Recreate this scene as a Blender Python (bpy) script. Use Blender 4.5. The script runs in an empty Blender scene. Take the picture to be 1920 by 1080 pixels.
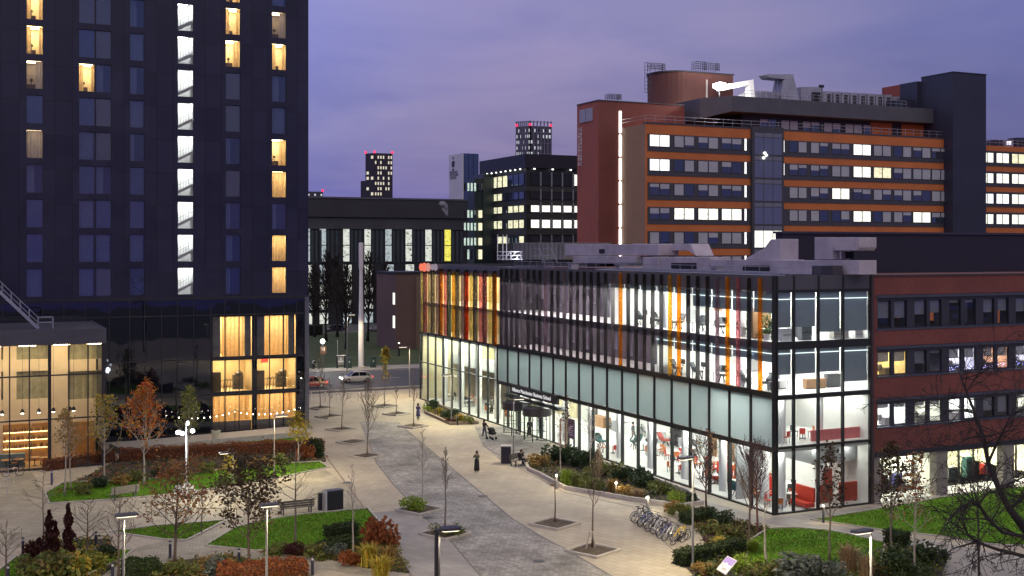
import bpy, math, random
from mathutils import Vector, Matrix
sc = bpy.context.scene
COL = sc.collection
H, F, CX, HY, TH = 18.5, 2207.0, 960.0, 467.0, math.radians(24.97)
ct, st = math.cos(TH), math.sin(TH)
R = random.Random(7)
V = Vector
def ray(px, py):
    r = (px-CX)/F
    return ct*r+st, -st*r+ct, (HY-py)/F
def G(px, py, z=0.0):
    a, b, q = ray(px, py); t = (z-H)/q
    return V((a*t, b*t, z))
def onY(px, py, y):
    a, b, q = ray(px, py); t = y/b
    return V((a*t, y, H+q*t))
def onX(px, py, x):
    a, b, q = ray(px, py); t = x/a
    return V((x, b*t, H+q*t))
def atD(px, py, d):
    a, b, q = ray(px, py)
    return V((a*d, b*d, H+q*d))
# ------------------------------------------------------------ camera
cd = bpy.data.cameras.new('camera'); cam = bpy.data.objects.new('camera', cd); COL.objects.link(cam)
cam.location = (0, 0, H); cam.rotation_euler = (math.pi/2, 0, -TH)
cd.sensor_width = 36; cd.lens = 36*F/1920; cd.shift_y = (HY-540)/1920.0
cd.clip_start = .5; cd.clip_end = 6000
sc.camera = cam
# ------------------------------------------------------------ mesh builder
class MB:
    def __init__(s): s.v = []; s.f = []; s.m = []; s.sm = False
    def quad(s, a, b, c, d, mi=0):
        n = len(s.v); s.v += [tuple(a), tuple(b), tuple(c), tuple(d)]; s.f.append((n, n+1, n+2, n+3)); s.m.append(mi)
    def tri(s, a, b, c, mi=0):
        n = len(s.v); s.v += [tuple(a), tuple(b), tuple(c)]; s.f.append((n, n+1, n+2)); s.m.append(mi)
    def box(s, x0, x1, y0, y1, z0, z1, mi=0, M=None):
        n = len(s.v)
        p = [(x0,y0,z0),(x1,y0,z0),(x1,y1,z0),(x0,y1,z0),(x0,y0,z1),(x1,y0,z1),(x1,y1,z1),(x0,y1,z1)]
        if M: p = [tuple(M @ V(q)) for q in p]
        s.v += p
        for q in ((0,3,2,1),(4,5,6,7),(0,1,5,4),(1,2,6,5),(2,3,7,6),(3,0,4,7)):
            s.f.append(tuple(n+i for i in q)); s.m.append(mi)
        return s
    def bar(s, a, b, w, h=None, mi=0):          # rectangular bar between two points
        a, b = V(a), V(b); d = b-a; L = d.length
        if L < 1e-6: return s
        h = h or w; d.normalize(); up = V((0,0,1)) if abs(d.z) < .95 else V((1,0,0))
        x = d.cross(up).normalized()*w/2; y = x.cross(d).normalized()*h/2; n = len(s.v)
        for p in (a, b):
            for k in ((-1,-1),(1,-1),(1,1),(-1,1)): s.v.append(tuple(p+x*k[0]+y*k[1]))
        for q in ((0,1,2,3),(7,6,5,4),(0,4,5,1),(1,5,6,2),(2,6,7,3),(3,7,4,0)):
            s.f.append(tuple(n+i for i in q)); s.m.append(mi)
        return s
    def tube(s, pts, rads, n=6, mi=0, cap=True):
        pts = [V(p) for p in pts]
        if not isinstance(rads, (list, tuple)): rads = [rads]*len(pts)
        b0 = len(s.v); ref = None
        for i, p in enumerate(pts):
            d = (pts[min(i+1, len(pts)-1)]-pts[max(i-1, 0)])
            if d.length < 1e-9: d = V((0,0,1))
            d.normalize()
            if ref is None: ref = V((1,0,0)) if abs(d.x) < .8 else V((0,1,0))
            x = (ref-d*ref.dot(d)); x = x.normalized() if x.length > 1e-6 else d.orthogonal().normalized()
            y = d.cross(x); ref = x
            for k in range(n):
                a = 2*math.pi*k/n; s.v.append(tuple(p+(x*math.cos(a)+y*math.sin(a))*rads[i]))
        for i in range(len(pts)-1):
            for k in range(n):
                k2 = (k+1) % n; s.f.append((b0+i*n+k, b0+i*n+k2, b0+(i+1)*n+k2, b0+(i+1)*n+k)); s.m.append(mi)
        if cap:
            s.f.append(tuple(b0+k for k in range(n-1, -1, -1))); s.m.append(mi)
            e = b0+(len(pts)-1)*n; s.f.append(tuple(e+k for k in range(n))); s.m.append(mi)
        return s
    def lathe(s, c, prof, n=12, mi=0, sx=1, sy=1):       # prof: (r, z)
        return s._rings([[(c[0]+r*math.cos(2*math.pi*k/n)*sx, c[1]+r*math.sin(2*math.pi*k/n)*sy, c[2]+z) for k in range(n)] for r, z in prof], mi)
    def _rings(s, rings, mi=0, caps=True):
        b0 = len(s.v); n = len(rings[0])
        for r in rings: s.v += [tuple(p) for p in r]
        for i in range(len(rings)-1):
            for k in range(n):
                k2 = (k+1) % n; s.f.append((b0+i*n+k, b0+i*n+k2, b0+(i+1)*n+k2, b0+(i+1)*n+k)); s.m.append(mi)
        if caps:
            s.f.append(tuple(b0+k for k in range(n-1, -1, -1))); s.m.append(mi)
            e = b0+(len(rings)-1)*n; s.f.append(tuple(e+k for k in range(n))); s.m.append(mi)
        return s
    def prism(s, pts, z0, z1, mi=0):
        n = len(pts)
        ar = sum(pts[i][0]*pts[(i+1)%n][1]-pts[(i+1)%n][0]*pts[i][1] for i in range(n))
        if ar < 0: pts = pts[::-1]
        return s._rings([[(p[0], p[1], z0) for p in pts], [(p[0], p[1], z1) for p in pts]], mi)
    def sheet(s, pts, z, mi=0):
        n = len(pts)
        ar = sum(pts[i][0]*pts[(i+1)%n][1]-pts[(i+1)%n][0]*pts[i][1] for i in range(n))
        if ar < 0: pts = pts[::-1]
        b = len(s.v); s.v += [(p[0], p[1], z) for p in pts]; s.f.append(tuple(range(b, b+n))); s.m.append(mi); return s
    def build(s, name, mats, parent=None, smooth=False, bevel=0, local=False):
        me = bpy.data.meshes.new(name)
        off = V((0,0,0)); p = parent
        while p is not None and not local: off += p.location; p = p.parent
        me.from_pydata([(v[0]-off.x, v[1]-off.y, v[2]-off.z) for v in s.v], [], s.f)
        if not isinstance(mats, (list, tuple)): mats = [mats]
        for m in mats: me.materials.append(m)
        if any(s.m): me.polygons.foreach_set('material_index', s.m)
        if smooth or s.sm: me.polygons.foreach_set('use_smooth', [True]*len(s.f))
        me.update()
        o = bpy.data.objects.new(name, me); COL.objects.link(o)
        if parent: o.parent = parent
        if bevel:
            b = o.modifiers.new('bevel', 'BEVEL'); b.width = bevel; b.segments = 2; b.limit_method = 'ANGLE'
        return o
def wall(mb, O, U, W, Hh, holes, N, depth=.15, mi=0, mr=None):
    """flat wall from O along unit U (width W) and up (height Hh) with rectangular holes (u0,u1,z0,z1 local); N outward"""
    O, U, N = V(O), V(U), V(N); Z = V((0,0,1))
    us = sorted({0, W} | {min(max(h[i], 0), W) for h in holes for i in (0, 1)})
    zs = sorted({0, Hh} | {min(max(h[i], 0), Hh) for h in holes for i in (2, 3)})
    P = lambda u, z, d=0: O+U*u+Z*z-N*d
    for j in range(len(zs)-1):
        zc = (zs[j]+zs[j+1])/2; run = None
        for i in range(len(us)-1):
            uc = (us[i]+us[i+1])/2
            solid = not any(h[0] < uc < h[1] and h[2] < zc < h[3] for h in holes)
            if solid and run is None: run = us[i]
            if (not solid or i == len(us)-2) and run is not None:
                e = us[i] if not solid else us[i+1]
                mb.quad(P(run, zs[j]), P(e, zs[j]), P(e, zs[j+1]), P(run, zs[j+1]), mi); run = None
    for h in holes:
        a, b, c, d = h[:4]; m2 = mi if mr is None else mr
        for (p, q) in (((a,c),(b,c)), ((b,c),(b,d)), ((b,d),(a,d)), ((a,d),(a,c))):
            mb.quad(P(*p), P(*q), P(*q, depth), P(*p, depth), m2)
def tag(o, label=None, cat=None, group=None, kind=None):
    if label: o['label'] = label
    if cat: o['category'] = cat
    if group: o['group'] = group
    if kind: o['kind'] = kind
    return o
def thing(name, label, cat, loc=(0,0,0), rz=0, group=None):
    o = bpy.data.objects.new(name, None); COL.objects.link(o); o.empty_display_size = .3
    o.location = loc; o.rotation_euler = (0, 0, rz)
    return tag(o, label, cat, group)
KIDS = {}
def kids(o):
    return [c for c in bpy.data.objects if c.parent == o]
def copy_tree(o, loc=None, rz=None, label=None, group=None, scale=None, parent=None):
    c = o.copy(); COL.objects.link(c)
    if parent is not None: c.parent = parent
    for ch in kids(o): copy_tree(ch, parent=c)
    if loc is not None: c.location = loc
    if rz is not None: c.rotation_euler = (0, 0, rz)
    if label: c['label'] = label
    if group: c['group'] = group
    if scale: c.scale = (scale,)*3 if not isinstance(scale, tuple) else scale
    return c
# ------------------------------------------------------------ materials
MATS = {}
def nt(name):
    m = bpy.data.materials.new(name); m.use_nodes = True; t = m.node_tree; t.nodes.clear()
    o = t.nodes.new('ShaderNodeOutputMaterial')
    def N(ty, **kw):
        n = t.nodes.new(ty)
        for k, v in kw.items():
            if k.startswith('i_'):
                key = k[2:]; key = int(key) if key.isdigit() else key.replace('_', ' ')
                n.inputs[key].default_value = v
            else: setattr(n, k, v)
        return n
    return m, t, o, N, t.links.new
def ramp(n, stops):
    e = n.color_ramp.elements
    while len(e) > 1: e.remove(e[0])
    e[0].position = stops[0][0]; e[0].color = (*stops[0][1], 1)
    for p, c in stops[1:]:
        x = e.new(p); x.color = (*c, 1)
def M(name, col, rough=.6, metal=0, var=.15, vs=3.0, bump=0, bs=20.0, emis=None, es=1.0, spec=.5, pos=False, fine=0):
    """principled with a soft noise variation of the base colour"""
    if name in MATS: return MATS[name]
    m, t, o, N, L = nt(name)
    p = N('ShaderNodeBsdfPrincipled'); p.inputs['Roughness'].default_value = rough; p.inputs['Metallic'].default_value = metal
    p.inputs['Specular IOR Level'].default_value = spec
    tc = N('ShaderNodeNewGeometry') if pos else N('ShaderNodeTexCoord'); co = tc.outputs['Position' if pos else 'Object']
    if var:
        nz = N('ShaderNodeTexNoise', i_Scale=vs, i_Detail=5.0, i_Roughness=.62); L(co, nz.inputs['Vector'])
        r = N('ShaderNodeValToRGB'); ramp(r, [(.25, tuple(c*(1-var) for c in col)), (.75, tuple(min(1, c*(1+var)) for c in col))])
        L(nz.outputs['Fac'], r.inputs['Fac']); src = r.outputs['Color']
        if fine:
            n2 = N('ShaderNodeTexNoise', i_Scale=vs*18, i_Detail=3.0); L(co, n2.inputs['Vector'])
            mx = N('ShaderNodeMix', data_type='RGBA', blend_type='MULTIPLY'); mx.inputs[0].default_value = 1
            r2 = N('ShaderNodeValToRGB'); ramp(r2, [(.3, (1-fine,)*3), (.7, (1+fine*.5,)*3)])
            L(n2.outputs['Fac'], r2.inputs['Fac']); L(src, mx.inputs[6]); L(r2.outputs['Color'], mx.inputs[7]); src = mx.outputs[2]
        L(src, p.inputs['Base Color'])
    else: p.inputs['Base Color'].default_value = (*col, 1)
    if bump:
        nb = N('ShaderNodeTexNoise', i_Scale=bs, i_Detail=4.0); L(co, nb.inputs['Vector'])
        b = N('ShaderNodeBump', i_Strength=bump, i_Distance=.05); L(nb.outputs['Fac'], b.inputs['Height']); L(b.outputs['Normal'], p.inputs['Normal'])
    if emis: p.inputs['Emission Color'].default_value = (*emis, 1); p.inputs['Emission Strength'].default_value = es
    L(p.outputs[0], o.inputs[0]); MATS[name] = m; return m
def EM(name, col, s):
    if name in MATS: return MATS[name]
    m, t, o, N, L = nt(name); e = N('ShaderNodeEmission'); e.inputs[0].default_value = (*col, 1); e.inputs[1].default_value = s
    L(e.outputs[0], o.inputs[0]); MATS[name] = m; return m
def fres(N, L, f0, p=5.0):
    lw = N('ShaderNodeLayerWeight'); lw.inputs['Blend'].default_value = .5
    a = N('ShaderNodeMath', operation='POWER'); a.inputs[1].default_value = p; L(lw.outputs['Facing'], a.inputs[0])
    b = N('ShaderNodeMath', operation='MULTIPLY_ADD', use_clamp=True); b.inputs[1].default_value = 1-f0; b.inputs[2].default_value = f0; L(a.outputs[0], b.inputs[0])
    return b.outputs[0]
def glass(name, tint=(.86,.92,.9), f0=.06, rough=.0, wob=0, ws=.8, rt=(1,1,1)):
    """clear sheet of glass: see-through plus a grazing reflection"""
    if name in MATS: return MATS[name]
    m, t, o, N, L = nt(name)
    tr = N('ShaderNodeBsdfTransparent'); tr.inputs[0].default_value = (*tint, 1)
    gl = N('ShaderNodeBsdfGlossy'); gl.inputs['Roughness'].default_value = rough; gl.inputs[0].default_value = (*rt, 1)
    mx = N('ShaderNodeMixShader'); L(fres(N, L, f0), mx.inputs[0]); L(tr.outputs[0], mx.inputs[1]); L(gl.outputs[0], mx.inputs[2])
    if wob: wobble(N, L, gl, wob, ws)
    L(mx.outputs[0], o.inputs[0]); MATS[name] = m; return m
def wobble(N, L, sh, wob, ws):
    g = N('ShaderNodeNewGeometry'); nz = N('ShaderNodeTexNoise', i_Scale=ws, i_Detail=1.0); L(g.outputs['Position'], nz.inputs['Vector'])
    b = N('ShaderNodeBump', i_Strength=wob, i_Distance=.3); L(nz.outputs['Fac'], b.inputs['Height']); L(b.outputs['Normal'], sh.inputs['Normal'])
def darkglass(name, base, f0=.2, rt=(.8,.9,1), rough=.02, wob=.05, ws=.5):
    """unlit coated glazing: nearly black body with a strong reflection of the sky"""
    if name in MATS: return MATS[name]
    m, t, o, N, L = nt(name)
    d = N('ShaderNodeBsdfDiffuse'); d.inputs[0].default_value = (*base, 1)
    gl = N('ShaderNodeBsdfGlossy'); gl.inputs['Roughness'].default_value = rough; gl.inputs[0].default_value = (*rt, 1)
    mx = N('ShaderNodeMixShader'); L(fres(N, L, f0), mx.inputs[0]); L(d.outputs[0], mx.inputs[1]); L(gl.outputs[0], mx.inputs[2])
    if wob: wobble(N, L, gl, wob, ws)
    L(mx.outputs[0], o.inputs[0]); MATS[name] = m; return m
def fabric(name, col, tl=.5, var=.2, vs=4.0):
    """cloth or tinted sheet that lets light through"""
    if name in MATS: return MATS[name]
    m, t, o, N, L = nt(name)
    tc = N('ShaderNodeTexCoord'); nz = N('ShaderNodeTexNoise', i_Scale=vs, i_Detail=3.0); L(tc.outputs['Object'], nz.inputs['Vector'])
    r = N('ShaderNodeValToRGB'); ramp(r, [(.3, tuple(c*(1-var) for c in col)), (.7, col)]); L(nz.outputs['Fac'], r.inputs['Fac'])
    d = N('ShaderNodeBsdfDiffuse'); u = N('ShaderNodeBsdfTranslucent'); L(r.outputs[0], d.inputs[0]); L(r.outputs[0], u.inputs[0])
    mx = N('ShaderNodeMixShader'); mx.inputs[0].default_value = tl; L(d.outputs[0], mx.inputs[1]); L(u.outputs[0], mx.inputs[2]); L(mx.outputs[0], o.inputs[0])
    MATS[name] = m; return m
def litpane(name, col, s, blocks=(1.2, 1.6), dark=.35, sc_=1.0):
    """far lit window: a bright room behind glass, uneven with blinds, furniture and lamps (too far to see in)"""
    if name in MATS: return MATS[name]
    m, t, o, N, L = nt(name)
    g = N('ShaderNodeNewGeometry'); mp = N('ShaderNodeMapping'); mp.inputs['Scale'].default_value = (sc_, sc_, sc_*1.3); L(g.outputs['Position'], mp.inputs['Vector'])
    vo = N('ShaderNodeTexVoronoi', i_Scale=1.3, distance='CHEBYCHEV'); L(mp.outputs[0], vo.inputs['Vector'])
    nz = N('ShaderNodeTexNoise', i_Scale=2.2, i_Detail=3.0); L(mp.outputs[0], nz.inputs['Vector'])
    r = N('ShaderNodeValToRGB'); ramp(r, [(.28, tuple(c*dark for c in col)), (.5, tuple(c*.8 for c in col)), (.7, col)])
    ad = N('ShaderNodeMath', operation='MULTIPLY_ADD'); ad.inputs[1].default_value = .35; L(vo.outputs['Distance'], ad.inputs[0]); L(nz.outputs['Fac'], ad.inputs[2])
    sb = N('ShaderNodeMath', operation='SUBTRACT'); sb.inputs[1].default_value = .08; L(ad.outputs[0], sb.inputs[0])
    L(sb.outputs[0], r.inputs['Fac'])
    e = N('ShaderNodeEmission'); L(r.outputs[0], e.inputs[0]); e.inputs[1].default_value = s; L(e.outputs[0], o.inputs[0]); MATS[name] = m; return m
def leafmat(name, cols, tl=.3, rough=.55):
    """leaf colours picked per leaf"""
    if name in MATS: return MATS[name]
    m, t, o, N, L = nt(name)
    g = N('ShaderNodeNewGeometry'); r = N('ShaderNodeValToRGB'); r.color_ramp.interpolation = 'LINEAR'
    ramp(r, [(i/max(1, len(cols)-1), c) for i, c in enumerate(cols)]); L(g.outputs['Random Per Island'], r.inputs['Fac'])
    p = N('ShaderNodeBsdfPrincipled'); p.inputs['Roughness'].default_value = rough; p.inputs['Specular IOR Level'].default_value = .25; L(r.outputs[0], p.inputs['Base Color'])
    u = N('ShaderNodeBsdfTranslucent'); L(r.outputs[0], u.inputs[0])
    mx = N('ShaderNodeMixShader'); mx.inputs[0].default_value = tl; L(p.outputs[0], mx.inputs[1]); L(u.outputs[0], mx.inputs[2]); L(mx.outputs[0], o.inputs[0])
    MATS[name] = m; return m
def tiles(name, cols, w, h, rot=0, mortar=.02, mcol=None, off=.5, rough=.75, var=.25, vs=.35, axes='XY', bump=.3, stain=.25):
    """laid slabs, setts or bricks: brick pattern in real metres with per-stone tone, joints and stains"""
    if name in MATS: return MATS[name]
    m, t, o, N, L = nt(name)
    g = N('ShaderNodeNewGeometry'); src = g.outputs['Position']
    if axes != 'XY':
        sp = N('ShaderNodeSeparateXYZ'); L(src, sp.inputs[0]); cb = N('ShaderNodeCombineXYZ')
        L(sp.outputs['X' if axes == 'XZ' else 'Y'], cb.inputs[0]); L(sp.outputs['Z'], cb.inputs[1]); src = cb.outputs[0]
    mp = N('ShaderNodeMapping'); mp.inputs['Rotation'].default_value = (0, 0, rot); L(src, mp.inputs['Vector'])
    b = N('ShaderNodeTexBrick'); b.offset = off; b.inputs['Scale'].default_value = 1; b.inputs['Brick Width'].default_value = w; b.inputs['Row Height'].default_value = h
    b.inputs['Mortar Size'].default_value = mortar*.5; b.inputs['Mortar Smooth'].default_value = .3
    b.inputs['Color1'].default_value = (*cols[0], 1); b.inputs['Color2'].default_value = (*cols[1], 1)
    mc = mcol or tuple(c*.55 for c in cols[0]); b.inputs['Mortar'].default_value = (*mc, 1); L(mp.outputs[0], b.inputs['Vector'])
    nz = N('ShaderNodeTexNoise', i_Scale=vs, i_Detail=7.0, i_Roughness=.65); L(g.outputs['Position'], nz.inputs['Vector'])
    r = N('ShaderNodeValToRGB'); ramp(r, [(.3, (1-stain,)*3), (.7, (1+stain*.6,)*3)]); L(nz.outputs['Fac'], r.inputs['Fac'])
    mx = N('ShaderNodeMix', data_type='RGBA', blend_type='MULTIPLY'); mx.inputs[0].default_value = 1; L(b.outputs['Color'], mx.inputs[6]); L(r.outputs[0], mx.inputs[7])
    p = N('ShaderNodeBsdfPrincipled'); p.inputs['Specular IOR Level'].default_value = .4
    L(mx.outputs[2], p.inputs['Base Color'])
    rr = N('ShaderNodeMapRange'); rr.inputs['To Min'].default_value = rough-.18; rr.inputs['To Max'].default_value = rough+.12; L(nz.outputs['Fac'], rr.inputs['Value']); L(rr.outputs[0], p.inputs['Roughness'])
    if bump:
        bp = N('ShaderNodeBump', i_Strength=bump, i_Distance=.02); L(b.outputs['Fac'], bp.inputs['Height']); bp.invert = True; L(bp.outputs[0], p.inputs['Normal'])
    L(p.outputs[0], o.inputs[0]); MATS[name] = m; return m
# ------------------------------------------------------------ dusk sky and light
w = bpy.data.worlds.new('World'); sc.world = w; w.use_nodes = True; T = w.node_tree; T.nodes.clear()
def WN(ty, **kw):
    n = T.nodes.new(ty)
    for k, v in kw.items(): setattr(n, k, v)
    return n
WL = T.links.new
wo = WN('ShaderNodeOutputWorld')
sky = WN('ShaderNodeTexSky', sky_type='NISHITA'); sky.sun_disc = False; sky.sun_elevation = math.radians(1.0); sky.sun_rotation = math.radians(200); sky.air_density = 1.5; sky.ozone_density = 3
bg1 = WN('ShaderNodeBackground'); bg1.inputs[1].default_value = .05; WL(sky.outputs[0], bg1.inputs[0])
tc = WN('ShaderNodeTexCoord'); sp = WN('ShaderNodeSeparateXYZ'); WL(tc.outputs['Generated'], sp.inputs[0])
rp = WN('ShaderNodeValToRGB'); WL(sp.outputs['Z'], rp.inputs[0])
ramp(rp, [(0, (.19,.175,.40)), (.035, (.205,.185,.395)), (.06, (.187,.173,.36)), (.11, (.238,.212,.40)), (.17, (.258,.23,.455)), (.24, (.243,.225,.46)), (.5, (.20,.20,.42)), (1, (.20,.20,.40))])
# clouds: flattened layers of noise seen on the dome
cz = WN('ShaderNodeMath', operation='ADD'); cz.inputs[1].default_value = .12; WL(sp.outputs['Z'], cz.inputs[0])
dv = WN('ShaderNodeVectorMath', operation='DIVIDE'); cbz = WN('ShaderNodeCombineXYZ')
for i in range(3): WL(cz.outputs[0], cbz.inputs[i])
WL(tc.outputs['Generated'], dv.inputs[0]); WL(cbz.outputs[0], dv.inputs[1])
n1 = WN('ShaderNodeTexNoise'); n1.inputs['Scale'].default_value = 1.5; n1.inputs['Detail'].default_value = 6; n1.inputs['Roughness'].default_value = .52; n1.inputs['Distortion'].default_value = .4; WL(dv.outputs[0], n1.inputs['Vector'])
cr = WN('ShaderNodeValToRGB'); WL(n1.outputs['Fac'], cr.inputs[0]); ramp(cr, [(.34, (.84,.87,.95)), (.5, (1,1,1)), (.66, (1.14,1.1,1.03))])
mu = WN('ShaderNodeMix', data_type='RGBA', blend_type='MULTIPLY'); mu.inputs[0].default_value = 1; WL(rp.outputs[0], mu.inputs[6]); WL(cr.outputs[0], mu.inputs[7])
# bluer towards the left, mauve in the middle, deep blue to the right (a real change of the dusk sky round the horizon)
az = WN('ShaderNodeVectorMath', operation='DOT_PRODUCT'); az.inputs[1].default_value = (ct, -st, 0); WL(tc.outputs['Generated'], az.inputs[0])
am = WN('ShaderNodeMapRange'); am.inputs['From Min'].default_value = -.45; am.inputs['From Max'].default_value = .45; WL(az.outputs['Value'], am.inputs['Value'])
ar = WN('ShaderNodeValToRGB'); WL(am.outputs[0], ar.inputs[0]); ramp(ar, [(0, (.85,1.0,1.25)), (.31, (.90,1.03,1.22)), (.42, (.96,1,1.06)), (.5, (1,1,1)), (.70, (.93,.95,.92)), (.86, (.56,.65,.80)), (1, (.5,.6,.8))])
mu2 = WN('ShaderNodeMix', data_type='RGBA', blend_type='MULTIPLY'); mu2.inputs[0].default_value = 1; WL(mu.outputs[2], mu2.inputs[6]); WL(ar.outputs[0], mu2.inputs[7]); mu = mu2
bg2 = WN('ShaderNodeBackground'); bg2.inputs[1].default_value = .96; WL(mu.outputs[2], bg2.inputs[0])
ad = WN('ShaderNodeAddShader'); WL(bg1.outputs[0], ad.inputs[0]); WL(bg2.outputs[0], ad.inputs[1]); WL(ad.outputs[0], wo.inputs[0])
sd = bpy.data.lights.new('glow_fill', 'SUN'); sd.energy = 1.5; sd.angle = math.radians(110); sd.color = (1, .84, .56)  # no real sun: broad warm fill added in place of the city's glow
so = bpy.data.objects.new('glow_fill', sd); COL.objects.link(so)
so.rotation_euler = (math.radians(24), 0, math.radians(-20))
sc.view_settings.view_transform = 'Standard'; sc.view_settings.look = 'None'; sc.view_settings.exposure = .12; sc.view_settings.gamma = 1; sc.view_settings.use_curve_mapping = False
sc.cycles.use_denoising = True
try: sc.cycles.denoiser = 'OPENIMAGEDENOISE'
except Exception: pass
sc.cycles.max_bounces = 8; sc.cycles.transparent_max_bounces = 16; sc.cycles.diffuse_bounces = 3; sc.cycles.glossy_bounces = 3
sc.cycles.caustics_reflective = False; sc.cycles.caustics_refractive = False; sc.cycles.sample_clamp_indirect = 4
def lamp(name, loc, power, col=(1,.82,.6), r=.12, kind='POINT', parent=None):
    l = bpy.data.lights.new(name, kind); l.energy = power; l.color = col
    if kind == 'POINT': l.shadow_soft_size = r
    o = bpy.data.objects.new(name, l); COL.objects.link(o); o.location = loc
    if parent: o.parent = parent
    return o
# ============================================================ ground
PV = math.radians(-8)        # the plaza's slabs run towards the road
paving = tiles('beige_slabs', ((.37,.325,.245),(.42,.37,.285)), .9, .6, rot=math.radians(70), mortar=.03, stain=.26, vs=.16, bump=.2)
setts = tiles('grey_setts', ((.225,.214,.195),(.36,.342,.31)), .4, .24, rot=math.radians(70), mortar=.03, stain=.55, vs=.3, bump=.5)
flags = tiles('grey_flags', ((.26,.245,.225),(.32,.30,.27)), .9, .6, rot=math.radians(70), mortar=.012, stain=.22, vs=.2, bump=.15)
pathm = tiles('path_setts', ((.30,.275,.205),(.38,.345,.265)), .45, .22, rot=math.radians(12), mortar=.025, stain=.38, vs=.3, bump=.4)
asph = M('asphalt', (.06,.06,.068), .7, var=.25, vs=.5, pos=True, fine=.2)
paint = M('road_paint', (.55,.55,.52), .6, var=.2)
grassm = M('grass', (.095,.235,.012), .9, spec=.1, var=.42, vs=.55, pos=True, fine=.75, bump=1.0, bs=14)
vergem = M('verge_grass', (.05,.075,.02), .9, var=.4, vs=.4, pos=True, fine=.6, bump=.8, bs=10)
soil = M('soil', (.055,.04,.03), .95, var=.45, vs=1.4, pos=True, fine=.6, bump=1, bs=16)
mulch = M('bark_mulch', (.10,.075,.05), .95, var=.4, vs=2.0, pos=True, fine=.7, bump=1, bs=22)
kerbm = M('pale_kerb', (.40,.37,.33), .7, var=.15, vs=2, pos=True)
kerbb = M('timber_kerb', (.22,.17,.13), .75, var=.2, vs=2, pos=True)
fargr = M('far_ground', (.07,.07,.07), .9, var=.3, vs=.05, pos=True)
def struct(name, pts, z, m, px=True):
    b = MB(); b.sheet([G(*p) if px else p for p in pts], z); return tag(b.build(name, m), kind='structure')
def edging(name, pts, m, w=.14, h=.12, closed=True, z=0):
    b = MB(); P = [G(*p) for p in pts]; n = len(P)
    for i in range(n if closed else n-1):
        a, c = P[i], P[(i+1) % n]; b.bar((a.x, a.y, z+h/2), (c.x, c.y, z+h/2), w, h)
    return tag(b.build(name, m), kind='structure')
struct('ground', [(-900,-150),(1500,-150),(1500,1600),(-900,1600)], -.02, fargr, False)
struct('plaza_paving', [(-60,-10),(140,-10),(140,147),(-60,147)], 0, paving, False)
struct('road', [(-200,149.5),(300,149.5),(300,172),(-200,172)], -.008, asph, False)
b = MB()
for x in range(-60, 200, 6): b.box(x, x+3, 160.6, 160.75, -.008, -.004)
for y in (150.2, 171.3): b.box(-100, 250, y, y+.12, -.008, -.004)
tag(b.build('road_marking', paint), kind='structure')
b = MB(); b.box(-200, 300, 149.2, 149.5, -.02, .09); tag(b.build('near_kerb', kerbm), kind='structure')
b = MB(); b.box(-200, 300, 172, 172.3, -.02, .10); tag(b.build('far_kerb', kerbm), kind='structure')
struct('pavement', [(-200,172.3),(300,172.3),(300,177.5),(-200,177.5)], .08, flags, False)
struct('verge', [(-200,177.5),(300,177.5),(300,252),(-200,252)], .05, vergem, False)
struct('car_park', [(-200,252),(300,252),(300,281),(-200,281)], .02, asph, False)
b = MB(); b.box(-200, 300, 251.7, 252, -.02, .16); tag(b.build('car_park_kerb', kerbm), kind='structure')
struct('sett_strip', [(676,790),(748,792),(800,838),(880,905),(960,972),(1010,1003),(1072,1036),(1150,1082),(1290,1180),(1040,1180),(905,1085),(850,1020),(790,965),(735,905),(706,868)], .004, setts)
struct('flag_path', [(690,962),(765,955),(800,978),(850,1022),(905,1087),(960,1120),(860,1140),(770,1085),(725,1010)], .004, flags)
struct('entrance_setts', [(890,800),(945,800),(1040,838),(985,880),(965,878),(940,865),(905,835)], .004, setts)
struct('cobbled_court', [(-60,900),(60,886),(95,938),(210,942),(410,922),(610,880),(660,918),(685,953),(560,962),(490,972),(400,985),(250,990),(100,1000),(60,1020),(-60,1060)], .004, pathm)
struct('garden_path', [(120,1085),(260,1025),(330,1008),(420,982),(490,975),(380,1025),(480,1036),(600,1045),(700,1072),(760,1090),(560,1062),(430,1040),(320,1052),(230,1090)], .004, pathm)
struct('wing_path', [(1290,930),(1440,972),(1560,958),(1640,950),(1640,958),(1500,982),(1560,984),(1660,1000),(1760,1016),(1920,1045),(2000,1060),(2000,1100),(1770,1085),(1770,1040),(1640,1012),(1500,990),(1380,975)], .004, flags)
drain = M('drain_slot', (.14,.13,.12), .6, var=.2, pos=True)
edging('drain_channel', [(748,793),(800,838),(880,905),(960,972),(1010,1003),(1072,1036),(1150,1082)], drain, .09, .012, False, .004)
edging('drain_channel', [(676,792),(706,868),(735,905),(790,965),(850,1020),(905,1085)], drain, .09, .012, False, .004)
edging('paving_joint', [(607,850),(690,962),(725,1010),(775,1085)], kerbb, .14, .010, False, .004)
edging('paving_joint', [(905,835),(985,884),(1060,924),(1185,950),(1250,1020),(1320,1085)], drain, .07, .010, False, .004)
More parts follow.
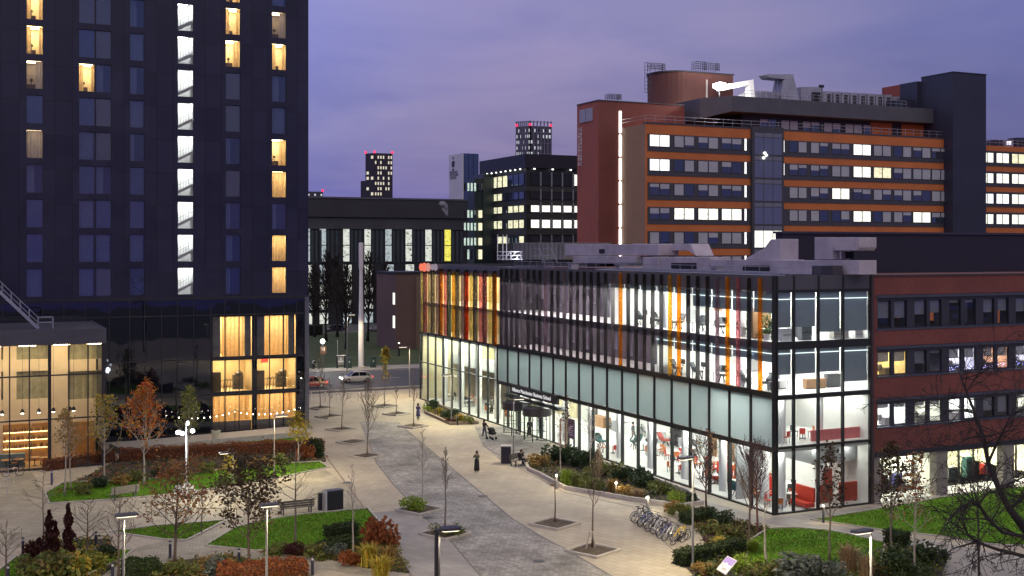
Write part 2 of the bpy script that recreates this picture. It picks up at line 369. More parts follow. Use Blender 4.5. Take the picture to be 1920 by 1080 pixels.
lawns = {
 'upper_lawn': [(85,925),(120,905),(270,900),(420,880),(520,870),(600,866),(616,877),(520,897),(400,917),(300,930),(200,938),(92,945)],
 'hotel_lawn': [(235,835),(400,824),(572,818),(604,850),(560,842),(240,855)],
 'triangle_lawn': [(205,998),(290,987),(425,976),(350,1014),(310,1013)],
 'bench_lawn': [(385,1024),(440,990),(500,975),(570,965),(690,954),(722,992),(700,1010),(650,1022),(480,1034)],
 'corner_lawn': [(30,1045),(150,1032),(250,1032),(228,1050),(150,1085),(-40,1100)],
 'wing_lawn': [(1400,1018),(1440,992),(1490,990),(1560,996),(1660,1018),(1650,1060),(1560,1095),(1400,1090)],
 'brick_lawn': [(1520,975),(1640,956),(1760,934),(1940,905),(2010,930),(2010,1030),(1860,1022),(1760,1006),(1660,996)],
}
for k, p in lawns.items():
    struct(k, p, .03 if k != 'brick_lawn' else .02, grassm)
    edging(k+'_edging', p, kerbm, .12, .1)
beds = {
 'long_bed': [(990,882),(985,868),(1040,848),(1100,862),(1200,890),(1290,925),(1318,946),(1280,952),(1190,940),(1060,918),(1012,892)],
 'small_bed': [(797,775),(812,757),(896,795),(845,797)],
 'cycle_bed': [(1290,962),(1400,982),(1440,994),(1400,1018),(1400,1034),(1335,1034),(1318,1010)],
 'front_bed': [(1285,1064),(1335,1036),(1400,1034),(1400,1060),(1560,1060),(1655,1030),(1700,1020),(1775,1050),(1765,1090),(1310,1090)],
 'grass_bed': [(480,1035),(640,1024),(700,1011),(722,992),(738,1020),(768,1075),(700,1068),(600,1046)],
 'copper_bed': [(30,1095),(60,1018),(205,1010),(225,1055),(170,1095)],
 'path_bed': [(232,1092),(322,1052),(430,1042),(560,1062),(590,1095)],
 'hedge_bed': [(90,930),(225,860),(605,842),(612,866),(520,872),(270,902)],
}
for k, p in beds.items():
    struct(k, p, .022, soil)
    if k in ('long_bed', 'small_bed'): edging(k+'_kerb', p, kerbm if k == 'long_bed' else kerbb, .22, .3)
def at_path(pts, n, rnd):
    """n random points inside a pixel polygon"""
    P = [G(*p) for p in pts]; x0 = min(p.x for p in P); x1 = max(p.x for p in P); y0 = min(p.y for p in P); y1 = max(p.y for p in P); out = []
    while len(out) < n:
        x, y = rnd.uniform(x0, x1), rnd.uniform(y0, y1); ins = False
        for i in range(len(P)):
            a, b2 = P[i], P[i-1]
            if (a.y > y) != (b2.y > y) and x < (b2.x-a.x)*(y-a.y)/(b2.y-a.y)+a.x: ins = not ins
        if ins: out.append(V((x, y, .02)))
    return out
# ============================================================ hotel tower (left)
clad = tiles('hotel_cladding', ((.011,.012,.036),(.018,.019,.050)), 1.55, 3.243, rot=0, mortar=.06, mcol=(.004,.004,.008), axes='XZ', off=0, rough=.38, stain=.2, bump=.2)
frame_dk = M('dark_frame', (.02,.02,.026), .4, var=.1)
podglass = darkglass('podium_glass', (.006,.007,.012), f0=.085, rt=(.75,.8,1), wob=.025, ws=.5)
pane_d = [darkglass('unlit_pane_%s' % n, b_, f0=f, rt=rt, wob=.06) for n, b_, f, rt in (('blue',(.030,.038,.062),.19,(.62,.74,1)), ('grey',(.05,.054,.062),.17,(.75,.8,.9)), ('deep',(.02,.026,.05),.16,(.55,.68,1)))]
cg = glass('clear_window', (.95,.95,.93), .05)
roomw = M('warm_room_wall', (.68,.56,.36), .8, var=.2, vs=.8, pos=True)
curt = fabric('warm_curtain', (.80,.60,.34), .5)
sheer = fabric('sheer_curtain', (.6,.55,.5), .5)
white_wall = M('white_wall', (.78,.79,.78), .7, var=.06, vs=.6, pos=True)
steel = M('steel', (.35,.36,.38), .35, metal=.9, var=.1)
warmL = EM('warm_ceiling_lamp', (1,.82,.50), 24)
stairL = EM('stair_ceiling_lamp', (.97,1,1), 30)
HYP = 118.5
HB = thing('hotel_tower', 'dark clad hotel tower with a bright column of stair windows, at the left edge', 'building', (20, HYP, 0))
HX0, HX1, HTOP = -14.0, 32.1, 54.0
fz = lambda f: 16.68+3.243*f
cols = {'A': (49,81), 'B': (147.5,178.5), 'b': (179.5,209), 'C': (243,271), 'S': (333,363), 'D': (423,451), 'E': (510,537)}
litm = {'A': {8:'lit',7:'lit',6:'dim',4:'dim'}, 'B': {6:'lit'}, 'b': {}, 'C': {}, 'S': {}, 'D': {9:'lit',8:'lit',7:'lit'}, 'E': {8:'dim',7:'lit',4:'lit',3:'lit',1:'lit',0:'lit'}}
holes = []; wins = []
for c_, (a, b_) in cols.items():
    x0, x1 = onY(a, 500, HYP).x, onY(b_, 500, HYP).x
    for f in range(0, 11):
        z1 = fz(f); z0 = z1-2.68
        holes.append((x0-HX0, x1-HX0, z0-13.6, z1-13.6)); wins.append((c_, f, x0, x1, z0, z1))
mb = MB(); wall(mb, (HX0, HYP, 13.6), (1,0,0), HX1-HX0, HTOP-13.6, holes, (0,-1,0), .22)
mb.quad((HX1,HYP,0),(HX1,HYP+18,0),(HX1,HYP+18,HTOP),(HX1,HYP,HTOP)); mb.quad((HX0,HYP,0),(HX0,HYP+18,0),(HX0,HYP+18,HTOP),(HX0,HYP,HTOP))
mb.quad((HX0,HYP,HTOP),(HX1,HYP,HTOP),(HX1,HYP+18,HTOP),(HX0,HYP+18,HTOP)); mb.quad((HX0,HYP+18,0),(HX1,HYP+18,0),(HX1,HYP+18,HTOP),(HX0,HYP+18,HTOP))
mb.build('cladding', clad, HB)
def curtain(mb, x0, x1, y, z0, z1, amp=.05, step=.09):
    n = max(4, int((x1-x0)/step)); p = [(x0+(x1-x0)*i/n, y+amp*math.sin(i*2.1+x0)) for i in range(n+1)]
    for i in range(n): mb.quad((*p[i], z0), (*p[i+1], z0), (*p[i+1], z1), (*p[i], z1))
def room(parent, x0, x1, y, z0, z1, depth, wm, lm, nm='room', front=None):
    """five inner faces of a room seen through its window, and a ceiling lamp"""
    b = MB(); y1 = y+depth
    b.quad((x0,y1,z0),(x1,y1,z0),(x1,y1,z1),(x0,y1,z1)); b.quad((x0,y,z0),(x0,y1,z0),(x0,y1,z1),(x0,y,z1)); b.quad((x1,y,z0),(x1,y1,z0),(x1,y1,z1),(x1,y,z1))
    b.quad((x0,y,z0),(x1,y,z0),(x1,y1,z0),(x0,y1,z0)); b.quad((x0,y,z1),(x1,y,z1),(x1,y1,z1),(x0,y1,z1))
    b.build(nm, wm, parent)
    l = MB(); l.box(x0+(x1-x0)*.22, x1-(x1-x0)*.22, y+depth*.3, y+depth*.75, z1-.10, z1-.05); l.build('ceiling_lamp', lm, parent)
for c_, f, x0, x1, z0, z1 in wins:
    kind = 'stair' if c_ == 'S' else litm[c_].get(f, 'dark')
    if f == 10 and kind == 'dark': pass
    fr = MB(); t = .05; y = HYP+.12
    for a in ((x0, x0+t, z0, z1), (x1-t, x1, z0, z1), (x0+t, x1-t, z0, z0+t), (x0+t, x1-t, z1-t, z1)): fr.box(a[0], a[1], y, y+.09, a[2], a[3])
    wn = fr.build('window', frame_dk, HB)
    pm = cg if kind != 'dark' else pane_d[{'A': 0, 'B': 0, 'b': 1, 'C': 0, 'D': 1, 'E': 1}[c_] if R.random() < .75 else R.randrange(3)]
    p = MB(); p.quad((x0+t,y+.05,z0+t),(x1-t,y+.05,z0+t),(x1-t,y+.05,z1-t),(x0+t,y+.05,z1-t)); p.build('pane', pm, wn)
    if kind == 'dark':
        if R.random() < .45:
            bpy.data.objects.remove(wn.children[0]) if wn.children else None
            p = MB(); p.quad((x0+t,y+.05,z0+t),(x1-t,y+.05,z0+t),(x1-t,y+.05,z1-t),(x0+t,y+.05,z1-t)); p.build('pane', glass('hotel_dim_pane', (.55,.62,.75), .17, wob=.03, rt=(.7,.8,1)), wn)
            q = MB(); q.quad((x0-.3,y+1.2,z0-.2),(x1+.3,y+1.2,z0-.2),(x1+.3,y+1.2,z1+.2),(x0-.3,y+1.2,z1+.2)); q.build('room', M('unlit_hotel_room', (.06,.065,.085), .8, var=.3, pos=True), wn)
            q = MB(); k_ = R.choice((.35,.5,.9)); curtain(q, x0+.05, x0+(x1-x0)*k_, y+.22, z0+.04, z1-.04); q.build('curtain', M('unlit_curtain', (.20,.20,.23), .9, var=.15), wn)
        continue
    if kind == 'stair':
        room(wn, x0, x1, y+.1, z0-.25, z1+.3, 2.2, white_wall, stairL, 'stairwell')
        s = MB(); ys = y+.5
        M_ = lambda q: (q[0], q[1], q[2])
        s._rings([[(x0, ys, z0+.15), (x0, ys+1.0, z0+.15), (x0, ys+1.0, z0+.45), (x0, ys, z0+.45)], [(x1, ys, z0+.95), (x1, ys+1, z0+.95), (x1, ys+1, z0+1.25), (x1, ys, z0+1.25)]])
        s.build('stair_flight', M('stair_concrete', (.33,.34,.35), .7), wn)
        h = MB()
        for dz in (.55, .8, 1.1): h.bar((x0, ys-.02, z0+.45+dz), (x1, ys-.02, z0+1.25+dz), .035)
        for i in range(6):
            k = (i+.5)/6; h.bar((x0+(x1-x0)*k, ys-.02, z0+.45+.8*k), (x0+(x1-x0)*k, ys-.02, z0+1.5+.8*k), .03)
        h.build('handrail', M('rail_grey', (.22,.23,.24), .5), wn)
    else:
        room(wn, x0-.35, x1+.35, y+.1, z0-.3, z1+.1, 2.4, roomw if kind == 'lit' else M('dim_room_wall', (.42,.38,.34), .8, pos=True), warmL if kind == 'lit' else EM('dim_lamp', (1,.75,.48), 6))
        q = MB(); r = R.random()
        if r < .5 or kind == 'dim': curtain(q, x0+(x1-x0)*(.55 if r < .38 else .05), x1-.06, y+.25, z0+.05, z1-.05)
        else:
            curtain(q, x0+.06, x0+(x1-x0)*.3, y+.25, z0+.05, z1-.05); curtain(q, x1-(x1-x0)*.25, x1-.06, y+.25, z0+.05, z1-.05)
        q.build('curtain', curt if kind == 'lit' else sheer, wn)
        q = MB(); q.box(x0+.1, x0+(x1-x0)*.6, y+.9, y+1.3, z0-.25, z0+.55); q.lathe((x0+(x1-x0)*.35, y+1.1, z0+.55), [(.03,0),(.03,.3),(.16,.32),(.10,.55)], 8); q.build('furniture', M('room_furniture', (.12,.08,.05), .6), wn)
# podium: glass storeys under the tower
gx = [onY(p, 600, HYP).x for p in (205,243,271,303,333,363,395)]
rows = [(.3,3.9),(4.2,7.45),(7.7,11.8)]
big = [(397,470),(478,555)]
holes = []
for i, (z0, z1) in enumerate(rows):
    for a, b_ in ((398,474),(481,556)): holes.append((onY(a,600,HYP).x-HX0, onY(b_,600,HYP).x-HX0, z0, z1))
mb = MB(); wall(mb, (HX0, HYP, 0), (1,0,0), HX1-HX0, 13.58, holes, (0,-1,0), .12); mb.build('podium_wall', podglass, HB)
mb = MB()
xs = gx+[onY(p,600,HYP).x for p in (421,448,477,505,532,556,571)]+[onY(p,600,HYP).x for p in (5,40,80,120,160)]
for x in xs: mb.box(x-.035, x+.035, HYP-.06, HYP-.003, 0, 13.55)
for z in (4.05, 7.58, 11.95, 13.52): mb.box(HX0, HX1, HYP-.05, HYP-.004, z-.05, z+.05)
mb.build('mullion', frame_dk, HB)
mb = MB(); mb.box(HX1-.35, HX1+.06, HYP-.07, HYP+.3, 0, 13.7); mb.build('corner_trim', M('steel_trim', (.20,.21,.24), .3, metal=.8), HB)
mb = MB(); mb.box(HX0, HX1, HYP-.12, HYP-.004, 13.6, 13.75); mb.build('ledge', frame_dk, HB)
greyblind = fabric('grey_blind', (.16,.18,.22), .25)
for k, (a, b_) in enumerate(((398,474),(481,556))):
    for i, (z0, z1) in enumerate(rows):
        x0, x1 = onY(a,600,HYP).x, onY(b_,600,HYP).x
        fr = MB(); t = .07; y = HYP+.05
        for q in ((x0, x0+t, z0, z1), (x1-t, x1, z0, z1), (x0+t, x1-t, z0, z0+t), (x0+t, x1-t, z1-t, z1)): fr.box(q[0], q[1], y, y+.09, q[2], q[3])
        for j in (1, 2): fr.box(x0+(x1-x0)*j/3-.03, x0+(x1-x0)*j/3+.03, y, y+.09, z0+t, z1-t)
        wn = fr.build('podium_window', frame_dk, HB)
        p = MB(); p.quad((x0,y+.05,z0),(x1,y+.05,z0),(x1,y+.05,z1),(x0,y+.05,z1)); p.build('pane', glass('podium_pane', (.92,.9,.86), .07, wob=.2), wn)
        room(wn, x0-.1, x1+.1, y+.12, z0-.1, z1+.25, 4.0, M('podium_room', (.74,.58,.33), .8, var=.2, vs=.5, pos=True), EM('podium_lamp_%d' % i, ((1,.78,.46),(1,.88,.62),(1,.80,.48))[i], (13, 34, 34)[i]), 'room')
        q = MB()
        if i == 2:
            curtain(q, x0+(x1-x0)*(.26 if k == 0 else .15), x0+(x1-x0)*.8, y+.5, z0+.02, z1-.05, .09, .14)
            q.build('curtain', curt, wn); q = MB(); q.box(x1-(x1-x0)*.18, x1-.1, y+.4, y+.5, z0, z1); q.box(x0+.1, x0+(x1-x0)*.22, y+.4, y+.5, z0, z1); q.build('screen', greyblind, wn)
        elif i == 0:
            curtain(q, x0+.1, x1-.1, y+.9, z0+.95, z1-.05, .09, .16); q.build('curtain', curt, wn)
            q = MB(); q.box(x0+.05, x1-.05, y+.4, y+.5, z0, z0+.95); q.build('low_panel', M('low_panel', (.10,.10,.11), .5), wn)
        else:
            q.box(x0+.3, x0+1.1, y+1.2, y+1.9, z0-.1, z0+1.9); q.box(x1-1.4, x1-.4, y+2.5, y+3.2, z0-.1, z0+1.4); q.lathe((x1-1.0, y+1.8, z0+1.1), [(.05,0),(.42,.3),(.42,.6),(.05,.9)], 10)
            for j in range(5):
                xx = x0+1.3+j*.32; q.bar((xx, y+1.2, z0-.1), (xx+.15, y+1.3, z0+1.1), .05); q.bar((xx-.2, y+1.2, z0+1.0), (xx+.4, y+1.3, z0+1.2), .05); q.bar((xx, y+1, z0+.5), (xx+.3, y+1.6, z0+.4), .06)
            q.build('gym_equipment', M('gym_dark', (.05,.045,.04), .5), wn)
            if k == 1:
                q = MB(); q.box(x0+1.4, x0+2.1, y+3.9, y+3.98, z1-.75, z1-.3); q.build('red_board', M('red_board', (.55,.02,.03), .5), wn)
# terrace in front of the hotel with festoon lights
b = MB(); P0, P1, P2, P3 = G(205,838), G(575,806), G(604,846), G(225,868)
b.prism([(p.x,p.y) for p in (G(205,842), G(572,807), G(580,818), G(225,852))], 0, .55); tag(b.build('terrace', kerbm), kind='structure')
fl = thing('festoon_lights', 'string of small white bulbs hung along the terrace below the warm curtained windows', 'string lights', tuple(G(430,815)))
b = MB(); bb = MB(); a, c_ = onY(312,812,HYP-2.2), onY(563,786,HYP-2.2); n = 22; last = None
posts = [a, (a+c_)/2+V((0,0,.15)), c_]
for i in range(n+1):
    k = i/n; p = a.lerp(c_, k); p.z = 2.55-.45*abs(math.sin(k*math.pi*2))**.8+.1
    if last is not None: b.tube([last, p], .012, 4)
    last = p; bb.lathe((p.x, p.y, p.z-.16), [(.015,0),(.04,.03),(.04,.06),(.02,.1)], 6)
b.build('cable', frame_dk, fl); bb.build('bulb', EM('festoon_bulb', (1,.9,.72), 18), fl)
b = MB()
for i in range(3):
    p = a.lerp(c_, i/2); b.tube([(p.x,p.y,.55),(p.x,p.y,2.75)], .04, 6)
b.build('post', frame_dk, fl)
# ------------------------------------------------------------ lobby pavilion
PX0, PX1, PYF, PZ = -14.0, 10.9, 106.0, 11.65
LB = thing('lobby_pavilion', 'glass fronted lobby block glowing warm yellow at the foot of the hotel tower', 'building', (0, PYF, 0))
gz = lambda py, px=95: onY(px, py, PYF).z
ztop, zt1, zt2 = 10.45, gz(704), gz(786)
mb = MB(); mb.box(PX0, PX1, PYF, HYP-.1, PZ-.25, PZ); mb.box(PX0, PX1+.15, PYF-.1, PYF+.2, ztop, PZ+.05); mb.box(PX1-.1, PX1+.15, PYF+.2, HYP-.1, ztop, PZ+.05); mb.build('roof', M('pavilion_roof', (.06,.06,.085), .5, var=.2, vs=.7, pos=True), LB)
mb = MB(); mb.box(PX1-.12, PX1, PYF+.05, HYP-.1, 0, ztop); mb.build('side_wall', podglass, LB)
pxs = [onY(p,700,PYF).x for p in (-40,17,56,93,129,165,193)]
mb = MB()
for p in (-75,-40,18,55,129,165): x = onY(p,700,PYF).x; mb.box(x-.05, x+.05, PYF-.05, PYF+.12, 0, ztop)
for p, w_ in ((93,.13),(194,.16)): x = onY(p,700,PYF).x; mb.box(x-w_, x+w_, PYF-.06, PYF+.14, 0, ztop)
for z in (zt1, zt2, .12): mb.box(PX0, PX1, PYF-.04, PYF+.1, z-.06, z+.06)
mb.build('mullion', frame_dk, LB)
mb = MB(); mb.quad((PX0,PYF+.03,0),(PX1,PYF+.03,0),(PX1,PYF+.03,ztop),(PX0,PYF+.03,ztop)); mb.build('glazing', glass('lobby_glass', (.95,.93,.88), .06, wob=.1), LB)
cream = M('cream_wall', (.74,.62,.44), .8, var=.1, vs=.5, pos=True)
by = PYF+5.0; L_ = lambda px: onY(px, 700, by).x
hl = []
for a, c_ in ((-60,-20),(2,6),(31,90),(127,182)):
    for y0, y1 in ((675,645),(750,697)): hl.append((L_(a)-PX0, L_(c_)-PX0, onY(a,y0,by).z, onY(a,y1,by).z))
mb = MB(); wall(mb, (PX0, by, 0), (1,0,0), PX1-PX0-.2, ztop, hl, (0,-1,0), .3); mb.build('inner_wall', cream, LB)
mb = MB()
for h in hl: curtain(mb, PX0+h[0], PX0+h[1], by+.32, h[2], h[3], .06, .2)
mb.build('blind', M('olive_blind', (.30,.29,.20), .7, var=.3, vs=2), LB)
mb = MB(); mb.box(PX0, PX1-.2, PYF+.1, by, .0, .05); mb.build('floor', M('lobby_floor', (.40,.24,.11), .45, var=.2, pos=True), LB)
mb = MB()
for i in range(9): x = PX0+2+i*2.7; mb.box(x, x+1.3, PYF+1.0, PYF+1.5, ztop-.12, ztop-.06); mb.box(x, x+1.3, PYF+3.2, PYF+3.7, ztop-.12, ztop-.06)
mb.build('ceiling_lamp', EM('lobby_lamp', (1,.78,.46), 26), LB)
mb = MB()
for a, c_ in ((5,57),(60,90)): 
    x0, x1 = L_(a), L_(c_); mb.box(x0, x1, by-.5, by-.05, 0, 3.3)
x0, x1 = L_(125), L_(176); mb.box(x0, x1, by-.5, by-.05, 0, 3.2)
mb.build('shelving', M('bar_timber', (.42,.20,.06), .5, var=.3, vs=2, pos=True), LB)
mb = MB()
for z in (1.2,1.9,2.6):
    mb.box(L_(6), L_(88), by-.75, by-.52, z, z+.06)
mb.build('shelf_light', EM('shelf_light', (1,.78,.36), 3.5), LB)
rr = random.Random(3); mb = MB()
for z in (1.26,1.96,2.66):
    for i in range(46):
        x = rr.uniform(L_(6), L_(88)); h = rr.uniform(.2,.42); mb.lathe((x, by-.63, z), [(.05,0),(.05,h*.6),(.02,h*.75),(.02,h)], 5)
mb.build('bottle', M('bar_bottle', (.16,.07,.03), .2, var=.5, vs=8), LB); LB.children[-1]['kind'] = 'stuff'
mb = MB(); mb.box(L_(-10), L_(44), PYF+2.0, PYF+2.8, .05, 1.15); mb.build('bar_counter', M('counter_teal', (.10,.16,.19), .4), LB)
pend = None
for i, px in enumerate((4,42,73,100,131,138)):
    x = onY(px, 775, PYF+1.5).x; q = MB(); q.lathe((x, PYF+1.5, gz(776)), [(.02,.35),(.10,.3),(.2,.05),(.17,0)], 10); q.tube([(x,PYF+1.5,gz(776)+.35),(x,PYF+1.5,ztop-.1)], .012, 4)
    o = q.build('pendant_lamp', frame_dk, LB); q = MB(); q.lathe((x, PYF+1.5, gz(776)-.08), [(.03,0),(.11,.05),(.11,.12),(.03,.16)], 8); q.build('bulb', EM('pendant_bulb', (1,.86,.6), 30), o)
rr = random.Random(11)
for i in range(7):
    px = (12,35,66,84,128,140,158)[i]; x = onY(px, 850, PYF+1.2).x; y = PYF+1.0+rr.random()*1.2
    t = thing('cafe_table', ('round cafe table behind the lobby glass, %s' % ('leftmost under the pendant lamps','second from the left, by the teal counter','in front of the bottle shelves','left of the wide dark mullion','right of the wide dark mullion','below the paired pendants','nearest the grey corner post')[i]), 'table', (x, y, .05), group='cafe tables in the lobby')
    q = MB(); q.lathe((x,y,.05), [(.22,0),(.22,.03),(.04,.05),(.04,.7)], 8); q.build('pedestal', frame_dk, t); q = MB(); q.lathe((x,y,.75), [(.42,0),(.42,.04)], 12); q.build('tabletop', M('table_wood', (.45,.26,.11), .5), t)
    st_ = thing('cafe_chair', ('timber cafe chair beside the %s lobby table' % ('leftmost','second','third','fourth','fifth','sixth','rightmost')[i]), 'chair', (x+.65, y+.1, .05), group='cafe chairs in the lobby')
    q = MB()
    for dx in (-.18,.18):
        for dy in (-.18,.18): q.bar((x+.65+dx,y+.1+dy,.05),(x+.65+dx,y+.1+dy,.47),.035)
    q.build('leg', frame_dk, st_); q = MB(); q.box(x+.43,x+.87,y-.12,y+.32,.47,.52); q.build('seat', M('chair_tan', (.45,.20,.08), .5), st_); q = MB(); q.box(x+.83,x+.87,y-.12,y+.32,.52,.95); q.build('backrest', M('chair_tan', (.45,.20,.08)), st_)
# roof stair on the pavilion
RS = thing('roof_stair', 'grey metal stair with twin handrails climbing left over the lobby roof', 'stairs', (4,110,PZ))
y0 = PYF+3.0; a = onY(72,604,y0); a.z = PZ; c_ = onY(-30,520,y0)
for k, nm in ((0,'near_rail'),(1,'far_rail')):
    q = MB(); yy = y0+k*1.1
    for dz in (.5,.95): q.tube([(a.x+1.2,yy,PZ+dz),(a.x,yy,PZ+dz),(c_.x,yy,c_.z+dz)], .035, 5)
    q.tube([(a.x+1.2,yy,PZ),(a.x+1.2,yy,PZ+.95)], .035, 5)
    for i in range(7):
        p = a.lerp(c_, i/6); q.tube([(p.x,yy,p.z),(p.x,yy,p.z+.95)], .035, 5)
    q.build('handrail', M('galvanised', (.28,.29,.38), .5, metal=.3, var=.1), RS)
q = MB()
for k in (0,1.1): q.bar((a.x,y0+k,PZ+.02),(c_.x,y0+k,c_.z+.02),.08,.26)
q.build('stringer', M('galvanised', (.3,)*3), RS)
q = MB()
for i in range(16):
    p = a.lerp(c_, i/16); q.box(p.x-.14, p.x+.14, y0+.05, y0+1.05, p.z+.02, p.z+.06)
q.build('tread', M('galvanised', (.3,)*3), RS)
# ============================================================ glass school building (centre right)
MX, MY0, MY1, MY2 = 51.05, 66.5, 113.2, 136.4
ZF = (0.05, 4.65, 8.3, 12.0); ZT = 16.65; MXB = 59.8
SB = thing('school_building', 'long glass school building with coloured vertical fins and lit rooms, in the centre right', 'building', (MX, MY0, 0))
blk = M('mullion_black', (.015,.017,.017), .4, var=.1)
spand = M('spandrel_dark', (.075,.075,.09), .35, var=.12, vs=.6, pos=True)
clear = glass('school_glass', (.93,.97,.95), .05, wob=.04)
dimglass = glass('dim_bay_glass', (.72,.68,.70), .08, rt=(.85,.78,.8), wob=.08)  # darker copy of the school glass; dimness of unlit bays put into its tint
def frosted():
    m, t, o, N, L = nt('frosted_panel')
    d = N('ShaderNodeBsdfDiffuse'); d.inputs[0].default_value = (.42,.50,.49,1); u = N('ShaderNodeBsdfTranslucent'); u.inputs[0].default_value = (.50,.62,.60,1)
    g = N('ShaderNodeBsdfGlossy'); g.inputs['Roughness'].default_value = .06; a = N('ShaderNodeMixShader'); a.inputs[0].default_value = .55; L(d.outputs[0], a.inputs[1]); L(u.outputs[0], a.inputs[2])
    b2 = N('ShaderNodeMixShader'); L(fres(N, L, .05), b2.inputs[0]); L(a.outputs[0], b2.inputs[1]); L(g.outputs[0], b2.inputs[2]); L(b2.outputs[0], o.inputs[0]); return m
frost = frosted()
BW, LW = (MY1-MY0)/18, (MY2-MY1)/9
yb = [MY0+BW*i for i in range(19)]; yl = [MY1+LW*i for i in range(10)]
ypx = lambda px: onX(px, 700, MX).y
# floors, roof, inner walls
mb = MB()
for z in (0.05, 4.65, 8.3, 12.0):
    y1 = MY2 if z == .05 else (MY1 if z < 8 else MY2)
    if z == .05: mb.box(MX+.1, MXB+20, MY0+.1, y1, -.01, .05)
    else: mb.box(MX+.12, MXB+20, MY0+.12, y1-.05, z-.38, z)
mb.build('floor_slab', M('pale_floor', (.60,.60,.57), .45, var=.08, vs=.4, pos=True), SB)
mb = MB(); mb.box(MX+.05, 100, MY0+.05, MY2, 15.6, 16.3); mb.build('roof', M('roof_membrane', (.10,.10,.13), .7, var=.25, vs=.3, pos=True), SB)
mb = MB(); mb.box(MX-.05, MX+.35, MY0-.05, MY2, 15.5, ZT); mb.box(MX+.35, MXB, MY0-.05, MY0+.3, 15.5, ZT); mb.box(MX-.05, MXB+30, MY2-.3, MY2+.02, 8.3, ZT); mb.build('parapet', spand, SB)
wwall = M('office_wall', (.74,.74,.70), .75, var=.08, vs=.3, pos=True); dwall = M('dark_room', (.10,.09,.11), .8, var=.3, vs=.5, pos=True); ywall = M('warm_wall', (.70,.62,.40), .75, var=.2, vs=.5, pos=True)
mb = MB()
yd2, yd3 = ypx(1228), ypx(1140)
XB = MX+9.5
for z0, z1, a, c_ in ((.05,4.27,MY0+6,MY1),(4.65,7.92,MY0+8,MY1),(8.3,11.62,MY0+8,yd2),(12,15.6,MY0+8,yd3)):
    mb.box(XB, XB+.15, a, c_, z0, z1)
for z0, z1, y in ((4.65,7.92,MY0+8.2),(8.3,11.62,MY0+8.2),(12,15.6,MY0+9.5)): mb.box(MX+5.2, MXB, y, y+.12, z0, z1)
for z0, z1, y in ((8.3,11.62,yd2),(12,15.6,yd3),(4.65,7.92,MY1-.2)): mb.box(MX+.25, XB, y, y+.12, z0, z1)
mb.box(MX+16, MX+16.2, MY0+.2, MY0+9, .05, 8); mb.box(MXB-.25, MXB-.1, MY0+.1, MY0+12, .05, 15.6)
mb.build('inner_wall', wwall, SB)
mb = MB()
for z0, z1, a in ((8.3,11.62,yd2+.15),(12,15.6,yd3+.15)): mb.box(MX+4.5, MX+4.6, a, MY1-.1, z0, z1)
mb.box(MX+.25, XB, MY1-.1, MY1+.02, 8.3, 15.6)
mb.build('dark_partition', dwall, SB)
mb = MB(); mb.box(MX+7.0, MX+7.15, MY1, MY2, 8.3, 15.6); mb.box(MX+9.3, MX+9.5, MY1, MY2-.3, .05, 8.3); mb.box(MX+.2, MX+9.4, MY2-.35, MY2-.2, .05, 15.6); mb.build('hall_wall', ywall, SB)
# ceiling lamps
def strips(nm, m, z, a, c_, xs, step, ln=1.7, wd=.35):
    b = MB(); y = a+.5
    while y+ln < c_:
        for x in xs: b.box(MX+x, MX+x+wd, y, y+ln, z-.09, z-.04)
        y += step
    b.build(nm, m, SB); SB.children[-1]['kind'] = 'stuff' if False else SB.children[-1].get('kind', 'thing')
cool = EM('office_lamp', (1,1,.94), 46); cool2 = EM('upper_office_lamp', (1,.99,.97), 85); coolg = EM('hall_lamp', (.97,1,.84), 85); warm2 = EM('upper_hall_lamp', (1,.84,.52), 40); low = EM('dim_office_lamp', (1,.95,.97), 230.0)
strips('ceiling_lamp', cool, 4.27, MY0+.3, MY1, (1.2,4.2,7.2), 2.63)
strips('ceiling_lamp', EM('first_floor_lamp', (.94,1,.97), 12), 7.92, MY0+9, MY1, (1.5,5.5), 2.63)
strips('ceiling_lamp', EM('corner_lamp', (1,1,.96), 26), 7.92, MY0+.2, MY0+8, (1.2,4.2,7.6), 2.4)
strips('ceiling_lamp', cool2, 11.62, MY0+.3, yd2, (1.2,4.2,7.2), 2.63)
strips('ceiling_lamp', cool2, 15.6, MY0+.3, yd3, (1.2,4.2,7.2), 2.63)
strips('ceiling_lamp', EM('faint_office_lamp', (1,.92,.95), 75), 11.62, yd2+1, MY1, (1.5,), 5.3)
strips('ceiling_lamp', low, 15.6, yd3+1, MY1, (1.5,), 5.3)
strips('ceiling_lamp', coolg, 7.92, MY1+.2, MY2-.4, (1.4,4.4,7.2), 2.74)
strips('ceiling_lamp', warm2, 15.6, MY1+.2, MY2-.4, (.9,3.2,5.4), 2.4)
strips('ceiling_lamp', warm2, 11.62, MY1+.2, MY2-.4, (1.2,), 2.4)
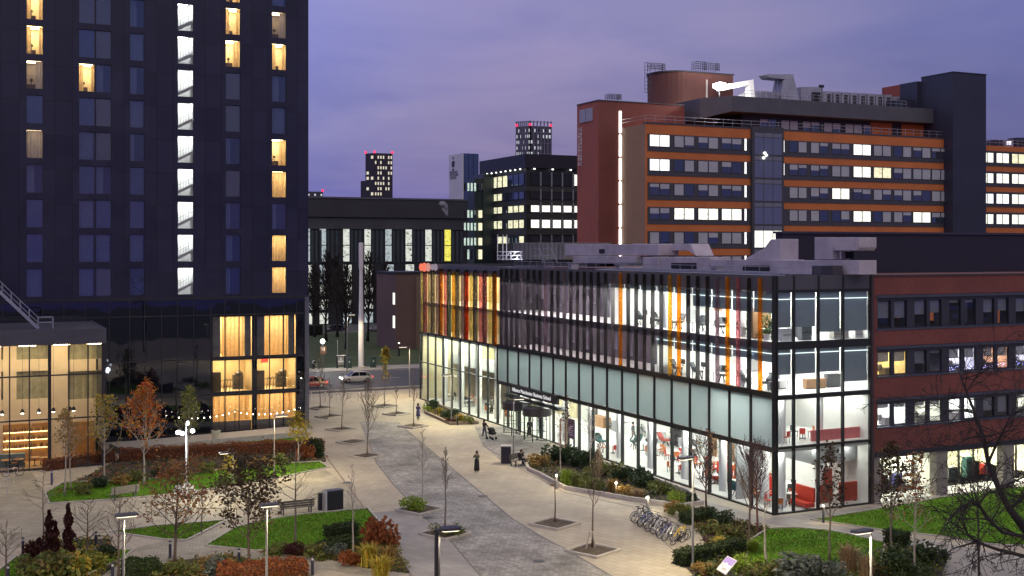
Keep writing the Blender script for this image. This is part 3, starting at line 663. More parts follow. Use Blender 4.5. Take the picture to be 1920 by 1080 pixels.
# facade: glazing
mb = MB(); q = lambda y0, y1, z0, z1: mb.quad((MX+.02,y0,z0),(MX+.02,y1,z0),(MX+.02,y1,z1),(MX+.02,y0,z1))
q(MY0, MY1, .1, 4.4); q(MY1, MY2, .1, 15.5); q(MY0, yd2, 8.5, 11.5); q(MY0, yd3, 12.1, 15.5)
mb.quad((MX,MY0+.02,.1),(MXB,MY0+.02,.1),(MXB,MY0+.02,15.5),(MX,MY0+.02,15.5))
mb.build('glazing', clear, SB)
mb = MB(); mb.quad((MX+.02,yd2,8.5),(MX+.02,MY1,8.5),(MX+.02,MY1,11.5),(MX+.02,yd2,11.5)); mb.quad((MX+.02,yd3,12.1),(MX+.02,MY1,12.1),(MX+.02,MY1,15.5),(MX+.02,yd3,15.5)); mb.build('dim_glazing', dimglass, SB)
for i in range(18):
    b = MB(); b.quad((MX+.03,yb[i]+.06,4.72),(MX+.03,yb[i+1]-.06,4.72),(MX+.03,yb[i+1]-.06,8.12),(MX+.03,yb[i]+.06,8.12)); b.build('frosted_panel', frost, SB)
mb = MB()
for y in yb: mb.box(MX-.12, MX+.14, y-.07, y+.07, 0, 8.3)
for y in yl: mb.box(MX-.10, MX+.12, y-.05, y+.05, 0, 8.3)
for i in range(9):
    y = yl[i]+LW/2
for z, h, a, c_ in ((4.5,.34,MY0,MY1),(8.3,.42,MY0,MY1),(.06,.12,MY0,MY2),(4.65,.1,MY1,MY2),(8.3,.16,MY1,MY2),(12,.09,MY1,MY2)): mb.box(MX-.08, MX+.13, a, c_, z-h/2, z+h/2)
sx = [onY(p, 700, MY0).x for p in (1456,1488,1534,1580,1631)]
for x in sx: mb.box(x-.07, x+.07, MY0-.11, MY0+.13, 0, ZT-.02)
for z, h in ((.06,.12),(4.62,.16),(8.15,.3),(11.75,.55),(15.55,.2)): mb.box(MX+.1, MXB, MY0-.075, MY0+.1, z-h/2, z+h/2)
mb.box(MX-.1, MX+.1, MY0-.1, MY0+.1, 0, ZT)
mb.build('mullion', blk, SB)
mb = MB(); mb.box(MX-.06, MX+.11, MY0, MY1, 11.46, 12.02); mb.build('spandrel', spand, SB)
# fins
def tinted(name, c_):
    m, t, o, N, L = nt(name); tr = N('ShaderNodeBsdfTransparent'); tr.inputs[0].default_value = (*[min(1, x**.7) for x in c_], 1)
    u = N('ShaderNodeBsdfTranslucent'); d = N('ShaderNodeBsdfDiffuse'); u.inputs[0].default_value = (*c_, 1); d.inputs[0].default_value = (*c_, 1)
    a = N('ShaderNodeMixShader'); a.inputs[0].default_value = .5; L(u.outputs[0], a.inputs[1]); L(d.outputs[0], a.inputs[2])
    b2 = N('ShaderNodeMixShader'); b2.inputs[0].default_value = .25; L(tr.outputs[0], b2.inputs[1]); L(a.outputs[0], b2.inputs[2])
    g = N('ShaderNodeBsdfGlossy'); g.inputs['Roughness'].default_value = .05; c2 = N('ShaderNodeMixShader'); L(fres(N, L, .05), c2.inputs[0]); L(b2.outputs[0], c2.inputs[1]); L(g.outputs[0], c2.inputs[2]); L(c2.outputs[0], o.inputs[0]); return m
bronze = M('bronze_fin', (.022,.018,.020), .35, metal=.3, var=.2); brown = M('brown_fin', (.10,.085,.09), .35, metal=.3, var=.2)
fc = {n: tinted('fin_glass_'+n, c_) for n, c_ in (('orange',(.95,.42,.03)),('red',(.95,.13,.02)),('pink',(.75,.34,.36)),('straw',(.85,.72,.36)),('amber',(.80,.48,.06)),('sage',(.42,.50,.38)),('mauve',(.42,.32,.36)),('sand',(.56,.48,.38)))}
redpx = {1162:'orange',1258:'amber',1275:'orange',1370:'orange',1432:'orange',1024:'mauve',1350:'mauve',1395:'pink'}
fins = {}
for px, n in redpx.items(): fins[min(range(36), key=lambda i: abs(MY0+BW/2*(i+.0)-ypx(px)))] = n
for i in range(1, 36):
    y = MY0+BW/2*i; b = MB(); b.box(MX-.36, MX-.03, y-.045, y+.045, 8.5, 16.45)
    b.build('fin', fc[fins[i]] if i in fins else (brown if i%7 == 3 else bronze), SB)
lcol = ['orange','straw','pink','pink','sand','straw','red','mauve','sand','amber','sage','pink','orange','mauve','sand','sand','pink','straw']
for i in range(18):
    y = MY1+LW/2*i+.15; b = MB(); b.box(MX-.42, MX-.03, y-.04, y+.04, 8.38, 15.9); b.build('fin', fc[lcol[i]], SB)
    if i%2 == 0:
        b = MB(); b.box(MX-.50, MX-.03, y+.10, y+.17, 8.38, 16.2); b.build('fin', bronze, SB)
# blinds
gb = fabric('roller_blind', (.27,.32,.37), .22, var=.05); lb = fabric('pale_blind', (.45,.45,.47), .4, var=.05)
mb = MB()
for i in range(0, 18):
    d = (1.5,1.5,1.45,1.4,.5,.45,.4,.35,.35)[i] if i < 9 else .4
    mb.box(MX+.2, MX+.22, yb[i]+.08, yb[i+1]-.08, 15.5-d, 15.48)
    if i < 6: mb.box(MX+.2, MX+.22, yb[i]+.08, yb[i+1]-.08, 11.45-(.9,.8,.9,.85,.9,.7)[i], 11.45)
for i, (d3, d2) in enumerate(((2.45,1.75),(2.45,1.75),(2.85,1.7),(2.85,2.5))):
    mb.box(sx[i]+.1, sx[i+1]-.1, MY0+.2, MY0+.22, 15.45-d3, 15.45); mb.box(sx[i]+.1, sx[i+1]-.1, MY0+.2, MY0+.22, 11.45-d2, 11.45)
mb.build('blind', gb, SB)
mb = MB()
for i in range(9, 18):
    for h_ in (0, 1):
        if (i*2+h_) % 5 != 2: mb.box(MX+.30, MX+.32, yb[i]+BW*(.5*h_+.06), yb[i]+BW*(.5*h_+.34), 12.6+.5*((i*3+h_)%4), 15.0)
for i in range(7, 18):
    if i%3: mb.box(MX+.30, MX+.32, yb[i]+BW*.56, yb[i]+BW*(.7+.05*(i%4)), 9.0+.4*(i%3), 11.4)
mb.build('pale_blind', fabric('dim_blind', (.75,.72,.78), .5, var=.1), SB)
mb = MB()
for z in (14.95,11.15):
    mb.box(MX+.14, MX+.17, MY0+.2, yb[7] if z > 14 else yb[6], z, z+.05); mb.box(MX+.3, MXB-.2, MY0+.12, MY0+.15, z, z+.05)
mb.build('strip_light', EM('blind_strip_light', (.9,1,1), 1.6), SB)
# columns inside
mb = MB()
for i in range(1, 18, 2): mb.lathe((MX+1.5, yb[i]+.4, .05), [(.32,0),(.32,4.2)], 14)
for i in (1,3,5,7): mb.lathe((MX+1.5, yl[i]+.8, .05), [(.36,0),(.36,8.2)], 14)
for x in (sx[1]+.2, sx[2]+1.4): 
    for z0, z1 in ((.05,4.2),(4.65,7.9)): mb.lathe((x, MY0+1.6, z0), [(.3,0),(.3,z1-z0)], 12)
for z0, z1 in ((8.3,11.6),(12,15.6)):
    for i in (2,6): mb.lathe((MX+1.4, yb[i]+.4, z0), [(.3,0),(.3,z1-z0)], 12)
mb.build('column', white_wall, SB)
# gallery and stair in the tall hall
mb = MB(); mb.box(MX+4, MX+9.3, MY1+8, MY2-.4, 4.3, 4.6); mb.box(MX+3.95, MX+4.0, MY1+8, MY2-.4, 4.6, 5.6); mb.build('gallery', white_wall, SB)
mb = MB()
for i in range(10): mb.box(MX+3.0+.1*i, MX+3.05+.1*i, MY1+13+i*.8, MY1+13.1+i*.8, 5.0, 8.0)
mb.build('hanging_baffle', white_wall, SB)
# entrance sign with its writing
yA, yB_ = onX(958,728,MX-.3).y, onX(1046,750,MX-.3).y
mb = MB(); mb.box(MX-.42, MX-.14, yB_, yA, 3.82, 4.66); sg = mb.build('entrance_sign', M('sign_black', (.02,.02,.022), .4), None)
tag(sg, 'black entrance sign reading Alliance Manchester Business School above the revolving doors', 'sign')
def text(name, s, size, loc, xdir, up, m, parent, ext=.01, align='LEFT', space=1.0):
    cu = bpy.data.curves.new(name, 'FONT'); cu.body = s; cu.size = size; cu.extrude = ext; cu.align_x = align; cu.space_character = space
    tmp = bpy.data.objects.new(name+'_tmp', cu); COL.objects.link(tmp)
    dg = bpy.context.evaluated_depsgraph_get(); me = bpy.data.meshes.new_from_object(tmp.evaluated_get(dg)); bpy.data.objects.remove(tmp)
    me.name = name; me.materials.clear(); me.materials.append(m)
    x = V(xdir).normalized(); y = V(up).normalized(); z = x.cross(y)
    Mx = Matrix((x, y, z)).transposed().to_4x4(); Mx.translation = V(loc); me.transform(Mx)
    if parent is not None:
        p = parent; off = V((0,0,0))
        while p is not None: off += p.location; p = p.parent
        me.transform(Matrix.Translation(-off))
    o = bpy.data.objects.new(name, me); COL.objects.link(o)
    if parent is not None: o.parent = parent
    return o
text('lettering', 'Alliance Manchester Business School', .56, (MX-.43, yA-.55, 4.06), (0,-1,0), (0,0,1), EM('sign_letters', (1,1,1), .75), sg, space=1.04)
# canopy slats over the entrance, side doors
mb = MB(); 
for k in range(3): mb.box(MX-.9, MX-.1, yB_-1.2, yA+.6, 3.42+k*.12, 3.46+k*.12)
mb.build('canopy_slat', blk, SB)
wood = M('reddish_timber', (.20,.09,.05), .5)
drumm = M('door_canopy', (.035,.030,.033), .35, var=.1)
for i, (px, py, lab) in enumerate(((968,806,'revolving glass door with a dark drum canopy, the one farther from the camera'),(1007,826,'revolving glass door with a dark drum canopy and leaf stickers, nearer the camera'))):
    c0 = onX(px, py, MX-.9); c0.z = 0; t = thing('revolving_door', lab, 'door', tuple(c0), group='revolving doors of the school')
    r = 1.32
    b = MB(); b.lathe((c0.x,c0.y,2.45), [(r,0),(r+.1,.03),(r+.1,.72),(r,.78)], 28); b.build('drum_canopy', drumm, t)
    b = MB(); b.lathe((c0.x,c0.y,0), [(r+.02,0),(r+.02,.03)], 28); b.build('floor_plate', M('door_plate', (.45,.42,.36), .4), t)
    b = MB()
    for a0, a1 in ((-.25*math.pi+math.pi/2,.25*math.pi+math.pi/2),(-.25*math.pi-math.pi/2,.25*math.pi-math.pi/2)):
        for k in range(6):
            p, q_ = a0+(a1-a0)*k/6, a0+(a1-a0)*(k+1)/6
            b.quad((c0.x+r*math.cos(p),c0.y+r*math.sin(p),.05),(c0.x+r*math.cos(q_),c0.y+r*math.sin(q_),.05),(c0.x+r*math.cos(q_),c0.y+r*math.sin(q_),2.45),(c0.x+r*math.cos(p),c0.y+r*math.sin(p),2.45))
    b.build('curved_glass', clear, t)
    b = MB()
    for a in (math.pi*.25, math.pi*.75, math.pi*1.25, math.pi*1.75): b.tube([(c0.x+r*math.cos(a),c0.y+r*math.sin(a),0),(c0.x+r*math.cos(a),c0.y+r*math.sin(a),2.45)], .05, 6)
    b.tube([(c0.x,c0.y,0),(c0.x,c0.y,2.45)], .05, 6); b.build('post', blk, t)
    for k in range(3):
        a = .4+k*2*math.pi/3+i*.5; d = V((math.cos(a), math.sin(a), 0)); b = MB(); p = c0+d*(r-.08)
        b.bar((c0.x,c0.y,.1),(p.x,p.y,.1),.05); b.bar((c0.x,c0.y,2.4),(p.x,p.y,2.4),.05); b.bar((p.x,p.y,.1),(p.x,p.y,2.4),.05); b.bar((c0.x,c0.y,1.0),(p.x,p.y,1.0),.035)
        if i == 1:
            rr = random.Random(k)
            for _ in range(9):
                f_ = c0+d*rr.uniform(.25,r-.2); z = rr.uniform(.5,2.2); s_ = rr.uniform(.08,.14); b.bar((f_.x,f_.y,z),(f_.x+d.x*s_,f_.y+d.y*s_,z+s_),.05,.02); b.bar((f_.x,f_.y,z+s_),(f_.x+d.x*s_,f_.y+d.y*s_,z+s_*.2),.04,.02)
        b.build('door_wing', blk, t)
for k, y in enumerate((yB_-.4, yB_-2.0)):
    t = thing('entrance_door', 'glazed %s swing door right of the revolving doors' % ('timber edged left' if k == 0 else 'dark edged right'), 'door', (MX-.1, y, 0), group='swing doors of the school')
    b = MB(); x = MX-.22
    for a, c_ in (((x,y,0),(x,y,2.5)),((x,y-1.1,0),(x,y-1.1,2.5)),((x,y,2.5),(x,y-1.1,2.5)),((x,y,.1),(x,y-1.1,.1))): b.bar(a, c_, .12)
    b.build('door_frame', wood if k == 0 else blk, t); b = MB(); b.bar((x-.06,y-.95,.9),(x-.06,y-.95,1.3),.03); b.build('handle', steel, t)
# purple notice by the doors
p = onX(1071,800,MX-.5); b = MB(); b.box(MX-.5, MX-.44, p.y-.6, p.y+.6, 1.1, 2.9); b.box(MX-.48,MX-.44,p.y-.45,p.y-.4,0,1.1); b.box(MX-.48,MX-.44,p.y+.4,p.y+.45,0,1.1)
ns = thing('notice_board', 'dark purple notice board standing by the glass right of the doors', 'sign', (MX-.5,p.y,0)); b.build('board', M('purple_board', (.045,.02,.07), .4), ns)
b = MB()
for k in range(5): b.box(MX-.508, MX-.5, p.y-.4+.1*(k%2), p.y+.4, 1.4+k*.2, 1.45+k*.2)
b.build('notice_text', M('notice_grey', (.5,.45,.55), .6), ns)
# round lit marks high at the far end of the parapet
rs = thing('roundel_sign', 'row of red and pale round lit marks at the far end of the parapet', 'sign', (MX-.2, 136, 15.6))
for k, (px, m_) in enumerate(((790,'r'),(796,'r'),(803,'p'),(811,'w'),(817,'w'))):
    p = onX(px, 501, MX-.45); b = MB(); rad = (.62,.72,.68,.5,.55)[k]
    ring = [(MX-.5, p.y+.55*rad*2*math.cos(a), p.z+rad*.75*math.sin(a)) for a in [2*math.pi*j/16 for j in range(16)]]
    inn = [(MX-.44, v[1], v[2]) for v in ring]; b._rings([ring, inn])
    b.build('roundel', {'r': EM('roundel_red', (1,.22,.13), .9), 'p': EM('roundel_pink', (1,.45,.38), .6), 'w': EM('roundel_pale', (.75,.6,.75), .35)}[m_], rs)
# interior furniture
def chair(name, lab, c, rz, m, group, parent=None):
    t = thing(name, lab, 'chair', c, rz, group)
    b = MB(); b._rings([[(.34*math.cos(a)*(1+.1*k), .34*math.sin(a)*(1+.1*k), .38+.1*k) for a in [2*math.pi*j/10 for j in range(10)]] for k in range(2)])
    rg = []
    for k in range(5):
        z = .45+k*.13; w_ = .36+.05*k if k < 3 else .46-.12*(k-2); rg.append([(w_*math.cos(a), .12+.32*math.sin(a)+.05*k, z) for a in [math.pi*j/8 for j in range(9)]])
    n = len(rg[0])
    for k in range(4):
        for j in range(n-1): b.quad(rg[k][j], rg[k][j+1], rg[k+1][j+1], rg[k+1][j])
    b.build('shell', m, t, local=True, smooth=True)
    b = MB()
    for a in (.8,2.3,3.9,5.5): b.bar((.1*math.cos(a),.1*math.sin(a),.4),(.3*math.cos(a),.3*math.sin(a),0),.035)
    b.build('leg', blk, t, local=True); return t
chg = M('chair_grey', (.12,.13,.14), .7); chr_ = M('chair_red', (.35,.06,.05), .7); cho = M('chair_orange', (.5,.16,.05), .7); cht = M('chair_teal', (.04,.12,.12), .7)
spots = [(1222,842,chg,'round backed grey lounge chair facing away, at the glass between two mullions',2.6),(1248,836,chr_,'rust red lounge chair turned right, right of the grey chair behind the glass',1.2),(1190,838,cht,'dark teal lounge chair by the white column, left of the grey chair',3.6),(1128,838,cht,'slim teal armchair behind the glass near the long planting bed',.6),(1362,908,chg,'grey lounge chair near the corner, behind the bare ball tree',2.2),(1383,930,cht,'dark teal chair at the glass right of the ball tree',1.4),(1215,820,chg,'second grey lounge chair set deeper behind the round backed one',.3)]
for px, py, m_, lab, rz in spots:
    p = G(px, py, .05); p.x = max(p.x, MX+1.0); chair('lounge_chair', lab, tuple(p), rz, m_, 'lounge chairs behind the ground floor glass').scale = (1.35,1.35,1.3)
for k, (px, py, m_, lab) in enumerate(((1215,795,M('table_lilac',(.5,.36,.5),.5),'low round lilac table behind the glass near the walking figure'),(1150,805,chg,'low round grey table behind the glass right of the notice board'),(1290,850,white_wall,'white square cafe table behind the glass left of the red screens'),(1345,880,M('table_oak',(.35,.2,.1),.5),'round oak table behind the glass beyond the ball tree'))):
    p = G(px, py, .05); p.x = max(p.x, MX+2.0); t = thing('lounge_table', lab, 'table', tuple(p)); b = MB(); b.lathe((0,0,.5),[(.75,0),(.75,.06)],16); b.build('tabletop', m_, t, local=True); b = MB(); b.lathe((0,0,0),[(.35,0),(.06,.05),(.06,.5)],8); b.build('pedestal', blk, t, local=True)
redm = M('red_screen', (.52,.035,.02), .5, var=.1); redd = M('deep_red_screen', (.30,.03,.02), .5)
for k, (px0, px1, y, h, m_, lab) in enumerate(((1537,1562,MY0+1.2,1.45,redd,'tall red upholstered screen at the corner glass, left of the white column'),(1576,1608,MY0+1.0,1.5,redd,'dark red upholstered screen at the corner glass beside the brick pier'),(1537,1561,MY0+2.4,2.3,redm,'bright red booth back behind the tall red screen at the corner'))):
    x0, x1 = onY(px0,900,y).x, onY(px1,900,y).x; t = thing('booth_screen', lab, 'screen', ((x0+x1)/2, y, .05)); b = MB(); b.box(x0,x1,y,y+.25,.12,h); b.build('panel', m_, t, bevel=.05); b = MB(); b.box(x0+.1,x0+.2,y+.05,y+.2,.05,.12); b.box(x1-.2,x1-.1,y+.05,y+.2,.05,.12); b.build('foot', blk, t)
for k, (px, w_, m_, lab) in enumerate(((1284,2.0,redm,'red high backed sofa seen through the glass left of the lamp post'),(1300,1.6,cho,'orange high backed sofa seen through the glass beside the red one'),(1362,2.2,redm,'red high backed sofa behind the glass beyond the twin bare trees'),(1342,1.4,cho,'brown orange armless sofa between the two red sofas'),(1430,2.0,redm,'red sofa by the corner window on the plaza side'))):
    y = ypx(px); x = MX+3.0+.7*(k%2); t = thing('sofa', lab, 'sofa', (x,y,.05)); b = MB(); b.box(x,x+.8,y-w_/2,y+w_/2,.15,.48); b.build('seat', m_, t, bevel=.04); b = MB(); b.box(x+.66,x+.86,y-w_/2,y+w_/2,.48,1.5); b.build('backrest', m_, t, bevel=.04); b = MB(); b.box(x+.05,x+.12,y-w_/2+.05,y-w_/2+.12,.05,.15); b.box(x+.05,x+.12,y+w_/2-.12,y+w_/2-.05,.05,.15); b.build('leg', blk, t)
# upstairs desks
rr = random.Random(5); names = 'first second third fourth fifth sixth seventh eighth'.split()
for fl_, z, rng, nm in ((3,12.0,7,'top lit floor'),(2,8.3,5,'second lit floor')):
    for i in range(rng):
        y = MY0+2.6+i*2.9; x = MX+1.2
        if y > (yd3 if fl_ == 3 else yd2)-1: break
        t = thing('office_desk', '%s desk from the corner along the windows of the %s' % (names[i], nm), 'desk', (x+.8,y,z), group='desks on the lit upper floors')
        b = MB(); b.box(x,x+1.6,y-.75,y+.75,z+.70,z+.74); b.build('desktop', M('desk_top', (.45,.42,.38), .5), t); b = MB()
        for dx in (.05,1.5):
            for dy in (-.7,.65): b.box(x+dx,x+dx+.05,y+dy,y+dy+.05,z,z+.70)
        b.build('leg', blk, t)
        m2 = thing('monitor', 'dark monitor standing on the %s desk of the %s' % (names[i], nm), 'screen', (x+.7,y,z+.74), group='monitors on the office desks')
        b = MB(); b.box(x+.6,x+.64,y-.3,y+.3,z+.9,z+1.28); b.build('screen', blk, m2); b = MB(); b.box(x+.6,x+.68,y-.12,y+.12,z+.74,z+.76); b.box(x+.62,x+.65,y-.03,y+.03,z+.76,z+.95); b.build('stand', blk, m2)
        ch_ = chair('office_chair', 'black office chair at the %s desk of the %s' % (names[i], nm), (x+.3,y-.2+rr.random()*.5,z), rr.random()*6, chg, 'office chairs upstairs'); ch_.scale = (1.15,1.15,1.3)
for k, (px, lab) in enumerate(((1463,'white'),(1500,'grey'),(1560,'wide'),(1600,'low'))):
    x = onY(px, 630, MY0+.9).x; t = thing('filing_cabinet', '%s cabinet behind the top corner window' % lab, 'cabinet', (x+.4,MY0+1,12)); b = MB(); h = (.9,1.2,.75,.6)[k]; b.box(x,x+.9+.5*(k==2),MY0+.7,MY0+1.2,12,12+h); b.build('carcass', (white_wall,chg,M('desk_top',(0,0,0)),white_wall)[k], t, bevel=.02); b = MB(); b.box(x+.1,x+.8,MY0+.68,MY0+.695,12+h*.45,12+h*.5); b.build('handle', blk, t)
p = onY(1517, 640, MY0+1.6); t = thing('floor_lamp', 'orange shaded floor lamp in the top corner room', 'lamp', (p.x,MY0+1.6,12)); b = MB(); b.lathe((p.x,MY0+1.6,12),[(.22,0),(.22,.03),(.02,.05),(.02,1.2)],8); b.build('stem', blk, t); b = MB(); b.lathe((p.x,MY0+1.6,13.0),[(.24,0),(.16,.75)],12); b.build('lamp_shade', EM('orange_shade', (1,.22,.05), .9), t)
# office plant near corner upstairs
p = (MX+.9, yb[1]-.6, 12.0); t = thing('office_plant', 'leafy potted plant at the top floor window near the corner', 'plant', p); b = MB(); b.lathe(p,[(.18,0),(.24,.4)],10); b.build('pot', white_wall, t); b = MB()
for i in range(160):
    a, z, r = rr.random()*6.28, rr.uniform(.5,2.0), rr.uniform(.05,.5); c0 = V((p[0]+r*math.cos(a)*.7,p[1]+r*math.sin(a),p[2]+z)); d = V((rr.gauss(0,1),rr.gauss(0,1),rr.gauss(0,1))).normalized()*.1; e = d.cross(V((rr.gauss(0,1),rr.gauss(0,1),rr.gauss(0,1)))).normalized()*.05; b.quad(c0-d,c0-e,c0+d,c0+e)
b.build('foliage', leafmat('plant_leaf', [(.03,.07,.02),(.06,.14,.03)]), t)
# ------------------------------------------------------------ roof plant
ductm = M('duct_cladding', (.42,.38,.44), .6, var=.28, vs=.5, pos=True, fine=.15); dvoid = M('duct_void', (.012,.012,.02), .8)
gal = M('roof_rail', (.30,.30,.36), .5, metal=.4)
def ductpoly(b, pts, x, d):
    P = [onX(px, py, x) for px, py in pts]; b._rings([[tuple(p) for p in P], [(p.x+d, p.y, p.z) for p in P]])
def ductthing(lab, parts, cat='duct', nm='roof_duct'):
    p0 = onX(*parts[0][1][0], parts[0][2]); t = thing(nm, lab, cat, (p0.x, p0.y, 16.3))
    for pn, pts, x, d, m_ in parts:
        b = MB(); ductpoly(b, pts, x, d); b.build(pn, m_, t, bevel=.04)
    return t
rect = lambda a, c_, e, f: [(a,f),(c_,f),(c_,e),(a,e)]
ductthing('long pale duct with a square opening on the roof, below the brick stair tower', [('casing', rect(1059,1235,458,479), 59, 2.2, ductm), ('casing', rect(1074,1192,480,493), 58.6, 2, ductm), ('opening', rect(1123,1133,467,475), 58.93, .06, dvoid), ('support', rect(1100,1125,493,500), 58.6, 2, dvoid)])
ductthing('stepped grey duct with a sloping purple end left of the glazed bay', [('casing', [(1180,470),(1290,470),(1305,480),(1295,457),(1185,457)], 60.5, 2, ductm), ('casing', rect(1205,1235,482,506), 57.6, 1.5, ductm), ('casing', rect(1235,1330,482,507), 57.8, 2, ductm), ('opening', rect(1258,1305,493,506), 57.72, .06, dvoid)])
ductthing('long low duct with a dark slot, running right to the corner of the roof', [('casing', rect(1331,1470,487,514), 57.8, 2.0, ductm), ('opening', rect(1392,1442,498,514), 57.72, .06, dvoid), ('bend', [(1395,486),(1432,466),(1445,449),(1463,448),(1463,488)], 58.2, 1.8, ductm)])
ductthing('pale duct bent like a letter C in front of the dark roof enclosure', [('casing', rect(1466,1611,488,515), 57.4, 1.6, ductm), ('casing', [(1562,470),(1607,470),(1611,464),(1611,445),(1562,445)], 57.4, 1.6, ductm), ('casing', rect(1527,1561,445,487), 57.4, 1.6, ductm), ('opening', rect(1566,1600,472,485), 58.6, .06, dvoid), ('strut', rect(1574,1576,471,487), 57.4, .1, gal)])
ductthing('small dark plant cabinet in front of the C shaped duct', [('casing', rect(1522,1562,498,517), 56.2, .9, M('cabinet_dark', (.05,.045,.06), .5)), ('door', rect(1526,1540,500,515), 56.17, .02, M('cabinet_door', (.075,.07,.085), .5))], 'cabinet', 'plant_cabinet')
ductthing('plain grey ribbed plant screen behind the step ladder on the roof', [('panel', rect(962,1060,455,487), 62, 6, M('ribbed_screen', (.19,.18,.17), .7, var=.2, vs=1))] + [('rib', rect(966+k*8,967+k*8,456,487), 61.95, .04, M('rib_dark', (.10,.10,.10), .7)) for k in range(12)], 'screen', 'plant_screen')
# floodlit frame
t = thing('pipe_scaffold', 'floodlit white pipe frame on the far left of the school roof', 'frame', tuple(onX(956,488,58)))
b = MB()
for px in (933,943,950,958,978): a = onX(px, 488 , 58); c_ = onX(px, 440 if px in (933,943,950) else 470, 58); b.tube([a,c_], .05, 5)
for py in (472,479,486): b.tube([onX(932,py,58), onX(980,py,58)], .05, 5)
for k in range(4): b.tube([onX(934+k*11,486,58), onX(945+k*11,473,58)], .04, 5)
b.build('pipe', M('white_pipe', (.75,.75,.78), .5), t)
lamp('roof_floodlight', tuple(onX(956,482,57.2)), 160, (.9,.93,1), .15)
# handrails on the roof
t = thing('roof_handrail', 'thin grey handrail along the front edge of the school roof', 'railing', (MX+1.5, 100, 16.3))
b = MB(); y0, y1 = ypx(1330), ypx(930); n = 26
for dz in (.45, .9): b.tube([(MX+2.2, MY0+1, 16.3+dz), (MX+2.2, y1, 16.3+dz)], .022, 4)
for i in range(n+1): y = MY0+1+(y1-MY0-1)*i/n; b.tube([(MX+2.2,y,16.3),(MX+2.2,y,17.2)], .022, 4)
b.build('rail', gal, t)
t = thing('step_ladder', 'grey stepover ladder with sloping handrails on the school roof', 'ladder', tuple(onX(1015,492,57)))
b = MB()
for k in (0, 24): 
    P = [onX(995+k*.9,494,57), onX(997+k*.9,466,57), onX(1011+k*.9,465,57), onX(1022+k,494,57)]
    b.tube(P, .035, 5); b.tube([onX(997+k*.9,480,57), onX(1008+k*.9,480,57)], .03, 4)
b.build('handrail', gal, t)
b = MB()
for k in range(6): f_ = k/6; a = onX(1011+11*f_,466+28*f_,57); b.box(a.x, a.x+.8, a.y-1.2, a.y, a.z-.75, a.z-.71)
b.build('tread', gal, t)
# dark enclosure above the brick wing
EN = thing('roof_enclosure', 'windowless dark purple roof screen wall above the brick wing on the right', 'building', (60, 76, 16.3))
encm = M('enclosure_panel', (.016,.013,.028), .6, var=.15, vs=.4, pos=True)
mb = MB(); mb.box(59.2, 125, 76, 76.9, 16.3, 19.75); mb.box(124, 125, 76.9, 100, 16.3, 19.75); mb.build('wall', encm, EN)
mb = MB(); mb.box(59.05, 125.2, 75.85, 77, 19.75, 19.92); mb.build('coping', M('enclosure_coping', (.04,.035,.06), .5), EN)
# ============================================================ brick wing (right)
BR = thing('brick_wing', 'dark red brick wing with bands of paired windows, far right', 'building', (80, MY0, 0))
brick = tiles('red_brick', ((.155,.038,.036),(.20,.052,.044)), .225, .075, mortar=.012, mcol=(.17,.09,.08), axes='XZ', stain=.22, vs=.35, bump=.15)
bx = lambda px, y=MY0: onY(px, 700, y).x
BX0, BX1 = bx(1636), 112.0
bands = [(12.55,15.15),(9.1,11.4),(5.4,7.6)]
mb = MB(); y = MY0-.05
hs = [(bx(1644)-BX0, BX1-BX0-.01, z0-3.7, z1-3.7) for z0, z1 in bands]
wall(mb, (BX0, y, 3.7), (1,0,0), BX1-BX0, 16.5-3.7, hs, (0,-1,0), .25)
mb.box(BX0, BX1, y+.4, 120, 16.2, 16.5); mb.quad((BX0,y,3.7),(BX1,y,3.7),(BX1,y+2.6,3.7),(BX0,y+2.6,3.7))
mb.build('wall', brick, BR)
mb = MB(); mb.box(MXB-.15, BX0+.002, MY0-.16, MY0+.2, 0, 16.7); mb.build('corner_trim', M('pier_dark', (.05,.03,.035), .5), BR)
mb = MB(); mb.box(BX0, BX1, y-.08, y+.35, 16.5, 16.62); mb.build('coping', M('coping_dark', (.05,.035,.04), .6), BR)
bandm = M('band_grey', (.028,.03,.045), .5, var=.15, pos=True)
silm = M('sill_blue', (.05,.055,.085), .5)
lit_room = {(1,0):('w',M('yellow_room',(.75,.62,.36),.8,var=.25,pos=True),EM('yellow_lamp',(1,.88,.55),17)),(1,2):('w',M('blue_room',(.62,.62,.72),.8,var=.4,vs=1.5,pos=True),EM('white_lamp',(1,.95,.95),15)),(1,3):('w',M('orange_room',(.60,.36,.22),.8,var=.4,vs=1.2,pos=True),EM('white_lamp',(0,0,0),1)),(1,4):('w',M('blue_room',(0,0,0)),EM('white_lamp',(0,0,0),1)),
 (2,0):('w',wwall,EM('white_lamp2',(1,1,1),34)),(2,1):('d',wwall,EM('cream_lamp',(1,1,.85),14)),(2,2):('w',wwall,EM('white_lamp2',(1,1,1),34)),(2,4):('w',wwall,EM('cream_lamp',(1,1,.85),14)),(2,6):('w',wwall,EM('white_lamp2',(1,1,1),34)),(1,6):('w',wwall,EM('cream_lamp',(1,1,.85),14))}
pairs = [((1647,1672),(1678,1702)),((1716,1739),(1745,1767)),((1781,1803),(1810,1831)),((1845,1866),(1872,1893)),((1906,1927),(1933,1953)),((1966,1986),(1992,2012)),((2025,2044),(2050,2069))]
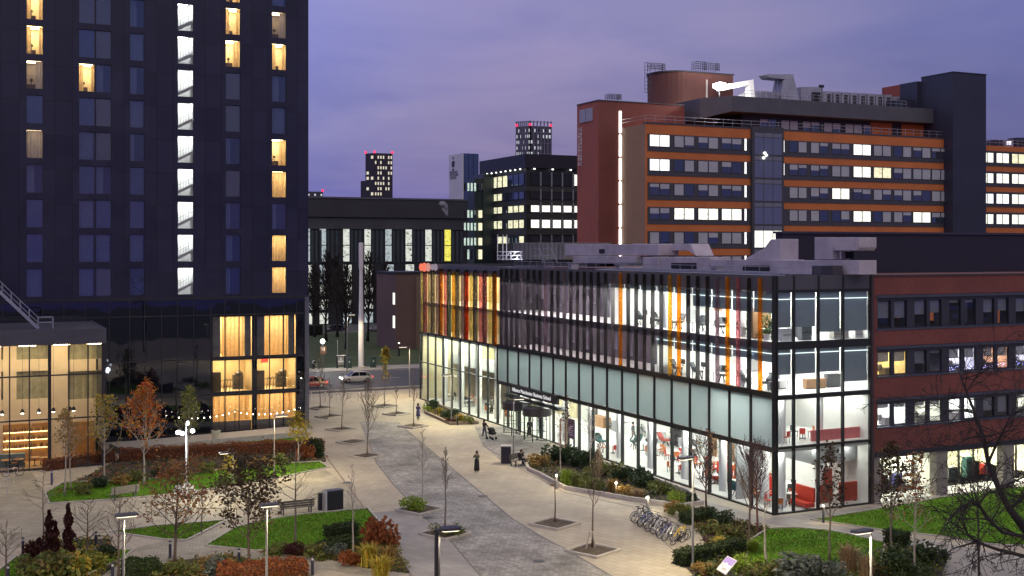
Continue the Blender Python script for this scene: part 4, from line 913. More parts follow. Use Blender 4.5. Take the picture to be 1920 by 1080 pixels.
for r_, (z0, z1) in enumerate(bands):
    mb = MB(); hh = []
    for pr in pairs:
        for a, c_ in pr: hh.append((bx(a)-bx(1644), bx(c_)-bx(1644), .18, z1-z0-.42))
    wall(mb, (bx(1644), y+.12, z0), (1,0,0), BX1-bx(1644), z1-z0, hh, (0,-1,0), .14); mb.build('window_band', bandm, BR)
    mb = MB(); mb.box(bx(1644)-.1, BX1, y-.06, y+.11, z1-.22, z1-.02); mb.box(bx(1644)-.1, BX1, y-.05, y+.11, z0, z0+.12); mb.build('sill', silm, BR)
    for i, pr in enumerate(pairs):
        x0, x1 = bx(pr[0][0]), bx(pr[1][1]); a, c_ = z0+.18, z1-.42
        fr = MB(); t = .05
        for p_ in pr:
            u0, u1 = bx(p_[0]), bx(p_[1])
            for q_ in ((u0,u0+t,a,c_),(u1-t,u1,a,c_),(u0+t,u1-t,a,a+t),(u0+t,u1-t,c_-t,c_)): fr.box(q_[0],q_[1],y+.2,y+.27,q_[2],q_[3])
        wn = fr.build('window', frame_dk, BR)
        b = MB()
        for p_ in pr: b.quad((bx(p_[0]),y+.24,a),(bx(p_[1]),y+.24,a),(bx(p_[1]),y+.24,c_),(bx(p_[0]),y+.24,c_))
        key = (r_, i); lit = key in lit_room
        b.build('pane', glass('wing_pane', (.9,.93,.95), .07, wob=.1), wn)
        if lit:
            room(wn, x0-.2, x1+.2, y+.3, a-.2, c_+.25, 3.2, lit_room[key][1], lit_room[key][2])
            if i != 2 or r_ != 2:
                b = MB(); 
                for p_ in pr: b.box(bx(p_[0])+.05,bx(p_[1])-.05,y+.36,y+.38,c_-(.75 if r_ == 1 else .35),c_)
                b.build('blind', lb, wn)
            b = MB(); b.box(x0+.2,x0+1.0,y+1.4,y+2,a-.2,a+.55); b.box(x1-1.1,x1-.2,y+1.2,y+1.9,a-.2,a+.35); b.lathe((x0+1.4,y+1.5,a+.1),[(.05,0),(.25,.2),(.2,.5),(.05,.6)],8); b.build('furniture', M('room_dark', (.10,.09,.10), .6, var=.3), wn)
            if r_ == 1 and i in (2,3,4):
                b = MB(); rq = random.Random(i)
                for _ in range(26): xx, zz = rq.uniform(x0,x1), a+abs(rq.gauss(0,.22)); b.lathe((xx,y+.5,zz),[(.005,0),(.025,.02),(.005,.04)],4)
                b.build('fairy_light', EM('fairy_light', (.35,.35,1), 10), wn)
        else:
            b = MB(); b.quad((x0-.1,y+1.6,a-.1),(x1+.1,y+1.6,a-.1),(x1+.1,y+1.6,c_+.1),(x0-.1,y+1.6,c_+.1)); b.quad((x0-.1,y+.3,a-.1),(x1+.1,y+.3,a-.1),(x1+.1,y+1.6,a-.1),(x0-.1,y+1.6,a-.1)); b.build('room', M('unlit_room', (.05,.055,.07), .8), wn)
            b = MB(); rq = random.Random(r_*9+i)
            for p_ in pr: d = rq.choice((.3,1.1,1.2,1.3,1.0)); b.box(bx(p_[0])+.05,bx(p_[1])-.05,y+.36,y+.38,max(a,c_-d),c_)
            b.build('blind', M('unlit_blind', (.17,.18,.22), .8, var=.1), wn)
# recessed ground floor
GY = MY0+2.4
for a, c_ in ((1637,1650),(1757,1776),(1883,1901),(2010,2030)):
    mb = MB(); mb.box(bx(a), bx(c_)+.1, MY0+.05, MY0+.75, 0, 3.72); mb.build('pier', M('concrete_pier', (.24,.22,.20), .75, var=.2, vs=1, pos=True), BR)
mb = MB(); mb.box(BX0, BX1, MY0-.08, MY0+2.5, 3.35, 3.69); mb.build('soffit', M('soffit_navy', (.02,.022,.04), .6), BR)
mb = MB(); mb.quad((BX0,GY,.1),(BX1,GY,.1),(BX1,GY,3.4),(BX0,GY,3.4)); mb.build('shopfront_glass', clear, BR)
mb = MB(); x = BX0
while x < BX1: mb.box(x-.06, x+.06, GY-.06, GY+.08, 0, 3.4); x += 1.55
for z in (.08,2.75): mb.box(BX0, BX1, GY-.05, GY+.07, z-.06, z+.06)
mb.build('shopfront_mullion', frame_dk, BR)
mb = MB(); mb.box(BX0, BX1, GY+.1, GY+8, 0, .05); mb.box(BX0, BX1, GY+7, GY+7.2, 0, 3.4); mb.box(BX0, BX1, GY+.1, GY+7, 3.38, 3.5)
for x in (BX0+8.2, BX0+13): mb.box(x, x+.15, GY+2, GY+7, 0, 3.4)
mb.build('ground_room', M('ground_room', (.72,.68,.48), .75, var=.3, vs=.35, pos=True), BR)
mb = MB(); x = BX0+.8
while x < BX1-2:
    for dy in (1.2,4.2): mb.box(x, x+1.2, GY+dy, GY+dy+.4, 3.28, 3.33)
    x += 2.0
mb.build('ground_lamp', EM('ground_lamp', (1,.97,.74), 110), BR)
mb = MB(); mb.box(MXB-.1, BX1, MY0-.3, GY-.05, 0, .035); tag(mb.build('wing_pavement', flags), kind='structure')
rq = random.Random(8)
for i in range(9):
    x = BX0+2.0+i*1.9; m_ = (chg, redm, M('box_blue', (.05,.06,.25), .5), M('box_yellow', (.5,.35,.05), .5), cho, chg, cht, redm, chg)[i]
    t = thing('display_unit', '%s display unit behind the recessed wing windows, %s from the left' % (('grey','red','blue','yellow','orange','tall grey','teal','low red','last grey')[i], 'first second third fourth fifth sixth seventh eighth ninth'.split()[i]), 'display', (x, GY+1.5, .05), group='display units in the wing')
    h = rq.uniform(.9,1.8); b = MB(); b.box(x-.45,x+.45,GY+1.2,GY+1.7,.15,h); b.build('cabinet', m_, t, bevel=.03); b = MB(); b.box(x-.4,x+.4,GY+1.25,GY+1.65,.05,.15); b.build('plinth', blk, t)
# ------------------------------------------------------------ more of the rooms behind the glass
rr = random.Random(44)
gwall = M('grey_room_wall', (.30,.31,.32), .7, var=.1, pos=True); oak = M('oak_panel', (.36,.20,.10), .55, var=.2, vs=1.5, pos=True); dkf = M('dark_fitting', (.04,.04,.045), .5)
mb = MB(); mb.box(MX+4.3, MXB-.4, MY0+1.2, MY0+4.5, 3.0, 4.2); mb.box(MX+2.6, MX+4.4, MY0+7, MY1-9, 3.75, 4.2); mb.build('bulkhead', gwall, SB)
mb = MB(); mb.box(MX+4.0, MXB-.3, MY0+.9, MY0+1.0, 4.7, 5.5); mb.build('red_balustrade', M('rose_panel', (.62,.16,.16), .5), SB)
mb = MB(); mb.box(MX+.9, MX+2.4, MY0+3.2, MY0+3.3, 4.7, 7.9); mb.box(MX+.6, MX+2.8, MY0+5.2, MY0+5.3, .05, 4.2); mb.build('glass_partition', gwall, SB)
# shelves, doors, boards on the back walls
for z, y0, y1, n in ((.05, MY0+8, MY1-3, 12), (8.3, MY0+10, yd2, 4), (12.0, MY0+10, yd3, 7)):
    for i in range(n):
        y = y0+(y1-y0)*(i+rr.random()*.6)/n; k = rr.randrange(4); b = MB()
        if k == 0: b.box(XB-.06, XB-.003, y, y+1.0, z, z+2.15); b.build('inner_door', (oak, dkf, gwall)[rr.randrange(3)], SB)
        elif k == 1: b.box(XB-.05, XB-.003, y, y+rr.uniform(1,2), z+.9, z+2.1); b.build('pinboard', (redm, M('board_blue',(.10,.16,.3),.6), oak, dkf)[rr.randrange(4)], SB)
        elif k == 2:
            for s_ in range(4): b.box(XB-.45, XB-.003, y, y+1.6, z+.1+s_*.55, z+.14+s_*.55)
            for s_ in range(4):
                x_ = y+.03
                while x_ < y+1.5: w_ = rr.uniform(.04,.12); b.box(XB-.38, XB-.05, x_, x_+w_*.85, z+.14+s_*.55, z+.14+s_*.55+rr.uniform(.2,.42)); x_ += w_+(.2 if rr.random() < .15 else 0)
            b.build('bookshelf', (oak, dkf, M('books',(.25,.14,.12),.7,var=.6,vs=9))[rr.randrange(3)], SB)
        else: b.box(XB-.9, XB-.003, y, y+rr.uniform(1.5,2.6), z, z+1.05); b.build('wall_counter', (oak, white_wall, gwall)[rr.randrange(3)], SB)
# cafe tables with chairs through the ground floor
tb = thing('cafe_table', 'x', 'table', (0,0,0), 0, 'square cafe tables on the school ground floor'); b = MB(); b.box(-.4,.4,-.4,.4,.70,.74); b.build('tabletop', white_wall, tb, local=True); b = MB(); b.lathe((0,0,0),[(.28,0),(.28,.02),(.035,.05),(.035,.7)],8); b.build('pedestal', dkf, tb, local=True)
def simple_chair(m_):
    t = thing('cafe_chair', 'x', 'chair', (0,0,0), 0, 'cafe chairs on the school ground floor'); b = MB(); b.box(-.21,.21,-.21,.21,.43,.47); b.build('seat', m_, t, local=True); b = MB(); b.box(-.21,.21,.18,.22,.5,.88); b.build('backrest', m_, t, local=True)
    for x in (-.18,.18):
        for y in (-.18,.18): b = MB(); b.bar((x,y,0),(x,y,.43),.035); b.build('leg', dkf, t, local=True)
    return t
pch = [simple_chair(m_) for m_ in (dkf, redm, cho)]
side = ('near the glass','deeper in the room'); cn = ('black','red','orange'); o_ = 'first second third fourth fifth sixth seventh eighth ninth tenth eleventh twelfth'.split(); first = [True]*4
def put(src, i, lab, loc, rz):
    if first[i]: first[i] = False; src.location = loc; src.rotation_euler = (0,0,rz); src['label'] = lab; return src
    return copy_tree(src, loc, rz, lab)
k = 0
for i in range(9):
    y = MY0+5.5+i*2.55
    for j, x in enumerate((MX+2.3, MX+5.2)):
        if j == 0 and i in (5,6,7): continue
        xx, yy = x+rr.uniform(-.3,.3), y+rr.uniform(-.4,.4); put(tb, 3, 'white square cafe table %s, %s bay counted from the corner' % (side[j], o_[i+1]), (xx,yy,.05), rr.random())
        for s_ in range(3):
            c_ = rr.randrange(3); a = s_*2.1+rr.random(); put(pch[c_], c_, '%s cafe chair at the %s table %s, %s side of it' % (cn[c_], o_[i+1], 'near the glass' if j == 0 else 'deeper in', ('left','far','right')[s_]), (xx+.72*math.cos(a), yy+.72*math.sin(a), .05), a-math.pi/2)
for i in range(7):
    y = MY1+1.6+i*3.1; xx = MX+2.6+(i%2)*1.2; put(tb, 3, 'white cafe table in the tall hall, %s from its right end' % o_[i], (xx,y,.05), rr.random())
    for s_ in range(2): c_ = (0,0,2)[rr.randrange(3)]; a = s_*3.1+rr.random(); put(pch[c_], c_, '%s cafe chair at the %s table of the tall hall, %s side' % (cn[c_], o_[i], ('near','far')[s_]), (xx+.72*math.cos(a), y+.72*math.sin(a), .05), a-math.pi/2)
# second and top floor fittings close to the corner windows
for k, (x, y, z, w_, h, m_, lab) in enumerate(((sx[0]+.6,MY0+3.5,12,1.6,2.2,oak,'oak bookcase deep in the top corner room'),(sx[2]+.4,MY0+2.6,12,1.2,1.5,dkf,'black cabinet deep in the top corner room'),(sx[1]+.3,MY0+3.0,8.3,1.5,1.4,white_wall,'white cabinet in the second floor corner room'),(sx[2]+.6,MY0+2.0,8.3,1.8,.75,oak,'oak sideboard at the second floor corner window'),(sx[3]+.5,MY0+2.2,8.3,1.2,1.0,dkf,'black printer cabinet by the brick pier, second floor'))):
    t = thing('storage_unit', lab, 'cabinet', (x+w_/2,y,z)); b = MB(); b.box(x,x+w_,y,y+.45,z+.06,z+h); b.build('carcass', m_, t, bevel=.02); b = MB(); b.box(x+.05,x+w_-.05,y+.03,y+.42,z,z+.06); b.build('plinth', dkf, t); b = MB(); b.box(x+w_*.48,x+w_*.52,y-.015,y-.003,z+.1,z+h-.05); b.build('door_gap', dkf, t)
# corner rooms
for i, (dx, dy, z, lab) in enumerate(((1.6,1.6,.05,'corner table on the ground floor, nearest the corner mullion'),(3.6,2.4,.05,'corner table on the ground floor, left of the red sofa'),(2.2,4.0,.05,'corner table on the ground floor, deepest one'),(1.8,2.0,4.65,'first floor corner table nearest the mullion'),(4.6,2.6,4.65,'first floor corner table behind the rose balustrade'))):
    x, y = MX+dx, MY0+dy; put(tb, 3, 'white %s' % lab, (x,y,z), .3*i)
    for s_ in range(3): c_ = (i+s_) % 3; a = s_*2.1+i; put(pch[c_], c_, '%s chair %s of the %s' % (cn[c_], ('left','beyond','right')[s_], ('ground floor corner table at the mullion','ground floor corner table by the red sofa','deepest ground floor corner table','first floor corner table at the mullion','first floor table behind the rose balustrade')[i]), (x+.72*math.cos(a), y+.72*math.sin(a), z), a-math.pi/2)

t = thing('roof_pipes', 'bundle of thin grey pipes running along the school roof in front of the ducts', 'pipes', (MX+4, 90, 16.3))
for k in range(3):
    b = MB(); y0, y1 = MY0+3+k, ypx(1060+k*20); x = MX+3.3+k*.3; b.tube([(x,y0,16.55+k*.1),(x,y1,16.55+k*.1),(x+2,y1,16.55+k*.1)], .07, 6)
    for j in range(9): yy = y0+(y1-y0)*j/8; b.box(x-.05,x+.05,yy-.05,yy+.05,16.3,16.5+k*.1)
    b.build('pipe', gal, t)
for k, (px, lab) in enumerate(((1075,'small square roof vent near the step ladder'),(1165,'small square roof vent below the long pale duct'),(1345,'small square roof vent left of the low slotted duct'))):
    p = onX(px, 500, MX+4.6); t = thing('roof_vent', lab, 'vent', (p.x,p.y,16.3)); b = MB(); b.box(p.x-.4,p.x+.4,p.y-.4,p.y+.4,16.3,17.0); b.build('body', plm if 'plm' in globals() else ductm, t, bevel=.03); b = MB(); b.box(p.x-.5,p.x+.5,p.y-.5,p.y+.5,17.05,17.15); b.build('cowl', gal, t)
    b = MB()
    for j in range(4): b.box(p.x-.415,p.x-.402,p.y-.32,p.y+.32,16.45+j*.13,16.5+j*.13)
    b.build('louvre', dvoid, t)
# ============================================================ orange banded office tower
TW = thing('office_block', 'tall brick office block with orange bands and rows of windows, behind the school roof', 'building', (110, 145, 0))
TY = 145.0; tx = lambda px, y=TY: onY(px, 300, y).x
TX0, TX1 = tx(1210), tx(1788)
orange = tiles('orange_brick', ((.56,.155,.040),(.64,.19,.052)), .225, .075, mortar=.012, mcol=(.30,.14,.06), axes='XZ', stain=.18, vs=.25, bump=.1)
slit_lit = tiles('slit_lit_brick', ((.33,.20,.13),(.37,.23,.15)), .225, .075, mortar=.012, axes='YZ', stain=.15, vs=.25, bump=.1)  # beige is the slit window's light put into the end wall's colour
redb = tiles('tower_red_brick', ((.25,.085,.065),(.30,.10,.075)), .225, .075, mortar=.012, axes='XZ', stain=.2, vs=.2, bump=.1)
redbs = tiles('tower_red_brick_lit', ((.34,.10,.07),(.40,.12,.08)), .225, .075, mortar=.012, axes='YZ', stain=.2, vs=.2, bump=.1)  # lighter copy of the tower brick; the side's brighter light is in the colour
greyf = M('grey_frame_panel', (.055,.055,.065), .5, var=.12, pos=True)
rowz = [35.0-3.5*k for k in range(7)]; WH = 1.74
mb = MB(); mb.quad((TX0,TY,0),(TX1,TY,0),(TX1,TY,36.5),(TX0,TY,36.5)); mb.quad((TX0,TY,36.5),(TX1,TY,36.5),(TX1,160,36.5),(TX0,160,36.5))
mb.build('wall', orange, TW)
mb = MB(); mb.quad((TX0,TY,0),(TX0,TY+8,0),(TX0,TY+8,36.5),(TX0,TY,36.5)); mb.build('end_wall', slit_lit, TW)
BAYX0, BAYX1 = tx(1407), tx(1466)
mb = MB()
for z in rowz: mb.box(TX0+.35, BAYX0, TY-.08, TY-.004, z-WH-.66, z+.07); mb.box(BAYX1, TX1-1.0, TY-.08, TY-.004, z-WH-.66, z+.07)
mb.build('window_band', greyf, TW)
mb = MB(); mb.box(TX0-.05, TX1, TY-.06, TY+.5, 36.5, 36.75); mb.build('coping', greyf, TW)
pn = {'l': litpane('office_lit', (1,.98,.86), 1.5, dark=.55, sc_=1.0), 'w': litpane('office_white', (1,1,1), 1.7, dark=.8), 'y': litpane('office_yellow', (1,.92,.62), 1.15, dark=.55)}
pane_n = darkglass('office_pane', (.035,.04,.06), f0=.16, rt=(.7,.78,1), wob=.05); pane_b = darkglass('office_pane_blue', (.035,.045,.065), f0=.16, rt=(.68,.76,1), wob=.05); pane_p = darkglass('bay_glass', (.11,.12,.15), f0=.2, rt=(.75,.8,1), wob=.05)
obl = M('office_blind', (.40,.41,.45), .7, var=.12, vs=1, pos=True)
def office_window(parent, x0, x1, z0, z1, y, kind, rq, frm=greyf):
    fr = MB(); m_ = (x0+x1)/2; t = .07
    for a, c_ in ((x0,m_-.03),(m_+.03,x1)):
        for q_ in ((a,a+t,z0,z1),(c_-t,c_,z0,z1),(a+t,c_-t,z0,z0+t),(a+t,c_-t,z1-t,z1)): fr.box(q_[0],q_[1],y-.06,y+.02,q_[2],q_[3])
    w_ = fr.build('window', frm, parent)
    b = MB(); b.quad((x0+.03,y-.02,z0+.03),(x1-.03,y-.02,z0+.03),(x1-.03,y-.02,z1-.03),(x0+.03,y-.02,z1-.03)); b.build('pane', pn[kind] if kind in pn else (pane_n if rq.random() < .6 else pane_b), w_)
    if kind not in pn:
        b = MB(); any_ = False
        for a, c_ in ((x0+t,m_-.1),(m_+.1,x1-t)):
            d = rq.choice((0,.3,.45,.5,.8,1,1,1))
            if d: b.quad((a,y-.028,z1-t-(z1-z0-2*t)*d),(c_,y-.028,z1-t-(z1-z0-2*t)*d),(c_,y-.028,z1-t),(a,y-.028,z1-t)); any_ = True
        if any_: b.build('blind', obl, w_)
rq = random.Random(21)
lp = [1217,1263,1308,1352]; rp_ = [1479,1519,1559,1599,1637,1675,1711,1746]
litk = {(0,'L',0):'w',(1,'L',0):'w',(3,'L',1):'l',(3,'L',2):'l',(3,'L',3):'l',(0,'R',3):'w',(1,'R',3):'l',(1,'R',4):'y',(2,'R',2):'l',(2,'R',3):'n',(3,'R',3):'l',(3,'R',6):'l',(4,'L',2):'n'}
for r_, z in enumerate(rowz[:6]):
    for k, px in enumerate(lp): office_window(TW, tx(px), tx(px+38), z-WH, z, TY-.085, litk.get((r_,'L',k),'n'), rq)
    for k, px in enumerate(rp_): office_window(TW, tx(px), tx(px+33), z-WH, z, TY-.085, litk.get((r_,'R',k),'n'), rq)
    for px in (1397, 1468):
        b = MB(); b.quad((tx(px-1.5),TY-.09,z-WH),(tx(px+2),TY-.09,z-WH),(tx(px+2),TY-.09,z),(tx(px-1.5),TY-.09,z)); b.build('slit_window', pn['w'] if px < 1400 or r_ < 2 else pane_n, TW)
# glazed stair bay
mb = MB(); mb.box(BAYX0, BAYX1, TY-.5, TY-.05, 15, 36.9); mb.build('bay', greyf, TW)
for r_, z in enumerate(rowz[:6]):
    for j in range(3):
        a, c_ = BAYX0+.35+(BAYX1-BAYX0-.7)*j/3, BAYX0+.35+(BAYX1-BAYX0-.7)*(j+1)/3
        b = MB(); b.quad((a+.06,TY-.51,z-WH-.5),(c_-.06,TY-.51,z-WH-.5),(c_-.06,TY-.51,z+.25),(a+.06,TY-.51,z+.25)); b.build('bay_pane', pn['l'] if r_ == 4 or (r_ == 0 and j == 1 and False) else pane_p, TW)
        b = MB(); b.quad((a+.06,TY-.51,z+.36),(c_-.06,TY-.51,z+.36),(c_-.06,TY-.51,z+.95),(a+.06,TY-.51,z+.95)); b.build('bay_panel', M('bay_panel', (.16,.17,.22), .4), TW)
b = MB()
for px, py in ((1434,287),(1437,291),(1432,296)): p = onY(px, py, TY-.6); b.lathe(tuple(p), [(.02,-.2),(.22,-.1),(.22,.1),(.02,.2)], 6)
b.build('stair_lamp', EM('bay_lamp', (1,1,.9), 3), TW)
# set back top storey and fascia
SY = TY+4.5; FX0, FX1 = tx(1330, SY-2), tx(1786, SY-2)
mb = MB(); mb.box(tx(1392,SY), FX1, SY, SY+9, 36.5, 39.4); mb.build('top_storey', M('top_dark', (.03,.03,.035), .6), TW)
mb = MB(); mb.box(FX0+4, FX1, SY-2.2, SY+10, 39.35, 41.7); mb._rings([[(FX0+4,SY-2.2,39.35),(FX0+4,SY+9,39.35),(FX0+4,SY+9,41.7),(FX0+4,SY-2.2,41.7)],[(FX0,SY+.5,38.3),(FX0,SY+9,38.3),(FX0,SY+9,41.4),(FX0,SY+.5,41.4)]]); mb.build('fascia', M('fascia_grey', (.085,.085,.10), .6, var=.15, vs=.5, pos=True), TW)
for k, px in enumerate((1440,1480,1520,1560,1600,1634)):
    office_window(TW, tx(px-16,SY), tx(px+16,SY), 36.9, 38.75, SY-.03, 'n', rq)
mb = MB()
for a, c_ in ((1632,1672),(1690,1758)): mb.box(tx(a,SY), tx(c_,SY), SY-.06, SY-.003, 36.7, 39.2)
mb.build('orange_panel', orange, TW)
mb = MB()
n = 34
for i in range(n+1): x = TX0+.2+(tx(1772)-TX0)*i/n; mb.tube([(x,TY+.3,36.7),(x,TY+.3,37.75)], .035, 4)
for z in (37.25,37.75): mb.tube([(TX0+.2,TY+.3,z),(tx(1772),TY+.3,z)], .035, 4); mb.tube([(TX0+.2,TY+.3,z),(TX0+.2,TY+7,z)], .035, 4)
mb.build('railing', gal, TW)
# brick stair tower on the left, with bright slit window and its writing
SX, SYF, SYB = tx(1122,152), 152.0, onX(1082,200,tx(1122,152)).y
mb = MB(); mb.quad((SX,SYF,0),(SX+15,SYF,0),(SX+15,SYF,40.4),(SX,SYF,40.4)); mb.quad((SX,SYF,40.4),(SX+15,SYF,40.4),(SX+15,SYB,40.4),(SX,SYB,40.4)); mb.build('stair_tower', M('stair_brick_shaded', (.19,.058,.046), .8, var=.15, vs=.3, pos=True), TW)  # front face darker than the side: its shade is put into the brick colour
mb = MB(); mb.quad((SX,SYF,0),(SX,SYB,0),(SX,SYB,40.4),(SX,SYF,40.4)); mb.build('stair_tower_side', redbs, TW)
mb = MB(); mb.box(SX-.1, SX+15, SYF-.1, SYB, 40.4, 40.55); mb.build('coping', greyf, TW)
for k in range(8):
    z1 = 39.0-3.5*k; b = MB(); b.box(tx(1161,SYF), tx(1164.6,SYF), SYF-.08, SYF-.01, z1-3.2, z1); b.build('slit_light', EM('slit_light', (1,.97,.90), 9), TW)
A = onX(1086, 222, SX-.05); B_ = onX(1111, 200, SX-.05)
t = thing('tower_plaque', 'blank pale plaque high on the left face of the brick stair tower', 'sign', (SX, A.y, A.z))
b = MB(); y0, y1 = onX(1112,200,SX).y, onX(1088,205,SX).y; b.box(SX-.15, SX-.01, y0, y1, 37.6, 39.55); b.build('panel', M('plaque_grey', (.33,.30,.38), .5), t); b = MB(); b.box(SX-.17, SX-.15, (y0+y1)/2-.04, (y0+y1)/2+.04, 37.6, 39.55); b.build('joint', blk, t)
lt = M('pale_letters', (.75,.68,.68), .5)
text('wall_lettering', 'MANCHESTER', .95, (SX-.03, SYB-.35, 36.9), (0,0,-1), (0,1,0), lt, TW, space=1.05) if False else None
for k, (s_, yy) in enumerate((('MANCHESTER', SYB-1.55), ('BUSINESS SCHOOL', SYB-.9))):
    pass
# vertical lettering is two columns of small pale strokes, too small in the photo to read
b = MB(); rz_ = random.Random(4)
for c_, yy in enumerate((SYB-.45, SYB-1.15)):
    z = 36.9
    while z > 31.2:
        h = rz_.uniform(.22,.34)
        for q_ in ((0,.45,0,.07),(0,.45,h-.07,h)) if rz_.random() < .5 else ((0,.09,0,h),(.2,.29,0,h),(.36,.45,0,h)): b.box(SX-.06, SX-.02, yy-q_[1], yy-q_[0], z-q_[3], z-q_[2])
        z -= h+.13
b.build('wall_lettering', lt, TW); TW.children[-1]
# brick drum
DY, DX = 160.0, tx(1262,160); drum = M('drum_brick', (.15,.06,.05), .8, var=.15, vs=.3, pos=True)
Rd = (tx(1300,160)-tx(1219,160))/2
pts = [(DX+Rd*math.cos(a)*1.0, DY+Rd*math.sin(a)) for a in [math.pi*.5+math.pi*k/16 for k in range(17)]]+[(tx(1388,154), DY-Rd), (tx(1388,154), DY+Rd)]
mb = MB(); mb.prism(pts, 36.5, 46.3); mb.build('drum', drum, TW)
mb = MB(); mb.prism([(p[0]+(.15 if p[0] > DX+2 else -.15), p[1]+(-.15 if p[1] < DY else .15)) for p in pts], 46.3, 46.5); mb.build('drum_coping', greyf, TW)
mb = MB(); p = onY(1326,180,DY-Rd-.2); mb.box(p.x-.12, p.x+.12, DY-Rd-.15, DY-Rd-.003, 40.5, 45.3); mb.build('lit_pipe', M('pale_pipe', (.7,.68,.62), .5), TW)
def cage(px0, px1, py0, py1, y, lab, extra=None):
    t = thing('ladder_cage', lab, 'ladder', tuple(onY(px0,py1,y))); b = MB(); a, c_ = onY(px0,py0,y), onY(px1,py1,y); n = 5
    for i in range(n+1): x = a.x+(c_.x-a.x)*i/n; b.tube([(x,y,c_.z),(x,y,a.z)], .05, 4); b.tube([(x,y+1.2,c_.z),(x,y+1.2,a.z)], .04, 4)
    for k in range(4): z = c_.z+(a.z-c_.z)*(k+1)/4; b.tube([(a.x,y,z),(c_.x,y,z)], .05, 4); b.tube([(a.x,y,z),(a.x,y+1.2,z)], .04, 4); b.tube([(c_.x,y,z),(c_.x,y+1.2,z)], .04, 4)
    b.build('bars', M('cage_grey', (.07,.07,.09), .5), t)
    if extra:
        b = MB(); e0, e1 = onY(extra[0],extra[2],y-.6), onY(extra[1],extra[3],y-.6)
        for x in (e0.x, e1.x, (e0.x+e1.x)/2): b.tube([(x,y-.6,e0.z),(x,y-.6,e1.z)], .045, 4)
        for k in range(9): z = e0.z+(e1.z-e0.z)*k/8; b.tube([(e0.x,y-.6,z),(e1.x,y-.6,z)], .035, 4)
        b.build('ladder', M('cage_grey', (0,0,0)), t)
cage(1222,1247,118,133,158,'caged access ladder standing on the left of the brick drum',(1209,1219,117,174))
cage(1305,1325,115,133,159,'taller ladder cage in the middle of the brick drum roof'); cage(1329,1349,118,134,159,'shorter ladder cage, right hand one on the drum roof')
cage(1142,1165,176,188,155,'small ladder cage on the roof of the brick stair tower')
# floodlit plant on the roof
FL = thing('roof_canopy', 'white floodlit wedge shaped canopy frame beside the brick drum', 'canopy', tuple(onY(1380,187,151)))
mb = MB(); wy = 151.0
P = [onY(*p, wy) for p in ((1350,160),(1413,149),(1416,187),(1407,187),(1405,160),(1352,170))]; mb._rings([[tuple(p) for p in P],[(p.x,p.y+1.2,p.z) for p in P]]); mb.build('frame', M('canopy_white', (.8,.8,.8), .5), FL)
mb = MB(); P = [onY(*p, wy+3) for p in ((1372,187),(1405,168),(1405,187))]; mb._rings([[tuple(p) for p in P],[(p.x,p.y+.3,p.z) for p in P]]); mb.build('back_panel', M('canopy_white', (.8,)*3), FL)
t = thing('floodlight', 'glaring round floodlight shining between the brick drum and the canopy', 'lamp', tuple(onY(1350,161,150))); c0 = onY(1350,161,150)
b = MB(); b.lathe((c0.x,c0.y,c0.z-.55), [(.1,0),(1.05,.25),(1.15,.55),(1.0,.85),(.1,1.1)], 14); b.build('lens', EM('flood_lens', (1,.98,.93), 30), t); b = MB(); b.tube([(c0.x,c0.y+.2,c0.z-.4),(c0.x,c0.y+.2,41.6)], .08, 6); b.build('stand', greyf, t)
lamp('floodlight_beam', (c0.x+.3,c0.y-1.6,c0.z), 2600, (1,.97,.9), .4)
plm = M('plant_metal', (.34,.34,.40), .5, metal=.2, var=.2, vs=.5, pos=True)
def roofpoly(t, nm, pts, y, d, m_):
    P = [onY(*p, y) for p in pts]; b = MB(); b._rings([[tuple(p) for p in P],[(p.x,p.y+d,p.z) for p in P]]); b.build(nm, m_, t)
t = thing('air_handler', 'grey hooded air intake with a beak pointing left on the office roof', 'duct', tuple(onY(1475,190,154)))
roofpoly(t, 'hood', [(1446,146),(1440,139),(1488,139),(1489,150)], 154, 2.5, plm); roofpoly(t, 'body', [(1470,149),(1489,149),(1497,178),(1500,190),(1466,190),(1464,178)], 154, 2.5, plm); b = MB()
for px in (1452,1458): b.tube([onY(px,150,154), onY(px,190,154)], .06, 4)
b.build('strut', gal, t)
t = thing('plant_box', 'long pale plant housing with a dark door, right of the hooded air intake', 'housing', tuple(onY(1520,190,155)))
roofpoly(t, 'casing', rect(1502,1543,163,192), 155, 4, plm); roofpoly(t, 'door', rect(1522,1538,173,192), 154.95, .04, dvoid); roofpoly(t, 'casing', rect(1418,1466,172,188), 155, 3, plm)
t = thing('chiller_row', 'row of eight pale chiller frames with dark louvres along the office roof', 'chiller', tuple(onY(1600,196,154)))
for k in range(8):
    a = 1547+k*16; dy = k*1.6; roofpoly(t, 'frame', rect(a,a+13,171+dy*.6,197+dy), 154, 3, plm); roofpoly(t, 'louvre', rect(a+4,a+11,176+dy*.6,195+dy), 153.95, .04, M('louvre_dark', (.04,.035,.045), .6))
roofpoly(t, 'casing', rect(1676,1700,181,206), 154, 3, plm)
t = thing('small_floodlight', 'small black floodlight on a mast between the plant housing and the chillers', 'lamp', tuple(onY(1541,195,153))); b = MB(); p = onY(1541,195,153); q_ = onY(1541,163,153); b.tube([p,q_],.06,5); b.build('mast', blk, t); b = MB(); b.box(q_.x-.5,q_.x+.3,q_.y-.2,q_.y+.2,q_.z-.1,q_.z+.3); b.build('head', blk, t)
mb = MB()
for z in (42.2,42.7): mb.tube([(FX0+6,SY-2,z),(tx(1700,SY-2),SY-2,z)], .035, 4)
for i in range(30): x = FX0+6+(tx(1700,SY-2)-FX0-6)*i/29; mb.tube([(x,SY-2,41.7),(x,SY-2,42.7)], .03, 4)
mb.build('railing', gal, TW)
